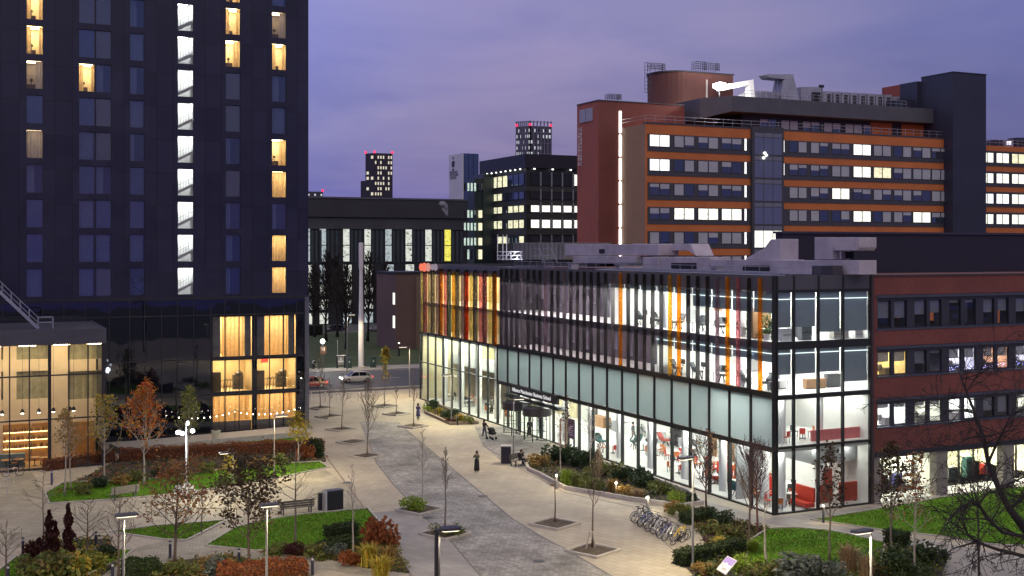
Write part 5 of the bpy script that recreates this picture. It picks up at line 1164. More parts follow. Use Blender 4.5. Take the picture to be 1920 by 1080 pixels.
# dark lift core on the right
CX0, CX1 = tx(1787,143), tx(1849,143); core = M('core_panel', (.026,.028,.050), .5, var=.18, vs=.25, pos=True)
mb = MB(); mb.box(CX0, CX1, 143, 150, 0, 47.2); mb.build('lift_core', core, TW)
mb = MB(); mb.box(CX0-.08, CX1+.08, 142.92, 150, 47.2, 47.35); mb.build('coping', blk, TW)
mb = MB(); mb.box(CX0-.9, CX0-.004, 150, 154, 41, 46.6); mb.box(CX0-4, CX0, 150.5, 156, 36.5, 43.5); mb.build('lift_core_step', core, TW)
mb = MB(); p = onY(1692,170,156); mb.box(p.x, CX0+2, 156, 161, 41, 47.0); mb.build('lift_motor_room', M('motor_room_red', (.26,.06,.04), .7, var=.15, pos=True), TW)
# far right wing of the same block
EW = thing('office_annexe', 'orange banded annexe with lit windows beyond the dark lift core, at the right edge', 'building', (165, 148, 0))
EY = 148.0; ex = lambda px: onY(px, 300, EY).x; E0, E1 = CX1-1, ex(2060)
mb = MB(); mb.box(E0, E1, EY, EY+12, 0, 36.2); mb.build('wall', orange, EW)
mb = MB()
for z in rowz: mb.box(E0, E1, EY-.08, EY-.004, z-WH-.55, z+.3)
mb.build('window_band', greyf, EW)
for r_, z in enumerate(rowz[:6]):
    for k in range(8):
        px = 1838+k*29
        if px+24 > 2050: break
        office_window(EW, ex(px), ex(px+24), z-WH, z, EY-.085, (('l','l','y','n','n','n','n','l'),('l','l','l','n','n','l','n','n'),('w','w','l','l','n','n','l','n'),('l','l','l','n','l','n','n','n'),('n','l','n','n','n','n','n','n'),('n',)*8)[r_][k], rq)
mb = MB()
for i in range(14): x = E0+1+i*2.2; mb.tube([(x,EY+.4,36.2),(x,EY+.4,37.3)], .04, 4)
mb.tube([(E0,EY+.4,37.3),(E1,EY+.4,37.3)], .04, 4); mb.tube([(E0,EY+.4,36.8),(E1,EY+.4,36.8)], .04, 4); mb.build('railing', gal, EW)
for k, (px, w_) in enumerate(((1866,14),(1884,16),(1906,20))):
    t = thing('roof_unit', ('small dark roof unit nearest the lift core','pale roof unit with a bright fan on the annexe','larger dark roof unit at the right edge')[k], 'unit', tuple(onY(px,268,153)))
    roofpoly(t, 'casing', rect(px,px+w_,262-(k==2)*4,275), 153, 2, (core, plm, core)[k]); roofpoly(t, 'vent', rect(px+4,px+w_-4,265,271), 152.96, .03, dvoid if k != 1 else EM('fan_light', (.9,.85,1), 1.5))
# ============================================================ the city behind
lbm = M('dark_long_wall', (.022,.024,.030), .5, var=.25, vs=.15, pos=True)
LG = thing('long_dark_block', 'long low black faced building with vertical lit windows behind the trees', 'building', (90, 280, 0))
LY = 280.0; lx = lambda px: onY(px, 500, LY).x; lz = lambda py, px=720: onY(px, py, LY).z
mb = MB(); mb.box(lx(500), lx(905), LY, LY+22, 0, lz(400)); mb.build('wall', lbm, LG)
mb = MB(); mb.box(lx(500), lx(905), LY-1.0, LY+22, lz(408), lz(374)); mb.build('upper_fascia', M('long_fascia', (.030,.030,.038), .6, var=.2, vs=.1, pos=True), LG)
mb = MB(); mb.box(lx(500), lx(905), LY-.4, LY-.003, lz(430), lz(408)); mb.build('lower_fascia', M('long_fascia_low', (.05,.05,.06), .5, var=.35, vs=.12, pos=True), LG)
mb = MB(); mb.box(lx(500), lx(905), LY-1.2, LY+22, lz(374), lz(371)); mb.build('roof_edge', M('roof_edge', (.09,.09,.12), .5), LG)
lgp = litpane('long_lit', (.97,1,.90), .75, dark=.03, sc_=.8); lgd = litpane('long_half', (.80,.90,.95), .55, dark=.1, sc_=.8); yel = litpane('long_yellow', (1,.92,.15), .95, dark=.3)
rq = random.Random(9)
gp = M('teal_panel', (.05,.07,.085), .35, var=.3, vs=.3, pos=True)
for k, px in enumerate((574,604,648,688,727,765,802,838)):
    for r_, (a, c_) in enumerate(((430,490),(496,528),(532,552),(560,578),(584,604))):
        x0, x1 = lx(px-5), lx(px+(7 if r_ == 0 else 11)); z0, z1 = lz(c_), lz(a)
        b = MB(); t = .15; y = LY-.05
        for q_ in ((x0-t,x0,z0-t,z1+t),(x1,x1+t,z0-t,z1+t),(x0,x1,z0-t,z0),(x0,x1,z1,z1+t)): b.box(q_[0],q_[1],y-.15,y,q_[2],q_[3])
        if r_ == 0: b.box(x0,x1,y-.12,y,(z0+z1)/2-.1,(z0+z1)/2+.1)
        w_ = b.build('window', blk, LG)
        m_ = yel if (px == 838 and r_ == 0) or (px == 727 and r_ == 2) else (lgp if rq.random() < (.35 if r_ == 0 else .72) else lgd)
        b = MB(); b.quad((x0,y-.02,z0),(x1,y-.02,z0),(x1,y-.02,z1),(x0,y-.02,z1)); b.build('pane', m_, w_)
    for j in (1,2,3):
        b = MB(); x = lx(px+8*j+1); b.box(x, x+.5, LY-.25, LY-.004, lz(492), lz(432)); b.build('pilaster', gp, LG)
# black office building with the lit window rows
OB = thing('black_office', 'black office building with rows of bright yellowish windows, left of the stair tower', 'building', (105, 210, 0))
OX, OY = 99.6, 207.3; ozt = onX(985, 290, OX).z
obm = M('office_black', (.016,.016,.020), .5, var=.2, vs=.2, pos=True); obs = M('office_band', (.035,.035,.034), .6, var=.2, vs=.2, pos=True)
OXE, OYE = 121.0, onX(903,300,OX).y
mb = MB(); mb.box(OX, OXE, OY, OYE, 0, ozt); mb.build('wall', obm, OB)
mb = MB(); mb.box(OX-.5, OXE, OY-.5, OYE, ozt-2.6, ozt+.1); mb.build('crown', M('office_crown', (.012,.010,.022), .5), OB)
rows_ = [(325,346),(356,372),(381,397),(412,427),(443,456)]
for r_, (a, c_) in enumerate(rows_):
    z1, z0 = onX(985,a,OX).z, onX(985,c_,OX).z
    for s_ in range(8):        # left face
        y0 = OY+.9+(OYE-OY-1.2)*s_/8; y1 = y0+(OYE-OY-1.2)/8-.5
        k = 'l' if (r_ in (2,3,4) and rq.random() < .9) or (r_ == 0 and s_ > 2) or (r_ == 1 and s_ > 3) else 'n'
        b = MB(); b.box(OX-.1, OX-.01, y0-.12, y1+.12, z0-.1, z1+.1); w_ = b.build('window', blk, OB)
        b = MB(); b.quad((OX-.11,y0,z0),(OX-.11,y1,z0),(OX-.11,y1,z1),(OX-.11,y0,z1)); b.build('pane', litpane('black_office_lit', (1,.97,.66), 1.0 , dark=.35, sc_=.7) if k == 'l' else pane_b, w_)
    for s_ in range(7):        # right face
        x0 = OX+1+2.0*s_*1.2; x1 = x0+1.75
        k = 'l' if r_ in (2,3) else ('n' if rq.random() < .9 else 'l')
        b = MB(); b.box(x0-.12, x1+.12, OY-.1, OY-.01, z0-.1, z1+.1); w_ = b.build('window', blk, OB)
        b = MB(); b.quad((x0,OY-.11,z0),(x1,OY-.11,z0),(x1,OY-.11,z1),(x0,OY-.11,z1)); b.build('pane', pn['l'] if k == 'l' else pane_n, w_)
        b = MB(); b.box(x1+.2, x1+.45, OY-.25, OY-.01, z0-.3, z1+.3); b.build('fin', gal, OB)
    mb = MB(); mb.box(OX-.18, OXE, OY-.18, OYE, z0-1.35, z0-.35); mb.build('spandrel', obs, OB)
mb = MB()
for i in range(9): y = OY+1.5+i*2.3; mb.lathe((OX-.6,y,ozt-2.95), [(.05,0),(.2,.1),(.2,.25),(.05,.3)], 6)
for i in range(5): mb.lathe((OX+1.5+i*4,OY-.6,ozt-2.95), [(.05,0),(.25,.1),(.25,.25),(.05,.3)], 6)
mb.build('crown_lamp', EM('crown_lamp', (1,1,.95), 2.2), OB)
# teal glass link and white sign tower
SGX, SGY = 131.9, 317.0; sz = onX(867,287,SGX).z
ST = thing('sign_tower', 'slim tower with a white signed left face and blue glass front', 'tower', (SGX+1.5, SGY, 0)); sy1 = onX(843,294,SGX).y
mb = MB(); mb.box(SGX+.15, SGX+4.9, SGY, sy1, 0, sz-.1); mb.build('glass_front', darkglass('tower_blue_glass', (.03,.045,.08), f0=.2, rt=(.6,.75,1)), ST)
mb = MB(); mb.box(SGX-.15, SGX+.14, SGY-.05, sy1+.1, 0, sz); mb.build('white_face', M('white_face', (.58,.56,.60), .6, var=.08, vs=.2, pos=True), ST)
mb = MB()
for k in range(4): mb.box(SGX+.2+k*1.5, SGX+.3+k*1.5, SGY-.1, SGY-.003, 10, sz-.2)
mb.build('mullion', blk, ST)
ink = M('sign_ink', (.035,.03,.06), .6); sxm = SGX-.17; yc = (sy1+SGY)/2+2.0
for k, s_ in enumerate(('Manchester','Metropolitan','University')):
    text('lettering', s_, 1.5, (sxm, yc+2.9, onX(853,323+5*k,SGX).z-.4), (0,-1,0), (0,0,1), ink, ST, space=.9)
b = MB(); zc = onX(853,308,SGX).z
for p in (((0,1.8),(-.5,1.1),(.5,1.1)),((-.9,.7),(.9,.7),(.7,-.6)),((-.9,.7),(.7,-.6),(-.7,-.6)),((-.6,-.9),(.6,-.9),(0,-2.0))): b.tri(*[(sxm-.01, yc-q_[0]*1.4, zc+q_[1]*1.4) for q_ in p])
b.build('emblem', ink, ST)
TL = thing('teal_link', 'low teal glass link block with small lit windows beside the sign tower', 'building', (97, 222, 0))
mb = MB(); mb.box(97.0, 99.5, 222.5, 228, 0, 34.0); mb.box(95.2, 97.0, 222.8, 226.3, 0, 33); mb.build('wall', M('teal_wall', (.02,.032,.038), .35, var=.25, vs=.3, pos=True), TL)
for r_, (a, c_) in enumerate(((343,358),(394,408),(418,432),(446,460),(468,486))):
    for k in range(5):
        px = 870+k*6.3 if k < 4 else 897; z1, z0 = onY(880,a,222.4).z, onY(880,c_,222.4).z
        x0 = onY(px,400,222.4).x; x1 = onY(px+(3.6 if k < 4 else 7),400,222.4).x
        b = MB(); b.quad((x0,222.38,z0),(x1,222.38,z0),(x1,222.38,z1),(x0,222.38,z1)); b.build('window', (litpane('teal_lit', (.80,1,.86), .8, dark=.25) if rq.random() < .7 else pane_n) if k < 4 else (pn['y'] if r_ else pane_n), TL)
# far towers with red beacons
beacon = EM('red_beacon', (1,.015,.05), 3.2)
def sky_tower(nm, lab, px0, pxc, px1, pytop, d, m_, win, rows, ncl, ncr, prob, seed, shoulder=None):
    t = thing(nm, lab, 'tower'); rq = random.Random(seed); c0 = atD(pxc, pytop, d); t.location = (c0.x, c0.y, 0)
    def fdir(px):                       # footprint corner at the pixel, at right angles to the other face
        return px
    sc_ = d/F; wl, wr = (pxc-px0)*sc_, (px1-pxc)*sc_; right = V((ct, -st, 0)); fwd = V((st, ct, 0))
    eL = (-right*wl+fwd*wl*.55); eR = (right*wr+fwd*wr*.35); z = c0.z; base = V((c0.x, c0.y, 0))
    fp = [base, base+eR, base+eR+eL, base+eL]
    b = MB(); b.prism([(p.x,p.y) for p in fp], 0, z); b.build('wall', m_, t)
    nL, nR = V((-eL.y, eL.x, 0)).normalized(), V((eR.y, -eR.x, 0)).normalized()
    if nL.dot(V((base.x,base.y,0))) > 0: nL = -nL
    if nR.dot(V((base.x,base.y,0))) > 0: nR = -nR
    fh = (z-22)/rows
    for e, n, nc in ((eL, nL, ncl), (eR, nR, ncr)):
        b = MB()
        for r_ in range(rows):
            for k in range(nc):
                if rq.random() > prob: continue
                u0, u1 = (k+.22)/nc, (k+.72)/nc; z0 = 22+fh*(r_+.25)-.8; z1 = z0+fh*.55
                p = base+n*.15; b.quad(p+e*u0+V((0,0,z0)), p+e*u1+V((0,0,z0)), p+e*u1+V((0,0,z1)), p+e*u0+V((0,0,z1)))
        if b.f: w_ = b.build('window', win, t); w_['kind'] = 'stuff'
    for p in (base, base+eR*.98, base+eL*.97): b = MB(); b.lathe((p.x,p.y,z), [(.1,0),(.55,.3),(.55,.9),(.1,1.2)], 8); b.build('beacon', beacon, t)
    return t, base, eL, eR, z
dkt = M('far_tower_dark', (.025,.022,.04), .7, var=.1); lat = M('far_tower_lattice', (.05,.045,.075), .7, var=.1)
t, base, eL, eR, z = sky_tower('dark_high_rise', 'distant dark high rise with scattered lit windows and red beacons', 684, 702, 735, 287, 600, dkt, EM('far_window_warm', (1,.9,.72), .75), 17, 2, 7, .55, 3)
b = MB(); p = base+eL; e2 = eL.normalized()*1.5; b.prism([(q_.x,q_.y) for q_ in (p+e2*2, p, p+eR*1.06, p+e2*2+eR*1.06)], 0, z-14); b.build('shoulder', dkt, t)
t, base, eL, eR, z = sky_tower('lattice_high_rise', 'distant high rise with a pale gridded frame, above the black office', 968, 994, 1034, 236, 560, lat, EM('far_window_white', (.9,.95,1), .6), 20, 8, 7, .5, 6)
b = MB()
for e, n in ((eL, 7), (eR, 6)):
    for k in range(n+1): p = base+e*(k/n); b.bar((p.x,p.y,20),(p.x,p.y,z+2.5),.45)
    for r_ in range(12): zz = 24+(z-22)*r_/11; b.bar(base+V((0,0,zz)), base+e+V((0,0,zz)), .3)
b.build('frame', M('far_frame', (.16,.15,.22), .6), t)
sky_tower('low_high_rise', 'small distant tower top with two red beacons, just right of the hotel', 560, 576, 604, 359, 620, lat, EM('far_window_white', (0,0,0), 1), 14, 3, 5, .25, 8)
# brown block beside the school
BB = thing('brown_block', 'plain brown rendered block between the trees and the school', 'building', (75, 205, 0)); b0, b1 = onY(742,560,205).x, onY(812,560,205).x; bz = onY(760,513,205).z
mb = MB(); mb.box(b0, b1, 205, 216, 0, bz); mb.build('wall', M('brown_render', (.15,.095,.085), .8, var=.15, vs=.2, pos=True), BB); mb = MB(); mb.box(b0-.2, b1, 204.8, 216, bz, bz+.3); mb.build('coping', lbm, BB)
for k, (a, c_) in enumerate(((549,571),(592,615))):
    y0, y1 = onX(741,560,b0).y, onX(737,560,b0).y; z1, z0 = onX(739,a,b0).z, onX(739,c_,b0).z; b = MB(); b.quad((b0-.05,y0,z0),(b0-.05,y1,z0),(b0-.05,y1,z1),(b0-.05,y0,z1)); b.build('window', pn['l'], BB)
mb = MB(); a = onY(780,560,204.7); mb.box(a.x, a.x+1.2, 204.5, 204.99, 0, bz-.6); mb.build('buttress', M('tan_render', (.20,.14,.10), .8), BB)
# steam
def steam():
    m, t, o, N, L = nt('steam'); pv = N('ShaderNodeVolumePrincipled'); pv.inputs['Color'].default_value = (.9,.88,.95,1)
    g = N('ShaderNodeTexCoord'); nz = N('ShaderNodeTexNoise', i_Scale=.5, i_Detail=4.0); L(g.outputs['Object'], nz.inputs['Vector'])
    mr = N('ShaderNodeMapRange'); mr.inputs['From Min'].default_value = .42; mr.inputs['From Max'].default_value = .65; mr.inputs['To Max'].default_value = 1.6; L(nz.outputs['Fac'], mr.inputs['Value']); L(mr.outputs[0], pv.inputs['Density'])
    pv.inputs['Emission Strength'].default_value = 0; L(pv.outputs[0], o.inputs['Volume']); return m
c0 = onY(838,405,274); b = MB()
b._rings([[(c0.x+dx+r*math.cos(a), c0.y+r*math.sin(a), c0.z+z) for a in [2*math.pi*k/8 for k in range(8)]] for dx, z, r in ((0,0,.25),(-.2,.9,.55),(-.55,1.8,.9),(-.9,2.6,1.15),(-1.2,3.2,1.1),(-1.3,3.7,.5))])
tag(b.build('steam', steam()), 'small white plume of steam rising in front of the long black building', 'steam', kind='stuff')
# ============================================================ trees, shrubs, hedges
bark = M('grey_bark', (.17,.14,.11), .85, var=.3, vs=6); barkp = M('pale_bark', (.34,.30,.25), .8, var=.3, vs=5); barkd = M('dark_bark', (.028,.022,.02), .9, var=.3, vs=6); barkb = M('brown_bark', (.10,.07,.055), .85, var=.3, vs=6)
LM = {'orange': leafmat('leaf_orange', [(.42,.06,.012),(.52,.15,.02),(.46,.25,.03),(.32,.04,.012)]), 'yellow': leafmat('leaf_yellow', [(.40,.30,.03),(.48,.38,.06),(.26,.27,.04),(.44,.20,.03)]),
 'green': leafmat('leaf_green', [(.08,.13,.025),(.17,.21,.035),(.32,.28,.06),(.05,.08,.02)]), 'rust': leafmat('leaf_rust', [(.26,.075,.03),(.34,.15,.055),(.30,.21,.07),(.14,.045,.02)]), 'dark': leafmat('leaf_dark', [(.03,.02,.014),(.07,.04,.02),(.12,.09,.04),(.05,.025,.015)]),
 'darkgreen': leafmat('leaf_evergreen', [(.025,.042,.018),(.04,.07,.028),(.016,.028,.014),(.06,.085,.04)]), 'lime': leafmat('leaf_lime', [(.18,.28,.03),(.30,.38,.05),(.12,.20,.02)]), 'olive': leafmat('leaf_olive', [(.10,.13,.035),(.19,.20,.06),(.07,.10,.02)]),
 'ochre': leafmat('leaf_ochre', [(.28,.17,.05),(.34,.23,.07),(.20,.12,.04)]), 'copper': leafmat('leaf_copper', [(.045,.012,.016),(.07,.02,.02),(.03,.01,.012),(.10,.035,.02)]), 'beech': leafmat('leaf_beech', [(.22,.06,.02),(.30,.095,.03),(.17,.045,.018),(.26,.12,.04)]), 'box': leafmat('leaf_box', [(.02,.035,.012),(.035,.06,.018),(.05,.075,.02)]),
 'grey': leafmat('leaf_grey', [(.10,.12,.10),(.16,.18,.15),(.06,.08,.06)]), 'straw': leafmat('leaf_straw', [(.30,.20,.11),(.36,.26,.15),(.22,.14,.08)]), 'mixed': leafmat('leaf_mixed', [(.06,.12,.02),(.15,.18,.035),(.19,.14,.05),(.09,.07,.03),(.06,.11,.03),(.28,.25,.07)])}
def leafq(mb, p, s, rnd, flat=False):
    d = V((rnd.gauss(0,1), rnd.gauss(0,1), rnd.gauss(0,.6))); d.normalize(); e = d.cross(V((rnd.gauss(0,1), rnd.gauss(0,1), rnd.gauss(0,1)))); 
    if e.length < 1e-3: e = V((0,0,1))
    e = e.normalized()*s*rnd.uniform(.32,.55); d = d*s*rnd.uniform(.5,.9); mb.quad(p-d, p-e, p+d, p+e)
def grow(mb, lv, p, d, L, r, lvl, rnd, up, ang, nch, minr, wob=.12):
    n = 4 if lvl else 3; pts = [p]; rs = [r]; cur = V(p); dd = V(d)
    for i in range(n):
        dd = (dd+V((rnd.gauss(0,wob), rnd.gauss(0,wob), rnd.gauss(0,wob)+up*.25))).normalized(); cur = cur+dd*L/n; pts.append(cur.copy()); rs.append(max(minr, r*(1-.8*(i+1)/n)))
    mb.tube(pts, rs, 5 if r > .03 else 4 if r > .015 else 3, cap=False)
    lv += [(q_, lvl) for q_ in pts[1:]]
    if lvl <= 0: return
    for k in range(nch):
        f = rnd.uniform(.25,1); i = min(n-1, int(f*n)); q_ = pts[i].lerp(pts[i+1], f*n-i); base = (pts[i+1]-pts[i]).normalized()
        ax = base.orthogonal().normalized(); ax.rotate(Matrix.Rotation(rnd.random()*6.283, 3, base)); nd = base.copy(); nd.rotate(Matrix.Rotation(ang*rnd.uniform(.6,1.3), 3, ax))
        grow(mb, lv, q_, nd, L*rnd.uniform(.38,.62), max(minr, r*.5), lvl-1, rnd, up, ang, nch, minr, wob)
def tree(lab, px, py, pyt, seed, clear=.3, spread=.35, nb=14, ang=45, up=.6, lvl=2, nch=4, tr=.07, leaf=None, nl=0, ls=.16, bk=None, minr=.012, group=None, lean=(0,0), base=None, h=None, twin=False, name='tree', conical=True, tuft=.16):
    rnd = random.Random(seed); b0 = base or G(px, py)
    if h is None: Y = F*H/(py-HY); h = H-(pyt-HY)*Y/F
    t = thing(name, lab, 'tree', (b0.x,b0.y,0), group=group); bk = bk or bark
    tm = MB(); n = 9; pts = []; w_ = V((0,0,0))
    for i in range(n+1):
        f = i/n; w_ = w_+V((rnd.gauss(0,.012),rnd.gauss(0,.012),0))*h*.35; pts.append(V((b0.x+w_.x+lean[0]*f*h, b0.y+w_.y+lean[1]*f*h, h*f)))
    rs = [max(minr, tr*(1-.88*i/n)) for i in range(n+1)]; rs[0] *= 1.35; tm.tube(pts, rs, 7); tm.build('trunk', bk, t, smooth=True)
    bm_ = MB(); lv = []
    for k in range(nb):
        f = clear+(1-clear)*((k+rnd.random())/nb)**.9; f = min(f, .985); i = min(n-1, int(f*n)); p = pts[i].lerp(pts[i+1], f*n-i); a = k*2.4+rnd.uniform(-.5,.5)
        tt = (f-clear)/(1-clear); prof = (1-tt*.8) if conical else (.45+.55*math.sin(math.pi*min(1, tt*.9+.18)))
        an = math.radians(ang)*rnd.uniform(.8,1.2); d = V((math.cos(a)*math.sin(an), math.sin(a)*math.sin(an), math.cos(an)))
        grow(bm_, lv, p, d, spread*h*prof*rnd.uniform(.7,1.15), max(minr, tr*.42*(1-.6*tt)), lvl-1, rnd, up, math.radians(42), nch, minr)
    lv += [(p, 0) for p in pts[5:]]
    bm_.build('branches', bk, t)
    if leaf and nl:
        lm = MB(); tips = [q_ for q_, l in lv if l <= max(0, lvl-2)] or [q_ for q_, l in lv]
        for _ in range(nl): q_ = tips[rnd.randrange(len(tips))]+V((rnd.gauss(0,tuft),rnd.gauss(0,tuft),rnd.gauss(0,tuft)-.05)); leafq(lm, q_, ls*rnd.uniform(.7,1.3), rnd)
        lm.build('foliage', LM[leaf], t)
    return t
g1 = 'young trees in the plaza pits'
T_ = tree
# plaza, far rows
T_('thin bare sapling in the farthest left pit by the kerb',600,766,655,1,clear=.35,spread=.25,nb=12,ang=32,lvl=2,tr=.06,group=g1,minr=.02)
T_('bare sapling in the left row, second pit from the road',617,782,712,2,clear=.4,spread=.22,nb=10,ang=30,lvl=2,tr=.05,group=g1,minr=.02)
T_('leaning bare sapling in the left row, third pit from the road',641,806,705,3,clear=.38,spread=.26,nb=12,ang=30,lvl=2,tr=.06,group=g1,lean=(.04,.02),minr=.018)
T_('bushy bare upright tree in the nearest pit of the left row',689,857,712,4,clear=.30,spread=.34,nb=24,ang=30,lvl=2,nch=5,tr=.07,group=g1,minr=.016)
T_('sapling with a few last yellow leaves in the far right pit',721,762,672,5,clear=.4,spread=.22,nb=12,ang=30,lvl=2,tr=.055,leaf='yellow',nl=90,ls=.22,group=g1,minr=.02)
T_('bare sapling in the middle pit of the right row',743,777,722,6,clear=.4,spread=.22,nb=9,ang=32,lvl=2,tr=.05,group=g1,minr=.02)
T_('bare sapling in the right row pit beside the person in purple',776,800,690,7,clear=.35,spread=.2,nb=11,ang=30,lvl=2,tr=.055,group=g1,minr=.018)
T_('tall thin bare tree rising out of the lime green bush',792,950,800,8,clear=.35,spread=.17,nb=16,ang=32,lvl=2,tr=.07,group=g1,bk=barkp,minr=.013)
T_('bare tree with upswept twigs rising out of the olive bush',835,990,842,9,clear=.45,spread=.2,nb=20,ang=26,lvl=2,tr=.07,group=g1,bk=bark,minr=.013)
T_('short trunked young tree in the pit left of the planting bed',1041,980,868,10,clear=.5,spread=.2,nb=9,ang=60,up=.1,lvl=1,tr=.06,group=g1,leaf='rust',nl=14,bk=barkb)
T_('braced bare young tree in the nearest right hand pit',1111,1028,852,11,clear=.42,spread=.24,nb=12,ang=38,lvl=2,tr=.065,group=g1,bk=barkb,lean=(.03,.0))
# long bed by the school
T_('slim pale birch at the left end of the long planting bed',1064,862,745,12,clear=.4,spread=.2,nb=12,ang=35,tr=.06,bk=barkp,leaf='dark',nl=60,minr=.016)
T_('pale birch among dark shrubs in the middle of the long bed',1052,895,770,13,clear=.35,spread=.2,nb=14,ang=35,tr=.06,bk=barkp,minr=.015,lean=(-.02,.03))
T_('slim birch at the right of the dark shrubs before the glass',1107,885,762,14,clear=.35,spread=.24,nb=16,ang=38,tr=.055,bk=barkp,minr=.015)
T_('wispy tan multi twig shrub tree in the long bed',1122,915,835,15,clear=.1,spread=.45,nb=22,ang=24,tr=.05,bk=M('tan_twig',(.30,.2,.12),.8),minr=.014)
# corner group
T_('bare round headed tree with upswept branches before the sofas',1326,968,835,16,clear=.32,spread=.42,nb=26,ang=40,up=.9,nch=6,tr=.09,bk=barkb,conical=False,minr=.014,leaf='rust',nl=60)
T_('bare twiggy tree left of the school corner, on the grass',1405,1032,850,17,clear=.38,spread=.34,nb=26,ang=36,up=.9,nch=6,tr=.085,bk=barkb,conical=False,minr=.014)
T_('reddish bare tree close to the school corner mullion',1421,1000,845,18,clear=.36,spread=.36,nb=26,ang=36,up=.9,nch=6,tr=.09,bk=M('red_bark',(.14,.07,.055),.85),conical=False,minr=.014)
T_('slender pale trunked sapling in front of the school corner',1437,1062,930,19,clear=.75,spread=.16,nb=8,ang=50,lvl=1,tr=.09,bk=barkp)
T_('young leafy tree before the red booth screens, dark leaves',1553,1052,840,20,clear=.35,spread=.26,nb=22,ang=42,tr=.075,leaf='dark',nl=420,ls=.15,bk=bark)
T_('young tree dense with small dark leaves before the brick pier',1671,1040,838,21,clear=.30,spread=.3,nb=26,ang=45,tr=.08,leaf='dark',nl=900,ls=.15,bk=bark)
T_('young rusty leaved tree right of the brick pier tree',1712,1078,860,22,clear=.34,spread=.26,nb=22,ang=42,tr=.07,leaf='rust',nl=380,ls=.14,bk=barkp)
T_('dark slim bare tree standing in front of the wing lawn',1832,1110,830,23,clear=.3,spread=.36,nb=20,ang=50,tr=.075,bk=barkd)
# left garden
T_('flame red and orange young tree before the dark podium glass',270,910,735,30,clear=.30,spread=.42,nb=30,ang=48,tr=.085,leaf='orange',nl=1350,ls=.17,bk=barkp,group='autumn trees on the left lawn')
T_('yellow green young tree left of the flame red one',196,906,748,31,clear=.32,spread=.36,nb=24,ang=52,tr=.075,leaf='yellow',nl=560,ls=.16,bk=barkp,group='autumn trees on the left lawn')
T_('tall green leaved tree behind the bright white lamp',353,890,735,32,clear=.38,spread=.30,nb=24,ang=40,tr=.08,leaf='green',nl=720,ls=.16,bk=barkp,group='autumn trees on the left lawn')
T_('small golden tree at the right end of the hedge',560,868,778,33,clear=.3,spread=.34,nb=18,ang=50,tr=.07,leaf='yellow',nl=520,ls=.19,bk=barkp,group='autumn trees on the left lawn')
T_('pale slim tree trunk with thin brown crown before the lobby glass',122,930,775,34,clear=.42,spread=.28,nb=18,ang=45,tr=.075,leaf='ochre',nl=330,ls=.17,bk=barkp,group='autumn trees on the left lawn')
T_('twin pale stem with sparse leaves left of the lobby corner',133,918,790,35,clear=.42,spread=.24,nb=14,ang=42,tr=.06,leaf='ochre',nl=200,ls=.16,bk=barkp,group='autumn trees on the left lawn')
T_('low yellow sapling beside the small arm lamp on the lawn',432,905,862,36,clear=.25,spread=.5,nb=14,ang=55,tr=.05,leaf='yellow',nl=330,ls=.17,bk=barkp,group='autumn trees on the left lawn')
T_('large rust leaved tree with wide level branches in the left foreground',329,1058,868,40,clear=.22,spread=.58,nb=28,ang=66,up=.35,nch=5,tr=.095,leaf='rust',nl=1150,ls=.15,bk=barkb,tuft=.2)
T_('dark leaved tree with dense black brown foliage beside the lamp',467,1068,880,41,clear=.26,spread=.44,nb=28,ang=58,up=.3,nch=5,tr=.09,leaf='dark',nl=1900,ls=.15,bk=barkb,conical=False,tuft=.2)
T_('bare tree with level branches in front of the park bench',554,1022,838,42,clear=.36,spread=.34,nb=16,ang=70,up=.4,nch=3,tr=.08,bk=bark)
T_('pale thin tree at the right of the bench lawn',661,1042,870,43,clear=.4,spread=.14,nb=14,ang=40,tr=.065,bk=barkp)
T_('bare tree on the corner lawn, left of the lamp post',164,1048,940,44,clear=.35,spread=.5,nb=14,ang=62,up=.5,nch=3,tr=.075,bk=barkb)
T_('bare tree with upswept limbs just left of the near lamp post',222,1088,935,45,clear=.3,spread=.5,nb=16,ang=60,up=.6,nch=3,tr=.075,bk=barkb)
T_('thin bare tree with wide spaced level twigs on the cobbles',82,1000,875,46,clear=.25,spread=.36,nb=14,ang=75,up=.2,nch=3,tr=.06,bk=bark)
T_('leafless dark sapling at the lower left edge',12,1090,985,47,clear=.35,spread=.45,nb=12,ang=60,nch=3,tr=.07,bk=barkb)
T_('slender sapling with reddish tips between the two lawns',378,1000,920,48,clear=.3,spread=.3,nb=12,ang=45,nch=3,tr=.05,bk=barkb,leaf='rust',nl=60)
# tall trees along the verge in front of the long dark building
g2 = 'bare trees along the far verge'
for k, (px, py, pyt, lab, sp) in enumerate(((612,640,478,'dense bare tree nearest the hotel on the far verge',.30),(650,655,500,'bare upright tree left of the white mast, far verge',.26),(632,632,486,'tall bare tree behind the street lamp on the far verge',.30),(690,640,482,'bare fan shaped tree right of the white mast',.30),(722,630,498,'bare tree above the parked car, far verge',.28),(590,632,500,'bare tree half hidden by the hotel corner',.30))):
    T_(lab,px,py,pyt,60+k,clear=.2,spread=sp*1.2,nb=56,ang=34,up=.8,nch=7,lvl=2,tr=.28,bk=barkd,minr=.05,group=g2)
T_('small golden street tree on the kerb beyond the road',723,700,655,70,clear=.3,spread=.3,nb=14,ang=40,tr=.1,leaf='yellow',nl=260,ls=.35,bk=barkb,minr=.03)
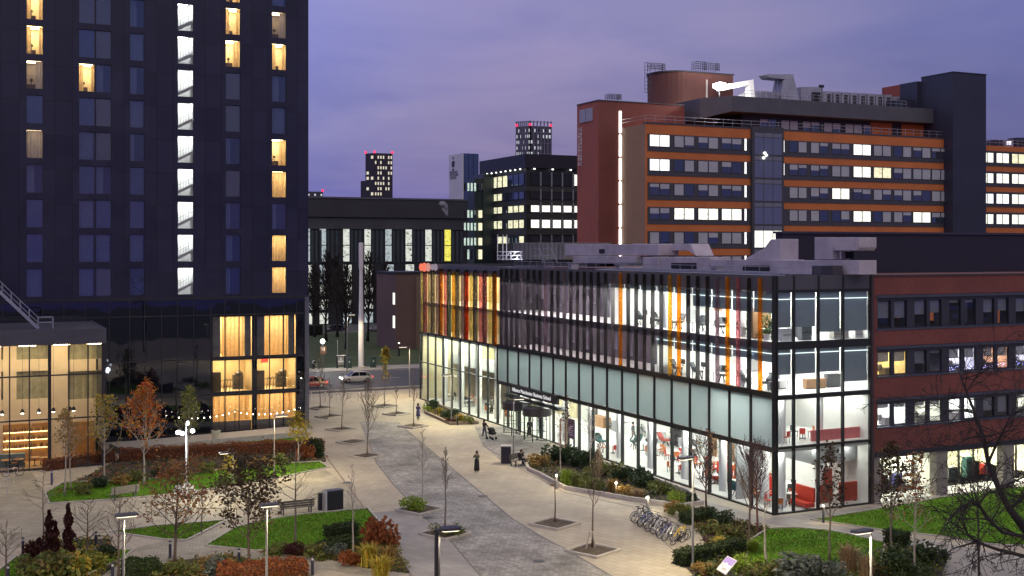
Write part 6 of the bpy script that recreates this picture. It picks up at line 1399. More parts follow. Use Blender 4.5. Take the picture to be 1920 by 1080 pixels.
# big dark tree leaning in from the right, limbs laid out one by one
t = thing('foreground_tree', 'large dark bare tree reaching in from the right edge with long drooping limbs', 'tree'); rnd = random.Random(77)
D0 = 34.0; base = atD(1990, 1330, D0); t.location = (base.x, base.y, 0); base.z = 0
def LP(pts, d0=D0): return [atD(px, py, d0+dz) for px, py, dz in pts]
tm = MB(); trunk = [base, atD(1985,1150,D0), atD(1965,1040,D0), atD(1920,990,D0-.2)]; tm.tube(trunk, [.26,.21,.17,.13], 9)
main = LP([(1920,990,-.2),(1893,955,0),(1872,915,.2),(1853,868,.3),(1842,815,.5),(1828,775,.6),(1812,735,.8),(1795,690,1)])
tm.tube(main, [.13,.10,.085,.072,.06,.048,.033,.015], 7); tm.build('trunk', barkd, t, smooth=True)
bm_ = MB(); lv = []
limbs = [([(1965,1045,0),(1920,1043,-.8),(1870,1030,-1.2),(1832,1017,-1.5),(1815,1002,-1.6),(1806,985,-1.6)],.10),
 ([(1952,1012,0),(1915,1005,-.5),(1880,998,-.8),(1855,975,-1),(1836,948,-1.2),(1824,940,-1.3),(1800,952,-1.4),(1776,975,-1.6)],.10),
 ([(1853,868,.3),(1870,830,.1),(1885,800,-.2),(1900,770,-.3),(1912,730,-.4)],.06),
 ([(1842,815,.5),(1815,822,0),(1785,838,-.4),(1752,842,-.8),(1725,850,-1)],.045),
 ([(1836,945,-1.2),(1850,925,-1.2),(1875,918,-1.2),(1890,912,-1.4)],.05),
 ([(1828,775,.6),(1800,768,.2),(1770,770,0),(1740,752,-.2),(1712,748,-.4)],.04),
 ([(1872,915,.2),(1895,905,.5),(1925,893,.8)],.07), ([(1832,1017,-1.5),(1835,1045,-1.5),(1822,1065,-1.6)],.03), ([(1893,955,0),(1925,925,0),(1950,880,0)],.08), ([(1812,735,.8),(1832,705,.6),(1850,672,.4)],.03)]
for pts, r in limbs:
    P = LP(pts); bm_.tube(P, [max(.008, .72*r*(1-.75*i/(len(P)-1))) for i in range(len(P))], 6)
    for i in range(1, len(P)):
        for _ in range(4):
            q_ = P[i-1].lerp(P[i], rnd.random()); b_ = (P[i]-P[i-1]).normalized(); d = (b_+V((rnd.gauss(0,.6),rnd.gauss(0,.6),rnd.gauss(-.05,.6)))).normalized(); grow(bm_, lv, q_, d, rnd.uniform(.5,1.5), max(.012, r*.26), 2, rnd, .0, .75, 3, .007, .18)
for i in range(2, len(main)):
    for _ in range(4): q_ = main[i-1].lerp(main[i], rnd.random()); d = V((rnd.gauss(-.2,.7),rnd.gauss(0,.7),rnd.gauss(.1,.5))).normalized(); grow(bm_, lv, q_, d, rnd.uniform(.7,1.7), .022, 2, rnd, .0, .75, 3, .007, .18)
bm_.build('branches', barkd, t)
# ------------------------------------------------------------ shrubs
def blob(seed, n, kind, lump=5):
    """unit shrub: leaves through a lumpy volume, denser near the skin"""
    rnd = random.Random(seed); mb = MB(); C_ = [(V((rnd.gauss(0,.38),rnd.gauss(0,.38),rnd.uniform(.25,.7))), rnd.uniform(.28,.5)) for _ in range(lump)]
    for _ in range(n):
        c_, r = C_[rnd.randrange(lump)]; d = V((rnd.gauss(0,1),rnd.gauss(0,1),rnd.gauss(0,1))).normalized()*r*rnd.random()**.35; p = c_+d
        if p.z < .02: p.z = rnd.uniform(.02,.15)
        leafq(mb, p, .11 if kind == 'fine' else .16, rnd)
    return mb
def tussock(seed, n, spread=.5):
    rnd = random.Random(seed); mb = MB()
    for _ in range(n):
        a = rnd.random()*6.283; r = spread*rnd.random(); L = rnd.uniform(.6,1.05); p = V((rnd.gauss(0,.1),rnd.gauss(0,.1),0)); d = V((math.cos(a),math.sin(a),0)); m_ = p+d*r*.5+V((0,0,L*.75)); e = p+d*(r*1.25)+V((0,0,L*(1-.35*r))); w_ = V((-d.y,d.x,0))*.022
        mb.quad(p-w_, p+w_, m_+w_, m_-w_); mb.tri(m_-w_, m_+w_, e)
    return mb
def spire(seed, n):
    rnd = random.Random(seed); mb = MB()
    for _ in range(n):
        z = rnd.random(); r = .26*(1-z)**.5*(.75+.35*math.sin(z*23+seed)); a = rnd.random()*6.283; rr = r*rnd.random()**.4; leafq(mb, V((rr*math.cos(a),rr*math.sin(a),z)), .075, rnd)
    return mb
ARCH = {}
def arch(kind, leaf, var):
    k = (kind, leaf, var)
    if k not in ARCH:
        mb = {'bush': lambda: blob(var*7+len(leaf), 620, 'leaf', 6), 'ball': lambda: blob(var*5+1, 900, 'fine', 9), 'tuft': lambda: tussock(var+3, 240), 'spire': lambda: spire(var+1, 700)}[kind]()
        o = mb.build(kind, LM[leaf], None); ARCH[k] = o.data; bpy.data.objects.remove(o)
    return ARCH[k]
SN = {'bush': ('shrub','shrub'), 'ball': ('round_shrub','shrub'), 'tuft': ('grass_tuft','ornamental grass'), 'spire': ('columnar_shrub','shrub')}
def shrub(lab, px, py, wpx, hpx, kind, leaf, group=None, z=.02, var=None):
    p = G(px, py, z); Y = F*(H-z)/(py-HY); o = bpy.data.objects.new(SN[kind][0], arch(kind, leaf, (var if var is not None else len(lab)) % 3)); COL.objects.link(o)
    w_ = wpx*Y/F; h = hpx*Y/F; k = {'bush': 1.5, 'ball': 1.5, 'tuft': 1.1, 'spire': .5}[kind]
    o.location = p; o.rotation_euler = (0,0,(px*7+py) % 6.28); o.scale = (w_/k, w_/k, h/(1.0 if kind != 'tuft' else .95)); return tag(o, lab, SN[kind][1], group)
S_ = shrub
gl = 'shrubs in the long planting bed'
for a in ((1012,872,40,22,'bush','ochre','ochre shrub at the left tip of the long bed beside the bench'),(1042,868,52,34,'bush','darkgreen','broad dark evergreen at the left end of the long bed'),(1078,872,56,34,'bush','darkgreen','dark evergreen shrub under the slim birch'),(1106,880,44,36,'ball','darkgreen','round dark shrub close to the school glass'),(1135,892,58,34,'bush','olive','olive green shrub in the middle of the long bed'),
  (1062,908,36,30,'tuft','lime','bright lime grass clump lit by the bollard lamp'),(1080,912,34,26,'tuft','olive','olive grass clump right of the lime one'),(1105,918,40,28,'bush','olive','low olive shrub on the path side of the bed'),(1150,922,38,26,'tuft','ochre','tawny grass clump beside the second bollard lamp'),(1172,902,46,30,'bush','darkgreen','blackish shrub near the glass, right of the middle'),(1175,930,36,22,'bush','ochre','russet low shrub by the kerb'),(1205,915,48,28,'bush','darkgreen','dark spreading shrub towards the right of the bed'),(1198,936,36,20,'tuft','straw','straw coloured grass near the cycle stands'),(1235,925,40,26,'bush','olive','green shrub left of the yellow one'),(1272,945,34,26,'ball','lime','rounded yellow green shrub at the right tip of the bed'),(1296,946,20,26,'ball','darkgreen','small dark clipped shrub at the very right tip')):
    S_(a[6], a[0], a[1], a[2], a[3], a[4], a[5], gl)
gs = 'shrubs in the small bed by the road end'
for a in ((808,768,24,20,'ball','darkgreen','clipped dark ball in the far corner of the small bed'),(800,772,14,11,'bush','lime','small lime shrub left of the clipped ball'),(824,776,18,12,'tuft','yellow','yellow grass clump between the two balls'),(836,785,26,16,'ball','darkgreen','flattened dark shrub in the middle of the small bed'),(852,780,20,15,'bush','darkgreen','dark shrub nearest the hall glass'),(863,791,22,15,'tuft','yellow','golden grass clump right of the pole'),(882,795,20,15,'bush','olive','olive shrub at the right end of the small bed'),(846,794,20,9,'bush','copper','low purplish shrub at the kerb of the small bed')):
    S_(a[6], a[0], a[1], a[2], a[3], a[4], a[5], gs)
S_('domed lime green bush in the kerbed pit', 784, 957, 48, 26, 'ball', 'lime'); S_('domed olive bush in the pit behind the black lamp column', 842, 1004, 44, 24, 'ball', 'olive')
gc = 'shrubs beside the cycle stands'
for a in ((1258,962,36,26,'bush','ochre','tan brown shrub behind the bicycles'),(1290,968,36,26,'bush','olive','olive shrub right of the tan brown one'),(1318,972,30,22,'tuft','straw','pale grass behind the lamp post'),(1352,985,38,30,'ball','darkgreen','dark rounded shrub left of the twin bare trees'),(1330,1000,44,24,'bush','mixed','mixed low shrub right of the lamp post'),(1372,1008,50,26,'bush','mixed','leafy low shrub under the bare trees'),(1350,1030,40,24,'tuft','yellow','yellow grass by the box hedge'),(1380,1030,36,18,'bush','ochre','brown low shrub at the hedge end'),(1412,1035,40,24,'tuft','lime','lime grass at the lawn edge')):
    S_(a[6], a[0], a[1], a[2], a[3], a[4], a[5], gc)
gf = 'shrubs along the near right border'
for a in ((1320,1078,44,26,'bush','ochre','russet shrub left of the purple panel'),(1342,1084,40,24,'bush','mixed','leafy shrub at the foot of the panel'),(1395,1075,50,30,'bush','lime','fresh green shrub right of the panel'),(1440,1082,70,34,'bush','mixed','mixed green shrub below the pale sapling'),(1500,1088,90,46,'bush','grey','wide grey green shrub at the bottom of the frame'),(1545,1090,60,40,'bush','grey','grey green shrub under the birch'),(1590,1075,60,56,'tuft','straw','tall tawny grass clump leaning over the lawn'),(1625,1085,50,44,'tuft','straw','second tawny grass clump by the lamp post'),(1700,1075,110,52,'ball','box','big clipped dome shrub on the near right border'),(1745,1062,60,40,'ball','box','clipped dome at the right end of the border'),(1690,1078,34,24,'bush','ochre','orange brown shrub in front of the dome'),(1665,1080,40,30,'bush','mixed','green shrub left of the dome')):
    S_(a[6], a[0], a[1], a[2], a[3], a[4], a[5], gf)
gp_ = 'copper shrubs in the left foreground'
for a in ((62,1060,44,52,'bush','copper','low copper purple shrub at the far left'),(92,1062,34,105,'spire','copper','tallest copper purple column'),(104,1060,26,82,'spire','copper','shorter copper column between the two tall ones'),(128,1058,32,112,'spire','copper','right hand tall copper column')):
    S_(a[6], a[0], a[1], a[2], a[3], a[4], a[5], gp_)
gq = 'mixed shrubs in the left foreground'
for a in ((60,1085,70,50,'bush','mixed','tangled green brown shrub at the lower left'),(110,1088,76,60,'bush','mixed','wide tangled shrub below the copper columns'),(150,1082,60,44,'bush','yellow','yellowing shrub right of the copper columns'),(185,1065,50,30,'bush','green','green shrub on the corner lawn'),(200,1040,36,18,'bush','darkgreen','small dark shrub by the corner lawn path'),(340,1075,60,26,'bush','olive','olive low shrub beneath the rust leaved tree'),(400,1078,60,26,'bush','grey','grey green low shrub by the path'),(450,1070,34,22,'bush','darkgreen','dark shrub by the bollard left of the lamp')):
    S_(a[6], a[0], a[1], a[2], a[3], a[4], a[5], gq)
gr = 'grasses and shrubs round the bench lawn'
for a in ((700,1030,66,58,'bush','beech','big russet shrub at the right corner of the bench lawn'),(690,1062,56,44,'tuft','yellow','golden grass at the plaza edge'),(728,1062,44,40,'tuft','ochre','ochre grass leaning over the plaza edge'),(715,1085,60,44,'tuft','yellow','golden grass at the bottom of the frame'),(655,1060,40,30,'bush','beech','low russet shrub by the bollard'),(630,1045,36,26,'bush','grey','silvery shrub below the box block'),(590,1045,44,28,'bush','mixed','green shrub in the middle of the border'),(555,1040,40,20,'bush','copper','dark purple low shrub under the bare tree'),(525,1038,44,22,'bush','olive','olive shrub by the lamp post'),(575,862,26,34,'bush','beech','russet shrub at the right end of the long hedge'),(592,858,28,40,'bush','darkgreen','dark rounded shrub at the hedge end by the plaza')):
    S_(a[6], a[0], a[1], a[2], a[3], a[4], a[5], gr)
gh = 'dark shrubs along the garden hedge'
for k, (px, py) in enumerate(((155,925),(185,915),(225,908),(250,902),(300,895),(320,890),(385,885),(440,880),(480,876),(520,870))):
    S_('low %s shrub below the orange hedge, %s from the left' % (('olive','dark')[k%2], 'first second third fourth fifth sixth seventh eighth ninth tenth'.split()[k]), px, py, 34, 20, 'bush', ('olive','darkgreen','ochre')[k%3], gh, var=k)
# hedges
def hedge(lab, A, B_, th, h, leaf, dens=150, name='hedge', seed=1):
    a, c_ = G(*A), G(*B_); d = (c_-a); L = d.length; d.normalize(); n = V((-d.y,d.x,0)); rnd = random.Random(seed); t = thing(name, lab, 'hedge', tuple((a+c_)/2))
    core = MB(); P = lambda u, v, z: a+d*u+n*v+V((0,0,z)); i_ = .08
    core._rings([[P(i_,i_,.0),P(L-i_,i_,0),P(L-i_,th-i_,0),P(i_,th-i_,0)],[P(i_,i_,h-i_),P(L-i_,i_,h-i_),P(L-i_,th-i_,h-i_),P(i_,th-i_,h-i_)]]); core.build('twigs', M('hedge_core_'+leaf, {'box':(.012,.018,.008),'beech':(.08,.03,.015)}.get(leaf,(.03,.03,.01)), .95), t)
    lm = MB(); nn = min(7000, int(dens*(L*h*2+L*th+2*th*h)))
    for _ in range(nn):
        f = rnd.random()*(L*h*2+L*th+2*th*h); u, v, z = rnd.random()*L, rnd.random()*th, rnd.random()*h
        if f < L*h: v = 0
        elif f < 2*L*h: v = th
        elif f < 2*L*h+L*th: z = h
        else: u = 0 if rnd.random() < .5 else L
        leafq(lm, P(u,v,z*(1+.07*math.sin(u*1.9+seed)+.05*math.sin(u*5.3+v*3)))+V((rnd.gauss(0,.05),rnd.gauss(0,.05),rnd.gauss(0,.06))), rnd.uniform(.07,.14), rnd)
    lm.build('foliage', LM[leaf], t); return t
hedge('long clipped orange beech hedge below the hotel terrace', (225,866),(608,846), 1.3, 1.0, 'beech', 90, seed=2)
hedge('short continuation of the orange beech hedge before the lobby', (88,884),(218,866), 1.0, .9, 'beech', 70, seed=3)
hedge('dark clipped box block on the bench lawn', (620,1013),(674,1006), 1.2, .75, 'box', 200, seed=4)
hedge('second dark clipped box block below the first one', (612,1044),(676,1034), 1.4, .7, 'box', 200, seed=5)
hedge('low clipped hedge left of the purple panel', (1283,1064),(1400,1040), 1.0, .8, 'box', 200, seed=6)
hedge('dark clipped box block at the bottom left', (236,1094),(302,1086), 1.6, .9, 'box', 220, seed=7)
hedge('clipped copper beech hedge at the bottom edge', (410,1096),(576,1084), 1.8, .75, 'beech', 200, seed=8)
hedge('dark clipped box block behind the lawn tree on the right', (1656,1022),(1690,1030), 1.0, .9, 'box', 200, seed=9)
hedge('dark low hedge behind the bicycles', (1292,985),(1345,975), 1.0, .7, 'box', 200, seed=10)
hedge('long dark hedge bounding the car park, beside the hotel', (560,632),(606,628), 3, 2.2, 'box', 14, seed=11)
# ground cover in the beds: nobody could count it
def cover(name, key, n, leaves, hmax, seed, pts=None):
    rnd = random.Random(seed); P = at_path(pts or beds[key], n, rnd)
    for li, leaf in enumerate(leaves):
        mb = MB()
        for p in P[li::len(leaves)]:
            for _ in range(7): leafq(mb, p+V((rnd.gauss(0,.14),rnd.gauss(0,.14),abs(rnd.gauss(0,hmax)))), .13, rnd)
        tag(mb.build(name, LM[leaf], None), kind='stuff')
cover('ground_cover','long_bed',520,('mixed','darkgreen','olive'),.16,1); cover('ground_cover','cycle_bed',420,('mixed','copper','olive'),.14,2); cover('ground_cover','front_bed',760,('mixed','lime','grey'),.18,3)
cover('ground_cover','grass_bed',560,('ochre','mixed','olive'),.15,4); cover('ground_cover','copper_bed',520,('mixed','yellow','darkgreen'),.16,5); cover('ground_cover','path_bed',420,('mixed','ochre'),.12,6); cover('ground_cover','hedge_bed',620,('rust','mixed','darkgreen'),.14,7); cover('ground_cover','small_bed',120,('mixed','yellow'),.1,8)
# fallen leaves
mb = MB(); rnd = random.Random(5)
for key, n in (('upper_lawn',260),('bench_lawn',160),('wing_lawn',150),('brick_lawn',420),('corner_lawn',160),('triangle_lawn',60)):
    for p in at_path(lawns[key], n, rnd): a = rnd.random()*6.28; d = V((math.cos(a),math.sin(a),0))*.09; e = V((-d.y,d.x,0))*.6; z = V((0,0,.035)); mb.quad(p-d+z, p-e+z, p+d+z+V((0,0,.03)), p+e+z)
for _ in range(240): p = G(rnd.uniform(20,700), rnd.uniform(900,1075)); a = rnd.random()*6.28; d = V((math.cos(a),math.sin(a),0))*.08; e = V((-d.y,d.x,0))*.6; z = V((0,0,.02)); mb.quad(p-d+z, p-e+z, p+d+z+V((0,0,.03)), p+e+z)
tag(mb.build('fallen_leaves', LM['ochre'], None), kind='stuff')
# grass blades on the lawns: nobody could count them
mb = MB(); rnd = random.Random(15)
for key, n in (('upper_lawn',5200),('bench_lawn',6200),('wing_lawn',6500),('brick_lawn',9000),('corner_lawn',3600),('triangle_lawn',2200),('hotel_lawn',2600)):
    for p in at_path(lawns[key], n, rnd):
        a = rnd.random()*6.28; w_ = V((math.cos(a),math.sin(a),0))*.05; t_ = V((rnd.gauss(0,.05),rnd.gauss(0,.05),rnd.uniform(.05,.12))); mb.tri(p-w_, p+w_, p+t_)
tag(mb.build('grass', M('grass_blade', (.130,.228,.026), .8, var=.6, vs=.22, pos=True, fine=.55, spec=.1), None), kind='stuff')
# tree pits
def pit(lab, px, py, s=1.25, rot=.35, empty=False, m_=None):
    c0 = G(px, py); t = thing('tree_pit', lab, 'tree pit', tuple(c0), rot, 'square tree pits in the plaza'); b = MB()
    for x0, x1, y0, y1 in ((-s,s,-s,-s+.14),(-s,s,s-.14,s),(-s,-s+.14,-s+.14,s-.14),(s-.14,s,-s+.14,s-.14)): b.box(x0,x1,y0,y1,0,.16)
    b.build('frame', m_ or kerbm, t, local=True, bevel=.02); b = MB(); n = 8; q_ = s-.14; rnd = random.Random(px)
    zz = {}; 
    for i in range(n+1):
        for j in range(n+1): zz[i,j] = .05+.05*rnd.random()
    for i in range(n):
        for j in range(n): f = lambda i_, j_: (-q_+2*q_*i_/n, -q_+2*q_*j_/n, zz[i_,j_]); b.quad(f(i,j), f(i+1,j), f(i+1,j+1), f(i,j+1))
    b.build('mulch', mulch, t, local=True)
for a in (('farthest left pit near the kerb, under the thin sapling',600,766),('second pit of the left row from the road',617,782),('third pit of the left row, under the leaning sapling',639,806),('empty pit between two trees of the left row',661,830),('nearest pit of the left row, under the bushy bare tree',687,856),('far right pit under the yellow leaved sapling',720,762),('middle pit of the right row',743,777),('right row pit beside the person in purple',774,800),('kerbed pit holding the lime green bush',787,957),('pit behind the black lamp column with an olive bush',834,1002),('large pit left of the cycle stands',1040,984),('nearest right hand pit under the braced tree',1111,1034)):
    pit(a[0], a[1], a[2], 1.15 if a[2] < 900 else 1.25, .42)
# stakes on the nearest tree
t = thing('tree_stake', 'pair of short wooden stakes bracing the tree in the nearest pit', 'stake', tuple(G(1108,1028))); p = G(1109,1030)
for dx in (-.35,.3): b = MB(); b.bar((p.x+dx,p.y+.1,0),(p.x+dx*.25,p.y,1.1),.07); b.build('post', barkp, t)
# ============================================================ lamps
polem = M('pole_grey', (.26,.26,.27), .45, metal=.5, var=.1); poleb = M('pole_black', (.015,.015,.022), .45, var=.1); poled = M('pole_dark', (.08,.08,.09), .45, metal=.3)
headE = EM('lamp_head_glow', (1,.86,.62), 2.5)
WARM = (1,.83,.50)
def lamp_post(lab, px, py, h, power, arm=(-.6,0), r=.06, m=None, head=(.55,.22), emit=True, col=WARM, glow=None):
    p = G(px, py, h); m = m or polem; t = thing('street_lamp', lab, 'street lamp', (p.x,p.y,0), group='street lamps')
    b = MB(); b.tube([(p.x,p.y,0),(p.x,p.y,h)], [r*1.15,r*.85], 8); b.lathe((p.x,p.y,0), [(r*2,0),(r*2,.06),(r*1.2,.3)], 8); b.build('pole', m, t, smooth=False)
    a = V((p.x+arm[0], p.y+arm[1], h)); d = V((arm[0],arm[1],0)); L = d.length
    if L > .01:
        d.normalize(); b = MB(); b.bar((p.x,p.y,h-.05), tuple(a-d*.3+V((0,0,-.05))), .06); b.build('arm', m, t)
    n = V((-d.y,d.x,0)) if L > .01 else V((0,1,0)); d = d if L > .01 else V((1,0,0))
    b = MB(); c0 = a; hl, hw = head
    R_ = lambda s, z: [tuple(c0+d*u*hl*s+n*v*hw*s+V((0,0,z))) for u, v in ((-1,-.7),(-.7,-1),(.7,-1),(1,-.7),(1,.7),(.7,1),(-.7,1),(-1,.7))]
    b._rings([R_(.95,-.04), R_(1,.0), R_(.9,.08)]); b.build('lamp_head', poled if m is polem else m, t)
    b = MB(); b._rings([R_(.82,-.075), R_(.85,-.045)]); b.build('diffuser', glow or headE, t)
    o2 = d*(1.0 if L < .3 else .5)
    l = lamp('light', (0,0,0), power*1.45, col, .07, 'SPOT'); l.data.spot_size = math.radians(164); l.data.spot_blend = .35; l.data.shadow_soft_size = .07; l.parent = t; l.location = a+o2*.55+V((0,0,-.12))-t.location
    return t
lamp_post('tall grey lamp post beside the bicycles with its head turned left',1299,857,6.4,1500,(-.55,-.1))
lamp_post('grey lamp post in front of the bench lawn, T shaped head',500,947,6,1500,(.12,0),head=(.5,.2))
lamp_post('grey lamp post at the left foreground with a broad flat head',232,966,6,1500,(.12,0),head=(.55,.24))
lamp_post('distant grey lamp post by the road end of the plaza',768,650,6.3,1700,(-.9,0))
lamp_post('slim pale lamp post right of the hedge lawn',514,780,5,1100,(.6,0),r=.05,m=barkp)
lamp_post('slim grey lamp post standing before the revolving doors',963,748,5.4,700,(.5,0),r=.055)
lamp_post('slim grey lamp post in the small planting bed',846,703,5.2,1000,(-.5,0),r=.05)
lamp_post('short lamp post with a long arm on the upper lawn',438,848,3.6,420,(-.7,0),r=.045,head=(.35,.14))
lamp_post('wide black column lamp in the foreground with a white head on the right',820,993,6.5,1500,(.55,-.1),r=.15,m=poleb,head=(.45,.28))
lamp_post('dark grey lamp post at the near right border with its arm to the left',1633,994,6,1500,(-.5,0))
# bright multi head lamp
p = G(349,812,4.6); t = thing('white_lamp', 'dazzling white lamp post with four heads, before the dark podium', 'street lamp', (p.x,p.y,0), group='street lamps')
b = MB(); b.tube([(p.x,p.y,0),(p.x,p.y,5.4)], [.08,.06], 8); b.build('pole', M('white_pole', (.5,.5,.5), .4), t)
for k, (dx, dz, s_) in enumerate(((-.6,4.55,.3),(.45,4.6,.24),(-.3,4.45,.24),(.1,5.2,.15))):
    b = MB(); b.lathe((p.x+dx,p.y-.15,dz), [(.05*s_*4,0),(.45*s_*1.6,.08),(.4*s_*1.6,.25),(.05,.32)], 10); b.build('lamp_head', EM('white_head', (.95,.97,1), 5), t)
l = lamp('light', (p.x,p.y-.7,4.3), 420, (.95,.97,1), .3); l.parent = t; l.location = (.3,-1.4,4.0)
# street lamps and masts beyond the road
lamp_post('thin lamp post on the verge beyond the road',651,590,8.6,1300,(.7,0),r=.09)
p = G(677,690); t = thing('white_mast', 'tall white tapering mast on the far pavement', 'mast', tuple(p)); b = MB(); b.lathe((p.x,p.y,0), [(.42,0),(.42,8),(.36,8.4),(.27,15.2),(.36,15.6),(.37,19.4),(.34,19.5)], 14); b.build('shaft', M('mast_white', (.74,.70,.72), .5, var=.08, vs=.3), t); b = MB(); b.lathe((p.x,p.y,0), [(.7,0),(.7,.2),(.45,.3)], 12); b.build('base', kerbm, t)
c0 = onY(605,640,176); t = thing('globe_lamp', 'glowing white globe lamp on a short post by the hotel corner', 'street lamp', (c0.x,c0.y,.08)); b = MB(); b.tube([(c0.x,c0.y,.08),(c0.x,c0.y,c0.z-.3)],.05,6); b.build('pole', poled, t); b = MB(); b.lathe((c0.x,c0.y,c0.z-.38), [(.05,0),(.28,.12),(.38,.38),(.28,.64),(.05,.76)], 12); b.build('globe', EM('globe_glow', (.95,1,.92), 5), t)
l = lamp('light', (c0.x,c0.y-.5,c0.z), 500, (.95,1,.9), .4); l.parent = t; l.location = V((c0.x,c0.y-.5,c0.z))-t.location
# bollard lights
gb_ = 'bollard lights'
bollE = EM('bollard_glow', (1,.9,.68), 7)
def bollard(lab, px, py, h=1.0, on=True, m=None, r=.085, pw=28):
    p = G(px, py, .02); t = thing('bollard_light' if on is not None else 'bollard', lab, 'bollard', tuple(p), group=gb_); b = MB(); b.lathe(tuple(p), [(r*1.1,0),(r,.04),(r,h-.16)], 10); b.build('post', m or poled, t)
    b = MB(); b.lathe((p.x,p.y,p.z+h-.03), [(r*1.05,0),(r*1.05,.05),(r*.6,.08)], 10); b.build('cap', m or poled, t)
    b = MB(); b.lathe((p.x,p.y,p.z+h-.16), [(r*.85,0),(r*.85,.13)], 10); b.build('lens', bollE if on else M('lens_off', (.4,.4,.42), .3), t)
    if on and pw:
        l = lamp('light', (p.x,p.y-.25,p.z+h-.05), pw, WARM, .06); l.parent = t; l.location = (0,-.25,h-.05)
dk = M('bollard_navy', (.022,.022,.045), .4)
bollard('pale bollard light at the edge of the long bed by the lime grass',1043,916,1.1,True,polem,pw=60); bollard('bollard light among the tawny grass of the long bed',1155,928,1.0,True,polem,pw=50)
bollard('stout bollard light behind the first bicycles',1214,957,1.0,True,polem,.12,50); bollard('bollard light on the path right of the school corner',1544,980,1.25,True,poled,pw=50)
bollard('purple bollard at the left end of the upper lawn',97,909,1.1,False,M('bollard_violet', (.06,.05,.16), .4)); bollard('dark bollard beside the copper columns at the far left',43,1040,1.0,False,dk); bollard('dark bollard on the corner lawn tip',180,1028,1.0,False,dk)  # the purple one has a violet body and no lamp
bollard('dark bollard at the path fork left of the large rust leaved tree',319,1046,1.0,False,dk); bollard('dark bollard on the path right of the dark leaved tree',448,1062,1.0,False,dk); bollard('dark bollard near the bottom edge below the box blocks',586,1078,1.0,False,dk); bollard('dark bollard left of the near lamp post',211,1090,1.0,False,dk); bollard('dark bollard in the lower left corner',15,1094,1.0,False,dk); bollard('black bollard in the front of the small bed',858,797,.95,False,poleb); bollard('dark bollard lamp on the grass by the brown block',748,668,2.4,True,poleb,.15,60)
gk = 'pale bollards closing the plaza at the road'
for k, px in enumerate((583,610,631,672,720)):
    p = G(px, 752 if k < 4 else 748); t = thing('kerb_bollard', 'pale slim bollard at the road end of the plaza, %s from the left' % 'first second third fourth fifth'.split()[k], 'bollard', tuple(p), group=gk); b = MB(); b.lathe(tuple(p), [(.09,0),(.09,1.0),(.05,1.06)], 8); b.build('post', M('bollard_pale', (.55,.52,.48), .5), t); b = MB(); b.lathe((p.x,p.y,.8), [(.095,0),(.095,.09)], 8); b.build('band', polem, t)
# ============================================================ street furniture
slat = M('bench_slat', (.085,.07,.06), .6, var=.25, vs=5); slatp = M('bench_pale', (.25,.22,.18), .6, var=.25, vs=5)
def bench(lab, px, py, L, rz, m):
    p = G(px, py); t = thing('park_bench', lab, 'bench', tuple(p), rz); 
    b = MB()
    for k in range(4): b.box(-L/2, L/2, -.25+k*.13, -.14+k*.13, .43, .47)
    b.build('seat', m, t, local=True); b = MB()
    for k in range(3): b.box(-L/2, L/2, -.33, -.29, .55+k*.16, .68+k*.16)
    b.build('backrest', m, t, local=True)
    for x in (-L/2+.25, L/2-.25):
        b = MB(); b.box(x-.04,x+.04,-.34,-.27,0,1.0); b.box(x-.04,x+.04,.18,.25,0,.43); b.box(x-.04,x+.04,-.27,.25,.37,.43); b.build('leg', poled, t, local=True)
a, c_ = G(528,962), G(583,956); bench('dark slatted park bench with its back to the lawn',555,963,2.5,math.atan2(c_.y-a.y,c_.x-a.x),slat)
bench('weathered pale bench on the edge of the upper lawn',232,935,2.1,.25,slatp)
bq = G(972,872); bench('dark bench beside the planting bed carrying the seated person',974,872,2.0,math.radians(205),slat)
def boxthing(name, lab, cat, px, py, w_, d, h, rz, m, parts):
    p = G(px, py); t = thing(name, lab, cat, tuple(p), rz); b = MB(); b._rings([[(-w_/2,-d/2,.04),(w_/2,-d/2,.04),(w_/2,d/2,.04),(-w_/2,d/2,.04)],[(-w_/2,-d/2,h),(w_/2,-d/2,h),(w_/2,d/2,h+.0),(-w_/2,d/2,h)]]); b.build('body', m, t, local=True, bevel=.02)
    for nm, bx_, mm in parts: b = MB(); b.box(*bx_); b.build(nm, mm, t, local=True)
    return t
binm = M('bin_navy', (.016,.015,.03), .35, var=.1)
boxthing('litter_bin','large dark bin cabinet with a pale sloping lid by the entrance bench','bin',949,868,.85,.8,1.45,math.radians(-28),binm,[('lid',(-.46,.46,-.43,.43,1.45,1.52),M('lid_grey',(.33,.32,.33),.4)),('flap',(-.3,.3,-.415,-.402,1.05,1.3),poleb),('plinth',(-.4,.4,-.37,.37,0,.04),poled)])
boxthing('recycling_bin','big black square bin housing with a pale edge, right of the bench','bin',625,955,1.25,.7,1.35,math.radians(8),binm,[('side_panel',(-.69,-.63,-.35,.35,.0,1.4),M('bin_pale',(.5,.48,.47),.5)),('lid',(-.63,.66,-.37,.37,1.35,1.4),poled),('door',(-.55,.55,-.365,-.352,.12,1.25),poleb)])
boxthing('slim_panel','narrow black upright panel between the bench and the bin housing','panel',600,957,.28,.25,1.2,math.radians(8),poleb,[('cap',(-.16,.16,-.14,.14,1.2,1.24),poled),('plate',(-.1,.1,-.13,-.126,.8,1.1),dk)])
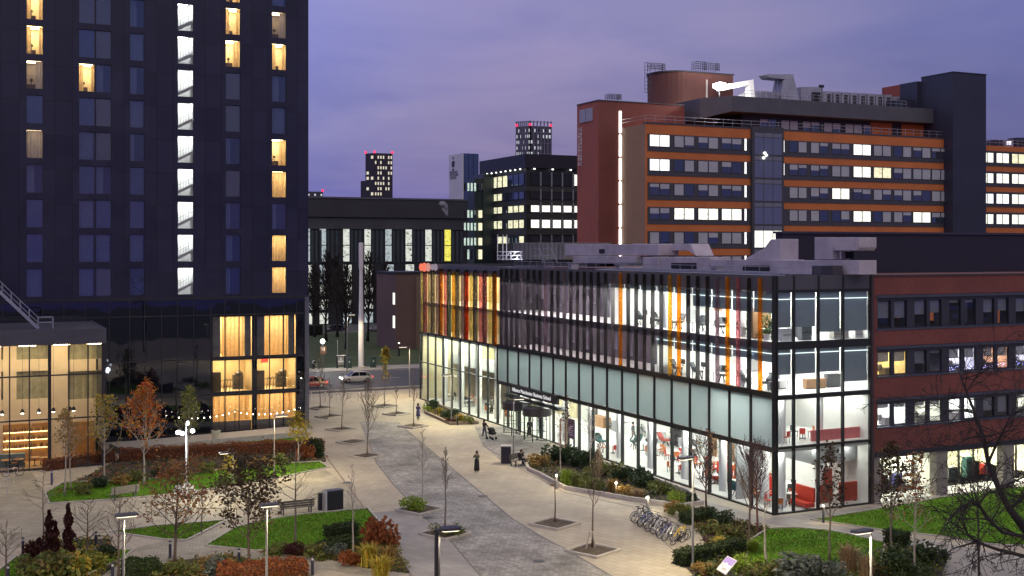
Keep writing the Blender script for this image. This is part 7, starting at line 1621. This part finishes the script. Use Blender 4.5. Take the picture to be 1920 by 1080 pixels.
# tilted information panel, purple above white
corners = [((1364,1042),1.45),((1382,1051),1.45),((1360,1077),.95),((1343,1067),.95)]
Q = [G(*c0, z) for c0, z in corners]; t = thing('info_panel', 'tilted information panel, purple above and white below, among low shrubs', 'sign', (Q[2].x, Q[2].y, 0)); nrm = (Q[1]-Q[0]).cross(Q[3]-Q[0]).normalized(); nrm = nrm if nrm.z > 0 else -nrm
mixq = lambda u, v: Q[0].lerp(Q[1], u).lerp(Q[3].lerp(Q[2], u), v)
b = MB(); b._rings([[tuple(q_-nrm*.05) for q_ in Q],[tuple(q_) for q_ in Q]]); b.build('board', M('panel_white', (.75,.72,.70), .4), t)
b = MB(); b.quad(*[mixq(u,v)+nrm*.004 for u, v in ((.03,.04),(.97,.04),(.97,.46),(.03,.46))]); b.build('purple_field', M('panel_purple', (.26,.17,.55), .4), t)
b = MB()
for u0, u1, v0, v1 in ((.1,.5,.52,.55),(.1,.42,.58,.605),(.1,.45,.64,.665),(.35,.8,.7,.86),(.1,.4,.9,.92)): b.quad(*[mixq(u,v)+nrm*.005 for u, v in ((u0,v0),(u1,v0),(u1,v1),(u0,v1))])
b.build('panel_print', M('panel_print', (.38,.35,.36), .5), t)
for u in (.2,.8): q_ = mixq(u,.5); b = MB(); b.bar((q_.x,q_.y,0),(q_.x,q_.y,q_.z-.05),.06); b.build('post', poled, t)
p = G(345,921); t = thing('stone_block', 'pale rough stone block on the lawn below the bright white lamp', 'stone', tuple(p), .4); b = MB(); b._rings([[(-.75,-.45,0),(.8,-.4,0),(.7,.5,0),(-.7,.45,0)],[(-.6,-.35,.5),(.65,-.3,.42),(.6,.4,.55),(-.6,.35,.45)]]); b.build('block', M('pale_stone', (.55,.53,.50), .8, var=.25, vs=3), t, local=True, bevel=.06); b = MB(); b.box(-.6,.6,-.3,.3,-.02,.02); b.build('base', soil, t, local=True)
p = G(405,833); t = thing('planter', 'small pale planter with dark stems on the terrace edge', 'planter', tuple(p+V((0,0,.55)))); b = MB(); b.lathe((0,0,0),[(.35,0),(.45,.75),(.38,.75),(.36,.6)],12); b.build('pot', M('pot_cream',(.6,.55,.42),.6), t, local=True); b = MB()
for k in range(14): a = k*.45; b.tube([(.1*math.cos(a),.1*math.sin(a),.6),(.35*math.cos(a),.35*math.sin(a),1.5+.3*math.sin(k*2))],.015,3)
b.build('stems', M('stem_dark',(.04,.06,.05),.8), t, local=True)
# far pavement things
def farbox(name, lab, cat, px, py, w_, h, m, extra=None):
    p = G(px, py, .08); t = thing(name, lab, cat, tuple(p)); b = MB(); b.box(-w_/2,w_/2,-.3,.3,.05,h); b.build('body', m, t, local=True, bevel=.04); b = MB(); b.box(-w_/2-.03,w_/2+.03,-.33,.33,h,h+.06); b.build('lid', poled, t, local=True); b = MB(); b.box(-.1,.1,-.32,-.305,h*.55,h*.7); b.build('plate', M('plate_pale',(.5,.55,.55),.5), t, local=True); return t
cabg = M('cabinet_green', (.035,.065,.06), .5)
farbox('utility_cabinet','green utility cabinet left of the white mast','cabinet',654,690,.95,1.55,cabg); farbox('utility_cabinet','green utility cabinet right of the white mast','cabinet',699,689,.95,1.6,cabg)
p = G(639,690,.08); t = thing('poster_stand', 'black framed poster stand on the far pavement beside a cabinet', 'sign', tuple(p)); b = MB()
for x in (-.6,.6): b = MB(); b.box(x-.09,x+.09,-.09,.09,0,1.9); b.build('post', poleb, t, local=True)
b = MB(); b.box(-.51,.51,-.05,.05,.5,1.75); b.build('board', M('poster_grey',(.22,.23,.25),.5), t, local=True); b = MB(); b.box(-.4,.4,-.062,-.052,.9,1.15); b.box(-.1,.1,-.062,-.052,1.3,1.5); b.build('poster_print', M('poster_white',(.7,.7,.72),.5), t, local=True); b = MB(); b.box(-.7,.75,-.1,.1,1.9,1.99); b.build('top_bar', M('poster_white',(0,0,0)), t, local=True)
p = G(633,690,.08); t = thing('sign_pole', 'thin pale pole left of the poster stand', 'pole', tuple(p)); b = MB(); b.tube([(0,0,0),(0,0,4.2)],.045,6); b.build('pole', polem, t, local=True); b = MB(); b.lathe((0,0,0),[(.12,0),(.1,.1)],8); b.build('foot', poled, t, local=True)
p = onY(606,655,177); t = thing('small_sign', 'small brown sign with two white strokes below the globe lamp', 'sign', (p.x,p.y,.08)); b = MB(); b.box(p.x-.45,p.x+.45,p.y-.04,p.y+.04,p.z-.75,p.z+.45); b.build('panel', M('sign_brown',(.12,.05,.03),.6), t); b = MB(); b.box(p.x-.2,p.x-.06,p.y-.06,p.y-.042,p.z-.2,p.z+.3); b.box(p.x+.06,p.x+.2,p.y-.06,p.y-.042,p.z-.2,p.z+.3); b.build('mark', M('sign_white',(.8,.7,.65),.5), t); b = MB(); b.tube([(p.x,p.y+.05,.08),(p.x,p.y+.05,p.z)],.05,6); b.build('post', poled, t)
# ============================================================ bicycles
tyre = M('tyre', (.015,.015,.016), .8, var=0); spokem = M('spoke', (.45,.45,.47), .35, metal=.8, var=0)
def bike(lab, m, loc, rz, lean=0, group='bicycles parked in a row'):
    t = thing('bicycle', lab, 'bicycle', loc, rz, group)
    for x in (-.52,.52):
        b = MB(); ring = [(x+.335*math.cos(a),0,.345+.335*math.sin(a)) for a in [2*math.pi*k/20 for k in range(21)]]; b.tube(ring,.024,5,cap=False); w_ = b.build('wheel', tyre, t, local=True)
        b = MB()
        for k in range(8): a = math.pi*k/8; b.tube([(x-.32*math.cos(a),.01,.345-.32*math.sin(a)),(x+.32*math.cos(a),-.01,.345+.32*math.sin(a))],.004,3)
        b.build('spokes', spokem, w_, local=True); b = MB(); ring = [(x+.38*math.cos(a),0,.345+.38*math.sin(a)) for a in [math.pi*(.15+.75*k/8) for k in range(9)]]; b.tube(ring,.018,4); b.build('mudguard', spokem, w_, local=True)
    b = MB(); A_, B2, C2, D_ = (-.14,0,.82),(.36,0,.84),(-.06,0,.30),(-.52,0,.345)
    for p, q_ in ((A_,B2),(C2,B2),(A_,C2),(A_,D_),(C2,D_),(B2,(.40,0,.70)),((.40,0,.72),(.52,0,.345)),(B2,(.33,0,.98))): b.tube([p,q_],.029,6)
    b.build('frame', m, t, local=True); b = MB(); b.tube([(.30,-.29,1.02),(.36,-.16,1.0),(.36,.16,1.0),(.30,.29,1.02)],.015,5); b.build('handlebar', poleb, t, local=True)
    b = MB(); b.tube([A_,(-.18,0,.97)],.016,5); b._rings([[(-.32,-.075,.97),(-.05,-.03,.97),(-.05,.03,.97),(-.32,.075,.97)],[(-.31,-.07,1.02),(-.05,-.02,1.0),(-.05,.02,1.0),(-.31,.07,1.02)]]); b.build('saddle', poleb, t, local=True)
    b = MB(); b.tube([(-.06,-.06,.30),(-.06,.06,.30)],.09,8); b.bar((-.06,-.08,.30),(.08,-.08,.21),.025); b.bar((-.06,.08,.30),(-.2,.08,.39),.025); b.build('crank', poleb, t, local=True)
    t.rotation_euler = (lean, 0, rz); return t
bc = [M('bike_'+n, c_, .35, metal=.2, var=0) for n, c_ in (('black',(.02,.02,.022)),('silver',(.42,.42,.45)),('blue',(.06,.07,.26)),('white',(.65,.64,.66)),('yellow',(.85,.62,.02)),('teal',(.05,.12,.12)))]
a, c_ = G(1196,975), G(1272,1020); d = G(1222,964)-G(1183,972); rz0 = math.atan2(d.y, d.x)
desc = ['black bicycle standing apart at the upper left end of the row','silver bicycle second in the row, next to the black one','teal framed bicycle third in the row','blue bicycle left of the middle of the row','pale silver bicycle in the middle of the row, front wheel askew','black bicycle behind the middle of the row','white framed bicycle right of the middle of the row','dark bicycle between the white and the blue one','blue bicycle near the lower right end','silver bicycle just above the yellow one','bright yellow framed bicycle','fallen looking dark bicycle in front of the yellow one']
cm = [0,1,5,2,1,0,3,0,2,1,4,0]
for k in range(12):
    f = k/11; p = a.lerp(c_, f); bike(desc[k], bc[cm[k]], (p.x+R.uniform(-.15,.15)+(.35 if k == 10 else 0), p.y+R.uniform(-.1,.1), .0), rz0+R.uniform(-.22,.22), R.uniform(-.16,.16) if k != 11 else .5)
gst = 'cycle stands'
def stand(lab, p, rz, m=None):
    t = thing('cycle_stand', lab, 'cycle stand', tuple(p), rz, gst); b = MB(); b.tube([(-.4,0,0),(-.4,0,.68),(-.32,0,.78),(.32,0,.78),(.4,0,.68),(.4,0,0)],.028,6); b.build('hoop', m or spokem, t, local=True); b = MB(); b.lathe((-.4,0,0),[(.07,0),(.07,.02)],8); b.lathe((.4,0,0),[(.07,0),(.07,.02)],8); b.build('foot', m or spokem, t, local=True)
for k in range(6): stand('steel hoop stand among the parked bicycles, %s along the row' % 'first second third fourth fifth sixth'.split()[k], a.lerp(c_, (k+.5)/6)+V((.1,.1,0)), rz0)
for k, (px, py) in enumerate(((10,918),(18,906),(24,896),(4,932))): stand('silver hoop stand before the lobby, %s' % ('second from the front','third from the front','rearmost','nearest the camera')[k], G(px,py), .5, M('stand_bright',(.5,.5,.55),.3,metal=.6))
bike('dark bicycle leaning at the stands before the lobby glass', bc[0], tuple(G(24,893)), .1, .1, None)
# ============================================================ cars
def car(lab, loc, rz, paintm, L=4.4, on=True, group=None):
    t = thing('car', lab, 'car', loc, rz, group); W = .88
    prof = [(-L/2,.45,.62,.80),(-L/2+.12,.34,.86,.86),(-L*.30,.28,.92,.88),(0,.26,.93,.88),(L*.22,.28,.92,.88),(L*.40,.32,.80,.86),(L/2-.06,.40,.66,.78),(L/2,.48,.58,.70)]
    b = MB(); b._rings([[(x,-w_*.96,z0),(x,-w_,(z0+z1)/2),(x,-w_*.93,z1),(x,w_*.93,z1),(x,w_,(z0+z1)/2),(x,w_*.96,z0)] for x, z0, z1, w_ in prof]); b.build('body', paintm, t, local=True, smooth=False, bevel=.03)
    cab = [(-L*.44,.90,.90,.80,.80),(-L*.30,.90,1.38,.82,.66),(-L*.05,.92,1.46,.82,.64),(L*.10,.92,1.42,.82,.64),(L*.27,.90,.92,.82,.78)]
    rg = lambda k, o: [(x, s_*(w0 if z_ == 'b' else w1)+s_*o, zb if z_ == 'b' else zt+o) for x, zb, zt, w0, w1 in [cab[k]] for s_, z_ in ((-1,'b'),(-1,'t'),(1,'t'),(1,'b'))]
    b = MB(); b._rings([rg(k, 0) for k in range(5)]); b.build('window', darkglass('car_glass',(.01,.012,.015),f0=.08), t, local=True)
    b = MB()
    for k in (1,2): p, q_ = rg(k, .012), rg(k+1, .012); b.quad(p[1],p[2],q_[2],q_[1])
    for s_ in (0, 3):
        for k in range(4): p, q_ = rg(k,.012)[1 if s_ == 0 else 2], rg(k+1,.012)[1 if s_ == 0 else 2]; b.bar(p, q_, .06)
        for k in (1,2): p = rg(k,.012); b.bar(p[0 if s_ == 0 else 3], p[1 if s_ == 0 else 2], .06)
    b.build('roof', paintm, t, local=True)
    for x in (-L*.31, L*.31):
        for s_ in (-1,1):
            b = MB(); b.tube([(x,s_*.66,.32),(x,s_*.89,.32)],.32,14); w_ = b.build('wheel', tyre, t, local=True); b = MB(); b.tube([(x,s_*.885,.32),(x,s_*.90,.32)],.19,10); b.build('rim', spokem, w_, local=True)
    for s_ in (-1,1):
        b = MB(); b.box(L/2-.10,L/2+.01,s_*.58-.17,s_*.58+.17,.56,.70); b.build('headlight', EM('headlight',(1,.95,.85),22) if on else M('headlight_off',(.6,.6,.62),.2), t, local=True)
        b = MB(); b.box(-L/2-.02,-L/2+.08,s_*.62-.14,s_*.62+.14,.66,.82); b.build('tail_light', EM('tail_light',(1,.04,.03),5) if on else M('tail_off',(.25,.02,.02),.3), t, local=True)
        b = MB(); b.box(L*.20,L*.24,s_*.92-.07,s_*.92+.07,.90,1.02); b.build('mirror', paintm, t, local=True)
    return t
cw = M('car_white', (.70,.68,.64), .25, var=0, spec=.6); cr_ = M('car_pink_red', (.42,.10,.09), .25, var=0); cs = M('car_silver', (.30,.30,.36), .25, metal=.6, var=0); cdk = M('car_dark', (.03,.03,.04), .25, var=0)
car('white car driving along the road behind the plaza saplings', tuple(G(668,716)+V((0,0,-.004))), math.pi-.05, cw)
car('red car half hidden by the hotel corner on the road', tuple(G(581,727)), math.pi+.02, cr_)
car('silver car parked in the far car park right of the white mast', tuple(G(708,622)), math.pi*.86, cs, 4.7, False); car('dark car parked in the far car park left of the white mast', tuple(G(628,622)), math.pi*1.1, cdk, 4.4, False)
p = G(606,622); 
# ============================================================ people
skinm = M('skin', (.42,.26,.19), .55, var=.05)
def skel(name, verts, edges, m, parent, sub=1):
    me = bpy.data.meshes.new(name); me.from_pydata([v[:3] for v in verts], edges, []); me.materials.append(m); o = bpy.data.objects.new(name, me); COL.objects.link(o); o.parent = parent
    o.modifiers.new('skin','SKIN'); sk = me.skin_vertices[0].data
    for i, v in enumerate(verts): r = v[3]; sk[i].radius = (r, v[4] if len(v) > 4 else r)
    sk[0].use_root = True
    s_ = o.modifiers.new('sub','SUBSURF'); s_.levels = sub; s_.render_levels = sub; return o
def person(lab, loc, rz, top, legs, hair, hairlen=.1, pose=None, skirt=None, coat=0.0, shoes=None, scale=1.0, group=None):
    """faces local -Y; pose: joint overrides"""
    J = dict(pel=(0,0,.94), wai=(0,0,1.10), che=(0,0,1.30), nec=(0,0,1.47), hd0=(0,-.02,1.56), hd1=(0,-.025,1.66))
    for s_, n in ((-1,'r'),(1,'l')):
        J.update({'hip'+n:(s_*.095,0,.90),'kne'+n:(s_*.10,-.02,.50),'ank'+n:(s_*.10,.02,.09),'toe'+n:(s_*.12,-.15,.04),'sho'+n:(s_*.18,0,1.40),'elb'+n:(s_*.24,.03,1.13),'wri'+n:(s_*.23,-.05,.90)})
    J.update(pose or {}); t = thing('person', lab, 'person', loc, rz, group); t.scale = (scale,)*3
    vs, es = [], []
    def add(k, r, par=None, p=None):
        vs.append((*(p or J[k]), r)); i = len(vs)-1
        if par is not None: es.append((par, i))
        return i
    i0 = add('pel',.125); i1 = add('wai',.11,i0); i2 = add('che',.135,i1); i3 = add('nec',.055,i2); i4 = add('hd0',.088,i3); add('hd1',.092,i4); add('x',.03,i4,tuple(V(J['hd0'])+V((0,-.10,.01))))
    for n in 'rl':
        a = add('hip'+n,.085,i0); a = add('kne'+n,.058,a); a = add('ank'+n,.042,a); add('toe'+n,.036,a)
        a = add('sho'+n,.06,i2); a = add('elb'+n,.042,a); a = add('wri'+n,.030,a)
        w_ = V(J['wri'+n]); d = (w_-V(J['elb'+n])).normalized(); sd = d.orthogonal().normalized(); pm = add('x',.034,a,tuple(w_+d*.06))
        for k in range(4):
            off = sd*(.028*(k-1.5)); L = (.065,.078,.074,.058)[k]; f1 = add('x',.0105,pm,tuple(w_+d*.10+off)); add('x',.009,f1,tuple(w_+d*(.10+L)+off*1.1+V((0,-.015,-.01))))
        th = add('x',.012,a,tuple(w_+d*.04+sd*.045)); add('x',.010,th,tuple(w_+d*.085+sd*.062))
    skel('body', vs, es, skinm, t, 1)
    def garment(nm, ks, ed, m, sub=1): return skel(nm, [(*J[k], r) if isinstance(k, str) else (*k, r) for k, r in ks], ed, m, t, sub)
    mid = lambda a, b_, f: tuple(V(J[a]).lerp(V(J[b_]), f))
    garment('trousers', [('pel',.135),('wai',.118)]+[x for n in 'rl' for x in (('hip'+n,.10),('kne'+n,.075),(mid('kne'+n,'ank'+n,.92),.062))], [(0,1),(0,2),(2,3),(3,4),(0,5),(5,6),(6,7)], legs)
    garment('jacket', [('che',.155),('wai',.135),('pel',.145),(mid('che','nec',.8),.075)]+[x for n in 'rl' for x in (('sho'+n,.078),('elb'+n,.06),(mid('elb'+n,'wri'+n,.95),.046))], [(0,1),(1,2),(0,3),(0,4),(4,5),(5,6),(0,7),(7,8),(8,9)], top)
    for n in 'rl':
        garment('shoe', [(mid('ank'+n,'toe'+n,0),.052),('toe'+n,.045)], [(0,1)], shoes or poleb)
    if skirt or coat:
        pe = V(J['pel']); kz = .94-(coat or .8); b = MB(); n_ = 14; kc = (V(J['kner'])+V(J['knel']))/2
        b._rings([[(c0.x+r*math.cos(a)*1.1, c0.y+r*.85*math.sin(a), z) for a in [2*math.pi*k/n_ for k in range(n_)]] for c0, r, z in ((pe,.155,1.12),(pe,.18,.95),(pe.lerp(kc,.5),.20,.94-(.94-kz)*.5),(kc,.225,kz))]); b.build('coat_skirt' if coat else 'long_skirt', top if coat else skirt, t, local=True, smooth=True)
    b = MB(); h0 = V(J['hd1'])+V((0,.02,0)); b._rings([[(h0.x+r*math.cos(a), h0.y+dy+r*1.05*math.sin(a), h0.z+z) for a in [2*math.pi*k/12 for k in range(12)]] for r, z, dy in ((.075,-.06-hairlen,.035),(.105,-.04-hairlen*.5,.03),(.115,.02,.012),(.10,.08,.0),(.05,.118,0))]); b.build('hair', hair, t, local=True, smooth=True)
    return t
blk_c = M('cloth_black', (.012,.012,.014), .85, var=.2); blk_h = M('hair_dark', (.02,.014,.01), .6, var=.2); jean = M('cloth_denim', (.05,.06,.10), .85); purp = M('cloth_purple', (.035,.028,.10), .85); wht = M('cloth_white', (.6,.58,.6), .85); olv = M('cloth_olive', (.10,.11,.07), .85); gry = M('cloth_grey', (.10,.10,.10), .85)
toC = lambda p, o: math.atan2(p.y, p.x)+math.pi/2+o+math.pi   # face the camera plus an offset
def at(px, py): p = G(px, py, .004); return p
p = at(784,788); t = person('person in a long purple coat holding a white bundle to the chest', tuple(p), toC(p,-.5)+math.pi, purp, blk_c, blk_h, .08, {'elbr':(-.25,-.06,1.15),'wrir':(-.06,-.24,1.22),'elbl':(.25,-.06,1.15),'wril':(.06,-.25,1.18),'ankr':(-.10,.06,.09),'toer':(-.11,-.10,.04)}, coat=.5, scale=1.04)
q_ = thing('bag', 'white bundle held by the person in the purple coat', 'bag', tuple(p)); b = MB(); b._rings([[(r*math.cos(a)*1.2, -.32+r*.6*math.sin(a), z) for a in [2*math.pi*k/10 for k in range(10)]] for r, z in ((.06,1.0),(.13,1.1),(.13,1.3),(.05,1.4))]); b.build('wrap', wht, q_, local=True, smooth=True); b = MB(); b.tube([(-.08,-.32,1.38),(0,-.3,1.5),(.08,-.32,1.38)],.015,5); b.build('handle', wht, q_, local=True); q_.rotation_euler = t.rotation_euler; q_.scale = t.scale
dirp = G(922,824)-G(908,822); rzp = math.atan2(dirp.y, dirp.x)+math.pi/2
p = at(908,822); person('person in dark hooded clothes and jeans pushing a pram', tuple(p), rzp, blk_c, jean, blk_h, .22, {'elbr':(-.22,-.18,1.12),'wrir':(-.20,-.42,1.06),'elbl':(.22,-.18,1.12),'wril':(.20,-.42,1.06),'ankr':(-.10,.22,.12),'toer':(-.11,.07,.04),'kner':(-.10,.04,.50),'ankl':(.10,-.16,.09),'toel':(.11,-.33,.05),'knel':(.10,-.14,.51)}, shoes=wht, scale=1.06)
pp = p+dirp.normalized()*.95; t = thing('pram', 'black pram with a rounded hood pushed across the paving', 'pram', tuple(pp), rzp)
b = MB()
for k in range(7):
    a0, a1 = math.pi*k/7*.62, math.pi*(k+1)/7*.62; f = lambda a, s_: (s_*.26, .25-.42*math.cos(a)*1.0-.1, .72+.42*math.sin(a)); b.quad(f(a0,-1),f(a0,1),f(a1,1),f(a1,-1)); b.tri(f(a0,-1),f(a1,-1),(-.26,.1,.72)); b.tri(f(a0,1),f(a1,1),(.26,.1,.72))
b.build('hood', blk_c, t, local=True); b = MB(); b._rings([[(-.26,-.45,.72),(.26,-.45,.72),(.26,.35,.72),(-.26,.35,.72)],[(-.2,-.36,.5),(.2,-.36,.5),(.2,.28,.5),(-.2,.28,.5)]]); b.build('carrycot', blk_c, t, local=True, bevel=.03); b = MB()
for s_ in (-.24,.24): b.tube([(s_,.48,1.05),(s_,.1,.5),(s_,-.35,.18)],.018,5); b.tube([(s_,-.3,.5),(s_,.38,.18)],.018,5)
b.tube([(-.24,.48,1.05),(.24,.48,1.05)],.02,5); b.build('chassis', spokem, t, local=True)
for x in (-.25,.25):
    for y in (-.36,.38): b = MB(); b.tube([(x-.02,y,.14),(x+.02,y,.14)],.14,10); b.build('wheel', tyre, t, local=True)
p = at(894,885); person('person in a long black skirt with both hands raised to the face', tuple(p), toC(p,-.4), olv, blk_c, blk_h, .12, {'elbr':(-.26,-.10,1.20),'wrir':(-.10,-.22,1.42),'elbl':(.26,-.10,1.20),'wril':(.10,-.22,1.42),'hd1':(0,-.04,1.65)}, skirt=blk_c, scale=1.0)
p = bq+V((.1,-.05,0)); person('person in dark clothes sitting on the bench by the big bin', (bq.x+.15,bq.y-.05,0), math.radians(205)+math.pi, blk_c, M('cloth_navy',(.015,.018,.04),.85), blk_h, .06, {'pel':(0,.05,.56),'wai':(0,.05,.72),'che':(0,-.02,.92),'nec':(0,-.07,1.08),'hd0':(0,-.12,1.16),'hd1':(0,-.15,1.25),'hipr':(-.10,.0,.53),'hipl':(.10,.0,.53),'kner':(-.13,-.42,.53),'knel':(.13,-.42,.53),'ankr':(-.13,-.46,.09),'ankl':(.13,-.50,.09),'toer':(-.14,-.62,.04),'toel':(.14,-.66,.04),'shor':(-.18,-.03,1.02),'shol':(.18,-.03,1.02),'elbr':(-.24,-.14,.78),'elbl':(.24,-.14,.78),'wrir':(-.08,-.34,.72),'wril':(.08,-.34,.74)})
p = at(993,820); person('person in black walking out between the revolving doors', tuple(p), toC(p,.3)+math.pi, blk_c, blk_c, blk_h, .03, {'ankr':(-.10,.25,.14),'toer':(-.11,.10,.06),'kner':(-.10,.02,.52),'ankl':(.10,-.22,.09),'toel':(.11,-.38,.05),'knel':(.10,-.18,.51),'wrir':(-.24,-.2,.95),'wril':(.24,.12,.92)}, scale=1.05)
def inside(px, py): p = G(px, py, .05); p.x = max(p.x, MX+1.1); return p
p = inside(1187,829); person('person in grey walking inside behind the ground floor glass', tuple(p), toC(p,1.2), gry, gry, blk_h, .02, {'ankr':(-.10,.28,.16),'toer':(-.11,.14,.07),'kner':(-.10,.0,.52),'ankl':(.10,-.24,.09),'toel':(.11,-.40,.05),'knel':(.10,-.2,.51)}, scale=1.1)
p = inside(922,776); person('person standing inside the tall hall at its right end', tuple(p), toC(p,.8), gry, blk_c, blk_h, .1, scale=1.05)
p = onY(587,688,174.6); p.z = .08; t = person('cyclist in black with a white bag at the far kerb by the hotel corner', (p.x,p.y,.08), math.pi/2+.1, blk_c, blk_c, blk_h, .0, {'pel':(0,.1,1.02),'wai':(0,.02,1.16),'che':(0,-.14,1.32),'nec':(0,-.24,1.45),'hd0':(0,-.30,1.52),'hd1':(0,-.33,1.61),'shor':(-.18,-.16,1.4),'shol':(.18,-.16,1.4),'elbr':(-.24,-.36,1.2),'elbl':(.24,-.36,1.2),'wrir':(-.2,-.52,1.08),'wril':(.2,-.52,1.08),'hipr':(-.1,.05,.98),'hipl':(.1,.05,.98),'kner':(-.11,-.22,.72),'knel':(.11,-.08,.6),'ankr':(-.11,-.02,.42),'ankl':(.11,.02,.22),'toer':(-.11,-.15,.38),'toel':(.11,-.12,.17)})
bike('dark bicycle ridden by the cyclist at the far kerb', bc[0], (p.x,p.y,.08), math.pi+.1, 0, None)
b = MB(); q_ = thing('backpack', 'white backpack on the cyclist at the far kerb', 'bag', (p.x,p.y,.08), math.pi/2+.1); b._rings([[(-.15,.02,1.2),(.15,.02,1.2),(.15,.16,1.12),(-.15,.16,1.12)],[(-.13,-.16,1.52),(.13,-.16,1.52),(.13,-.02,1.56),(-.13,-.02,1.56)]]); b.build('bag', wht, q_, local=True, bevel=.03); b = MB(); b.tube([(-.1,-.1,1.5),(-.12,-.2,1.4),(-.1,0,1.22)],.02,4); b.tube([(.1,-.1,1.5),(.12,-.2,1.4),(.1,0,1.22)],.02,4); b.build('strap', wht, q_, local=True)
# manhole covers
for px, py, lab in ((803,971,'round iron manhole cover beside the lime bush pit'),(905,930,'round iron manhole cover in the middle of the beige paving'),(1010,1052,'round iron manhole cover on the near grey strip'),(650,905,'round iron manhole cover left of the sett strip')):
    p = G(px, py, .006); t = thing('manhole_cover', lab, 'manhole', tuple(p), group='manhole covers'); b = MB(); b.lathe((0,0,0),[(.42,-.004),(.42,.006)],18); b.build('ring', M('iron_ring',(.16,.15,.14),.6), t, local=True); b = MB(); b.lathe((0,0,.004),[(.34,0),(.34,.006)],18); b.build('lid', M('iron_lid',(.07,.07,.07),.5,metal=.3), t, local=True)
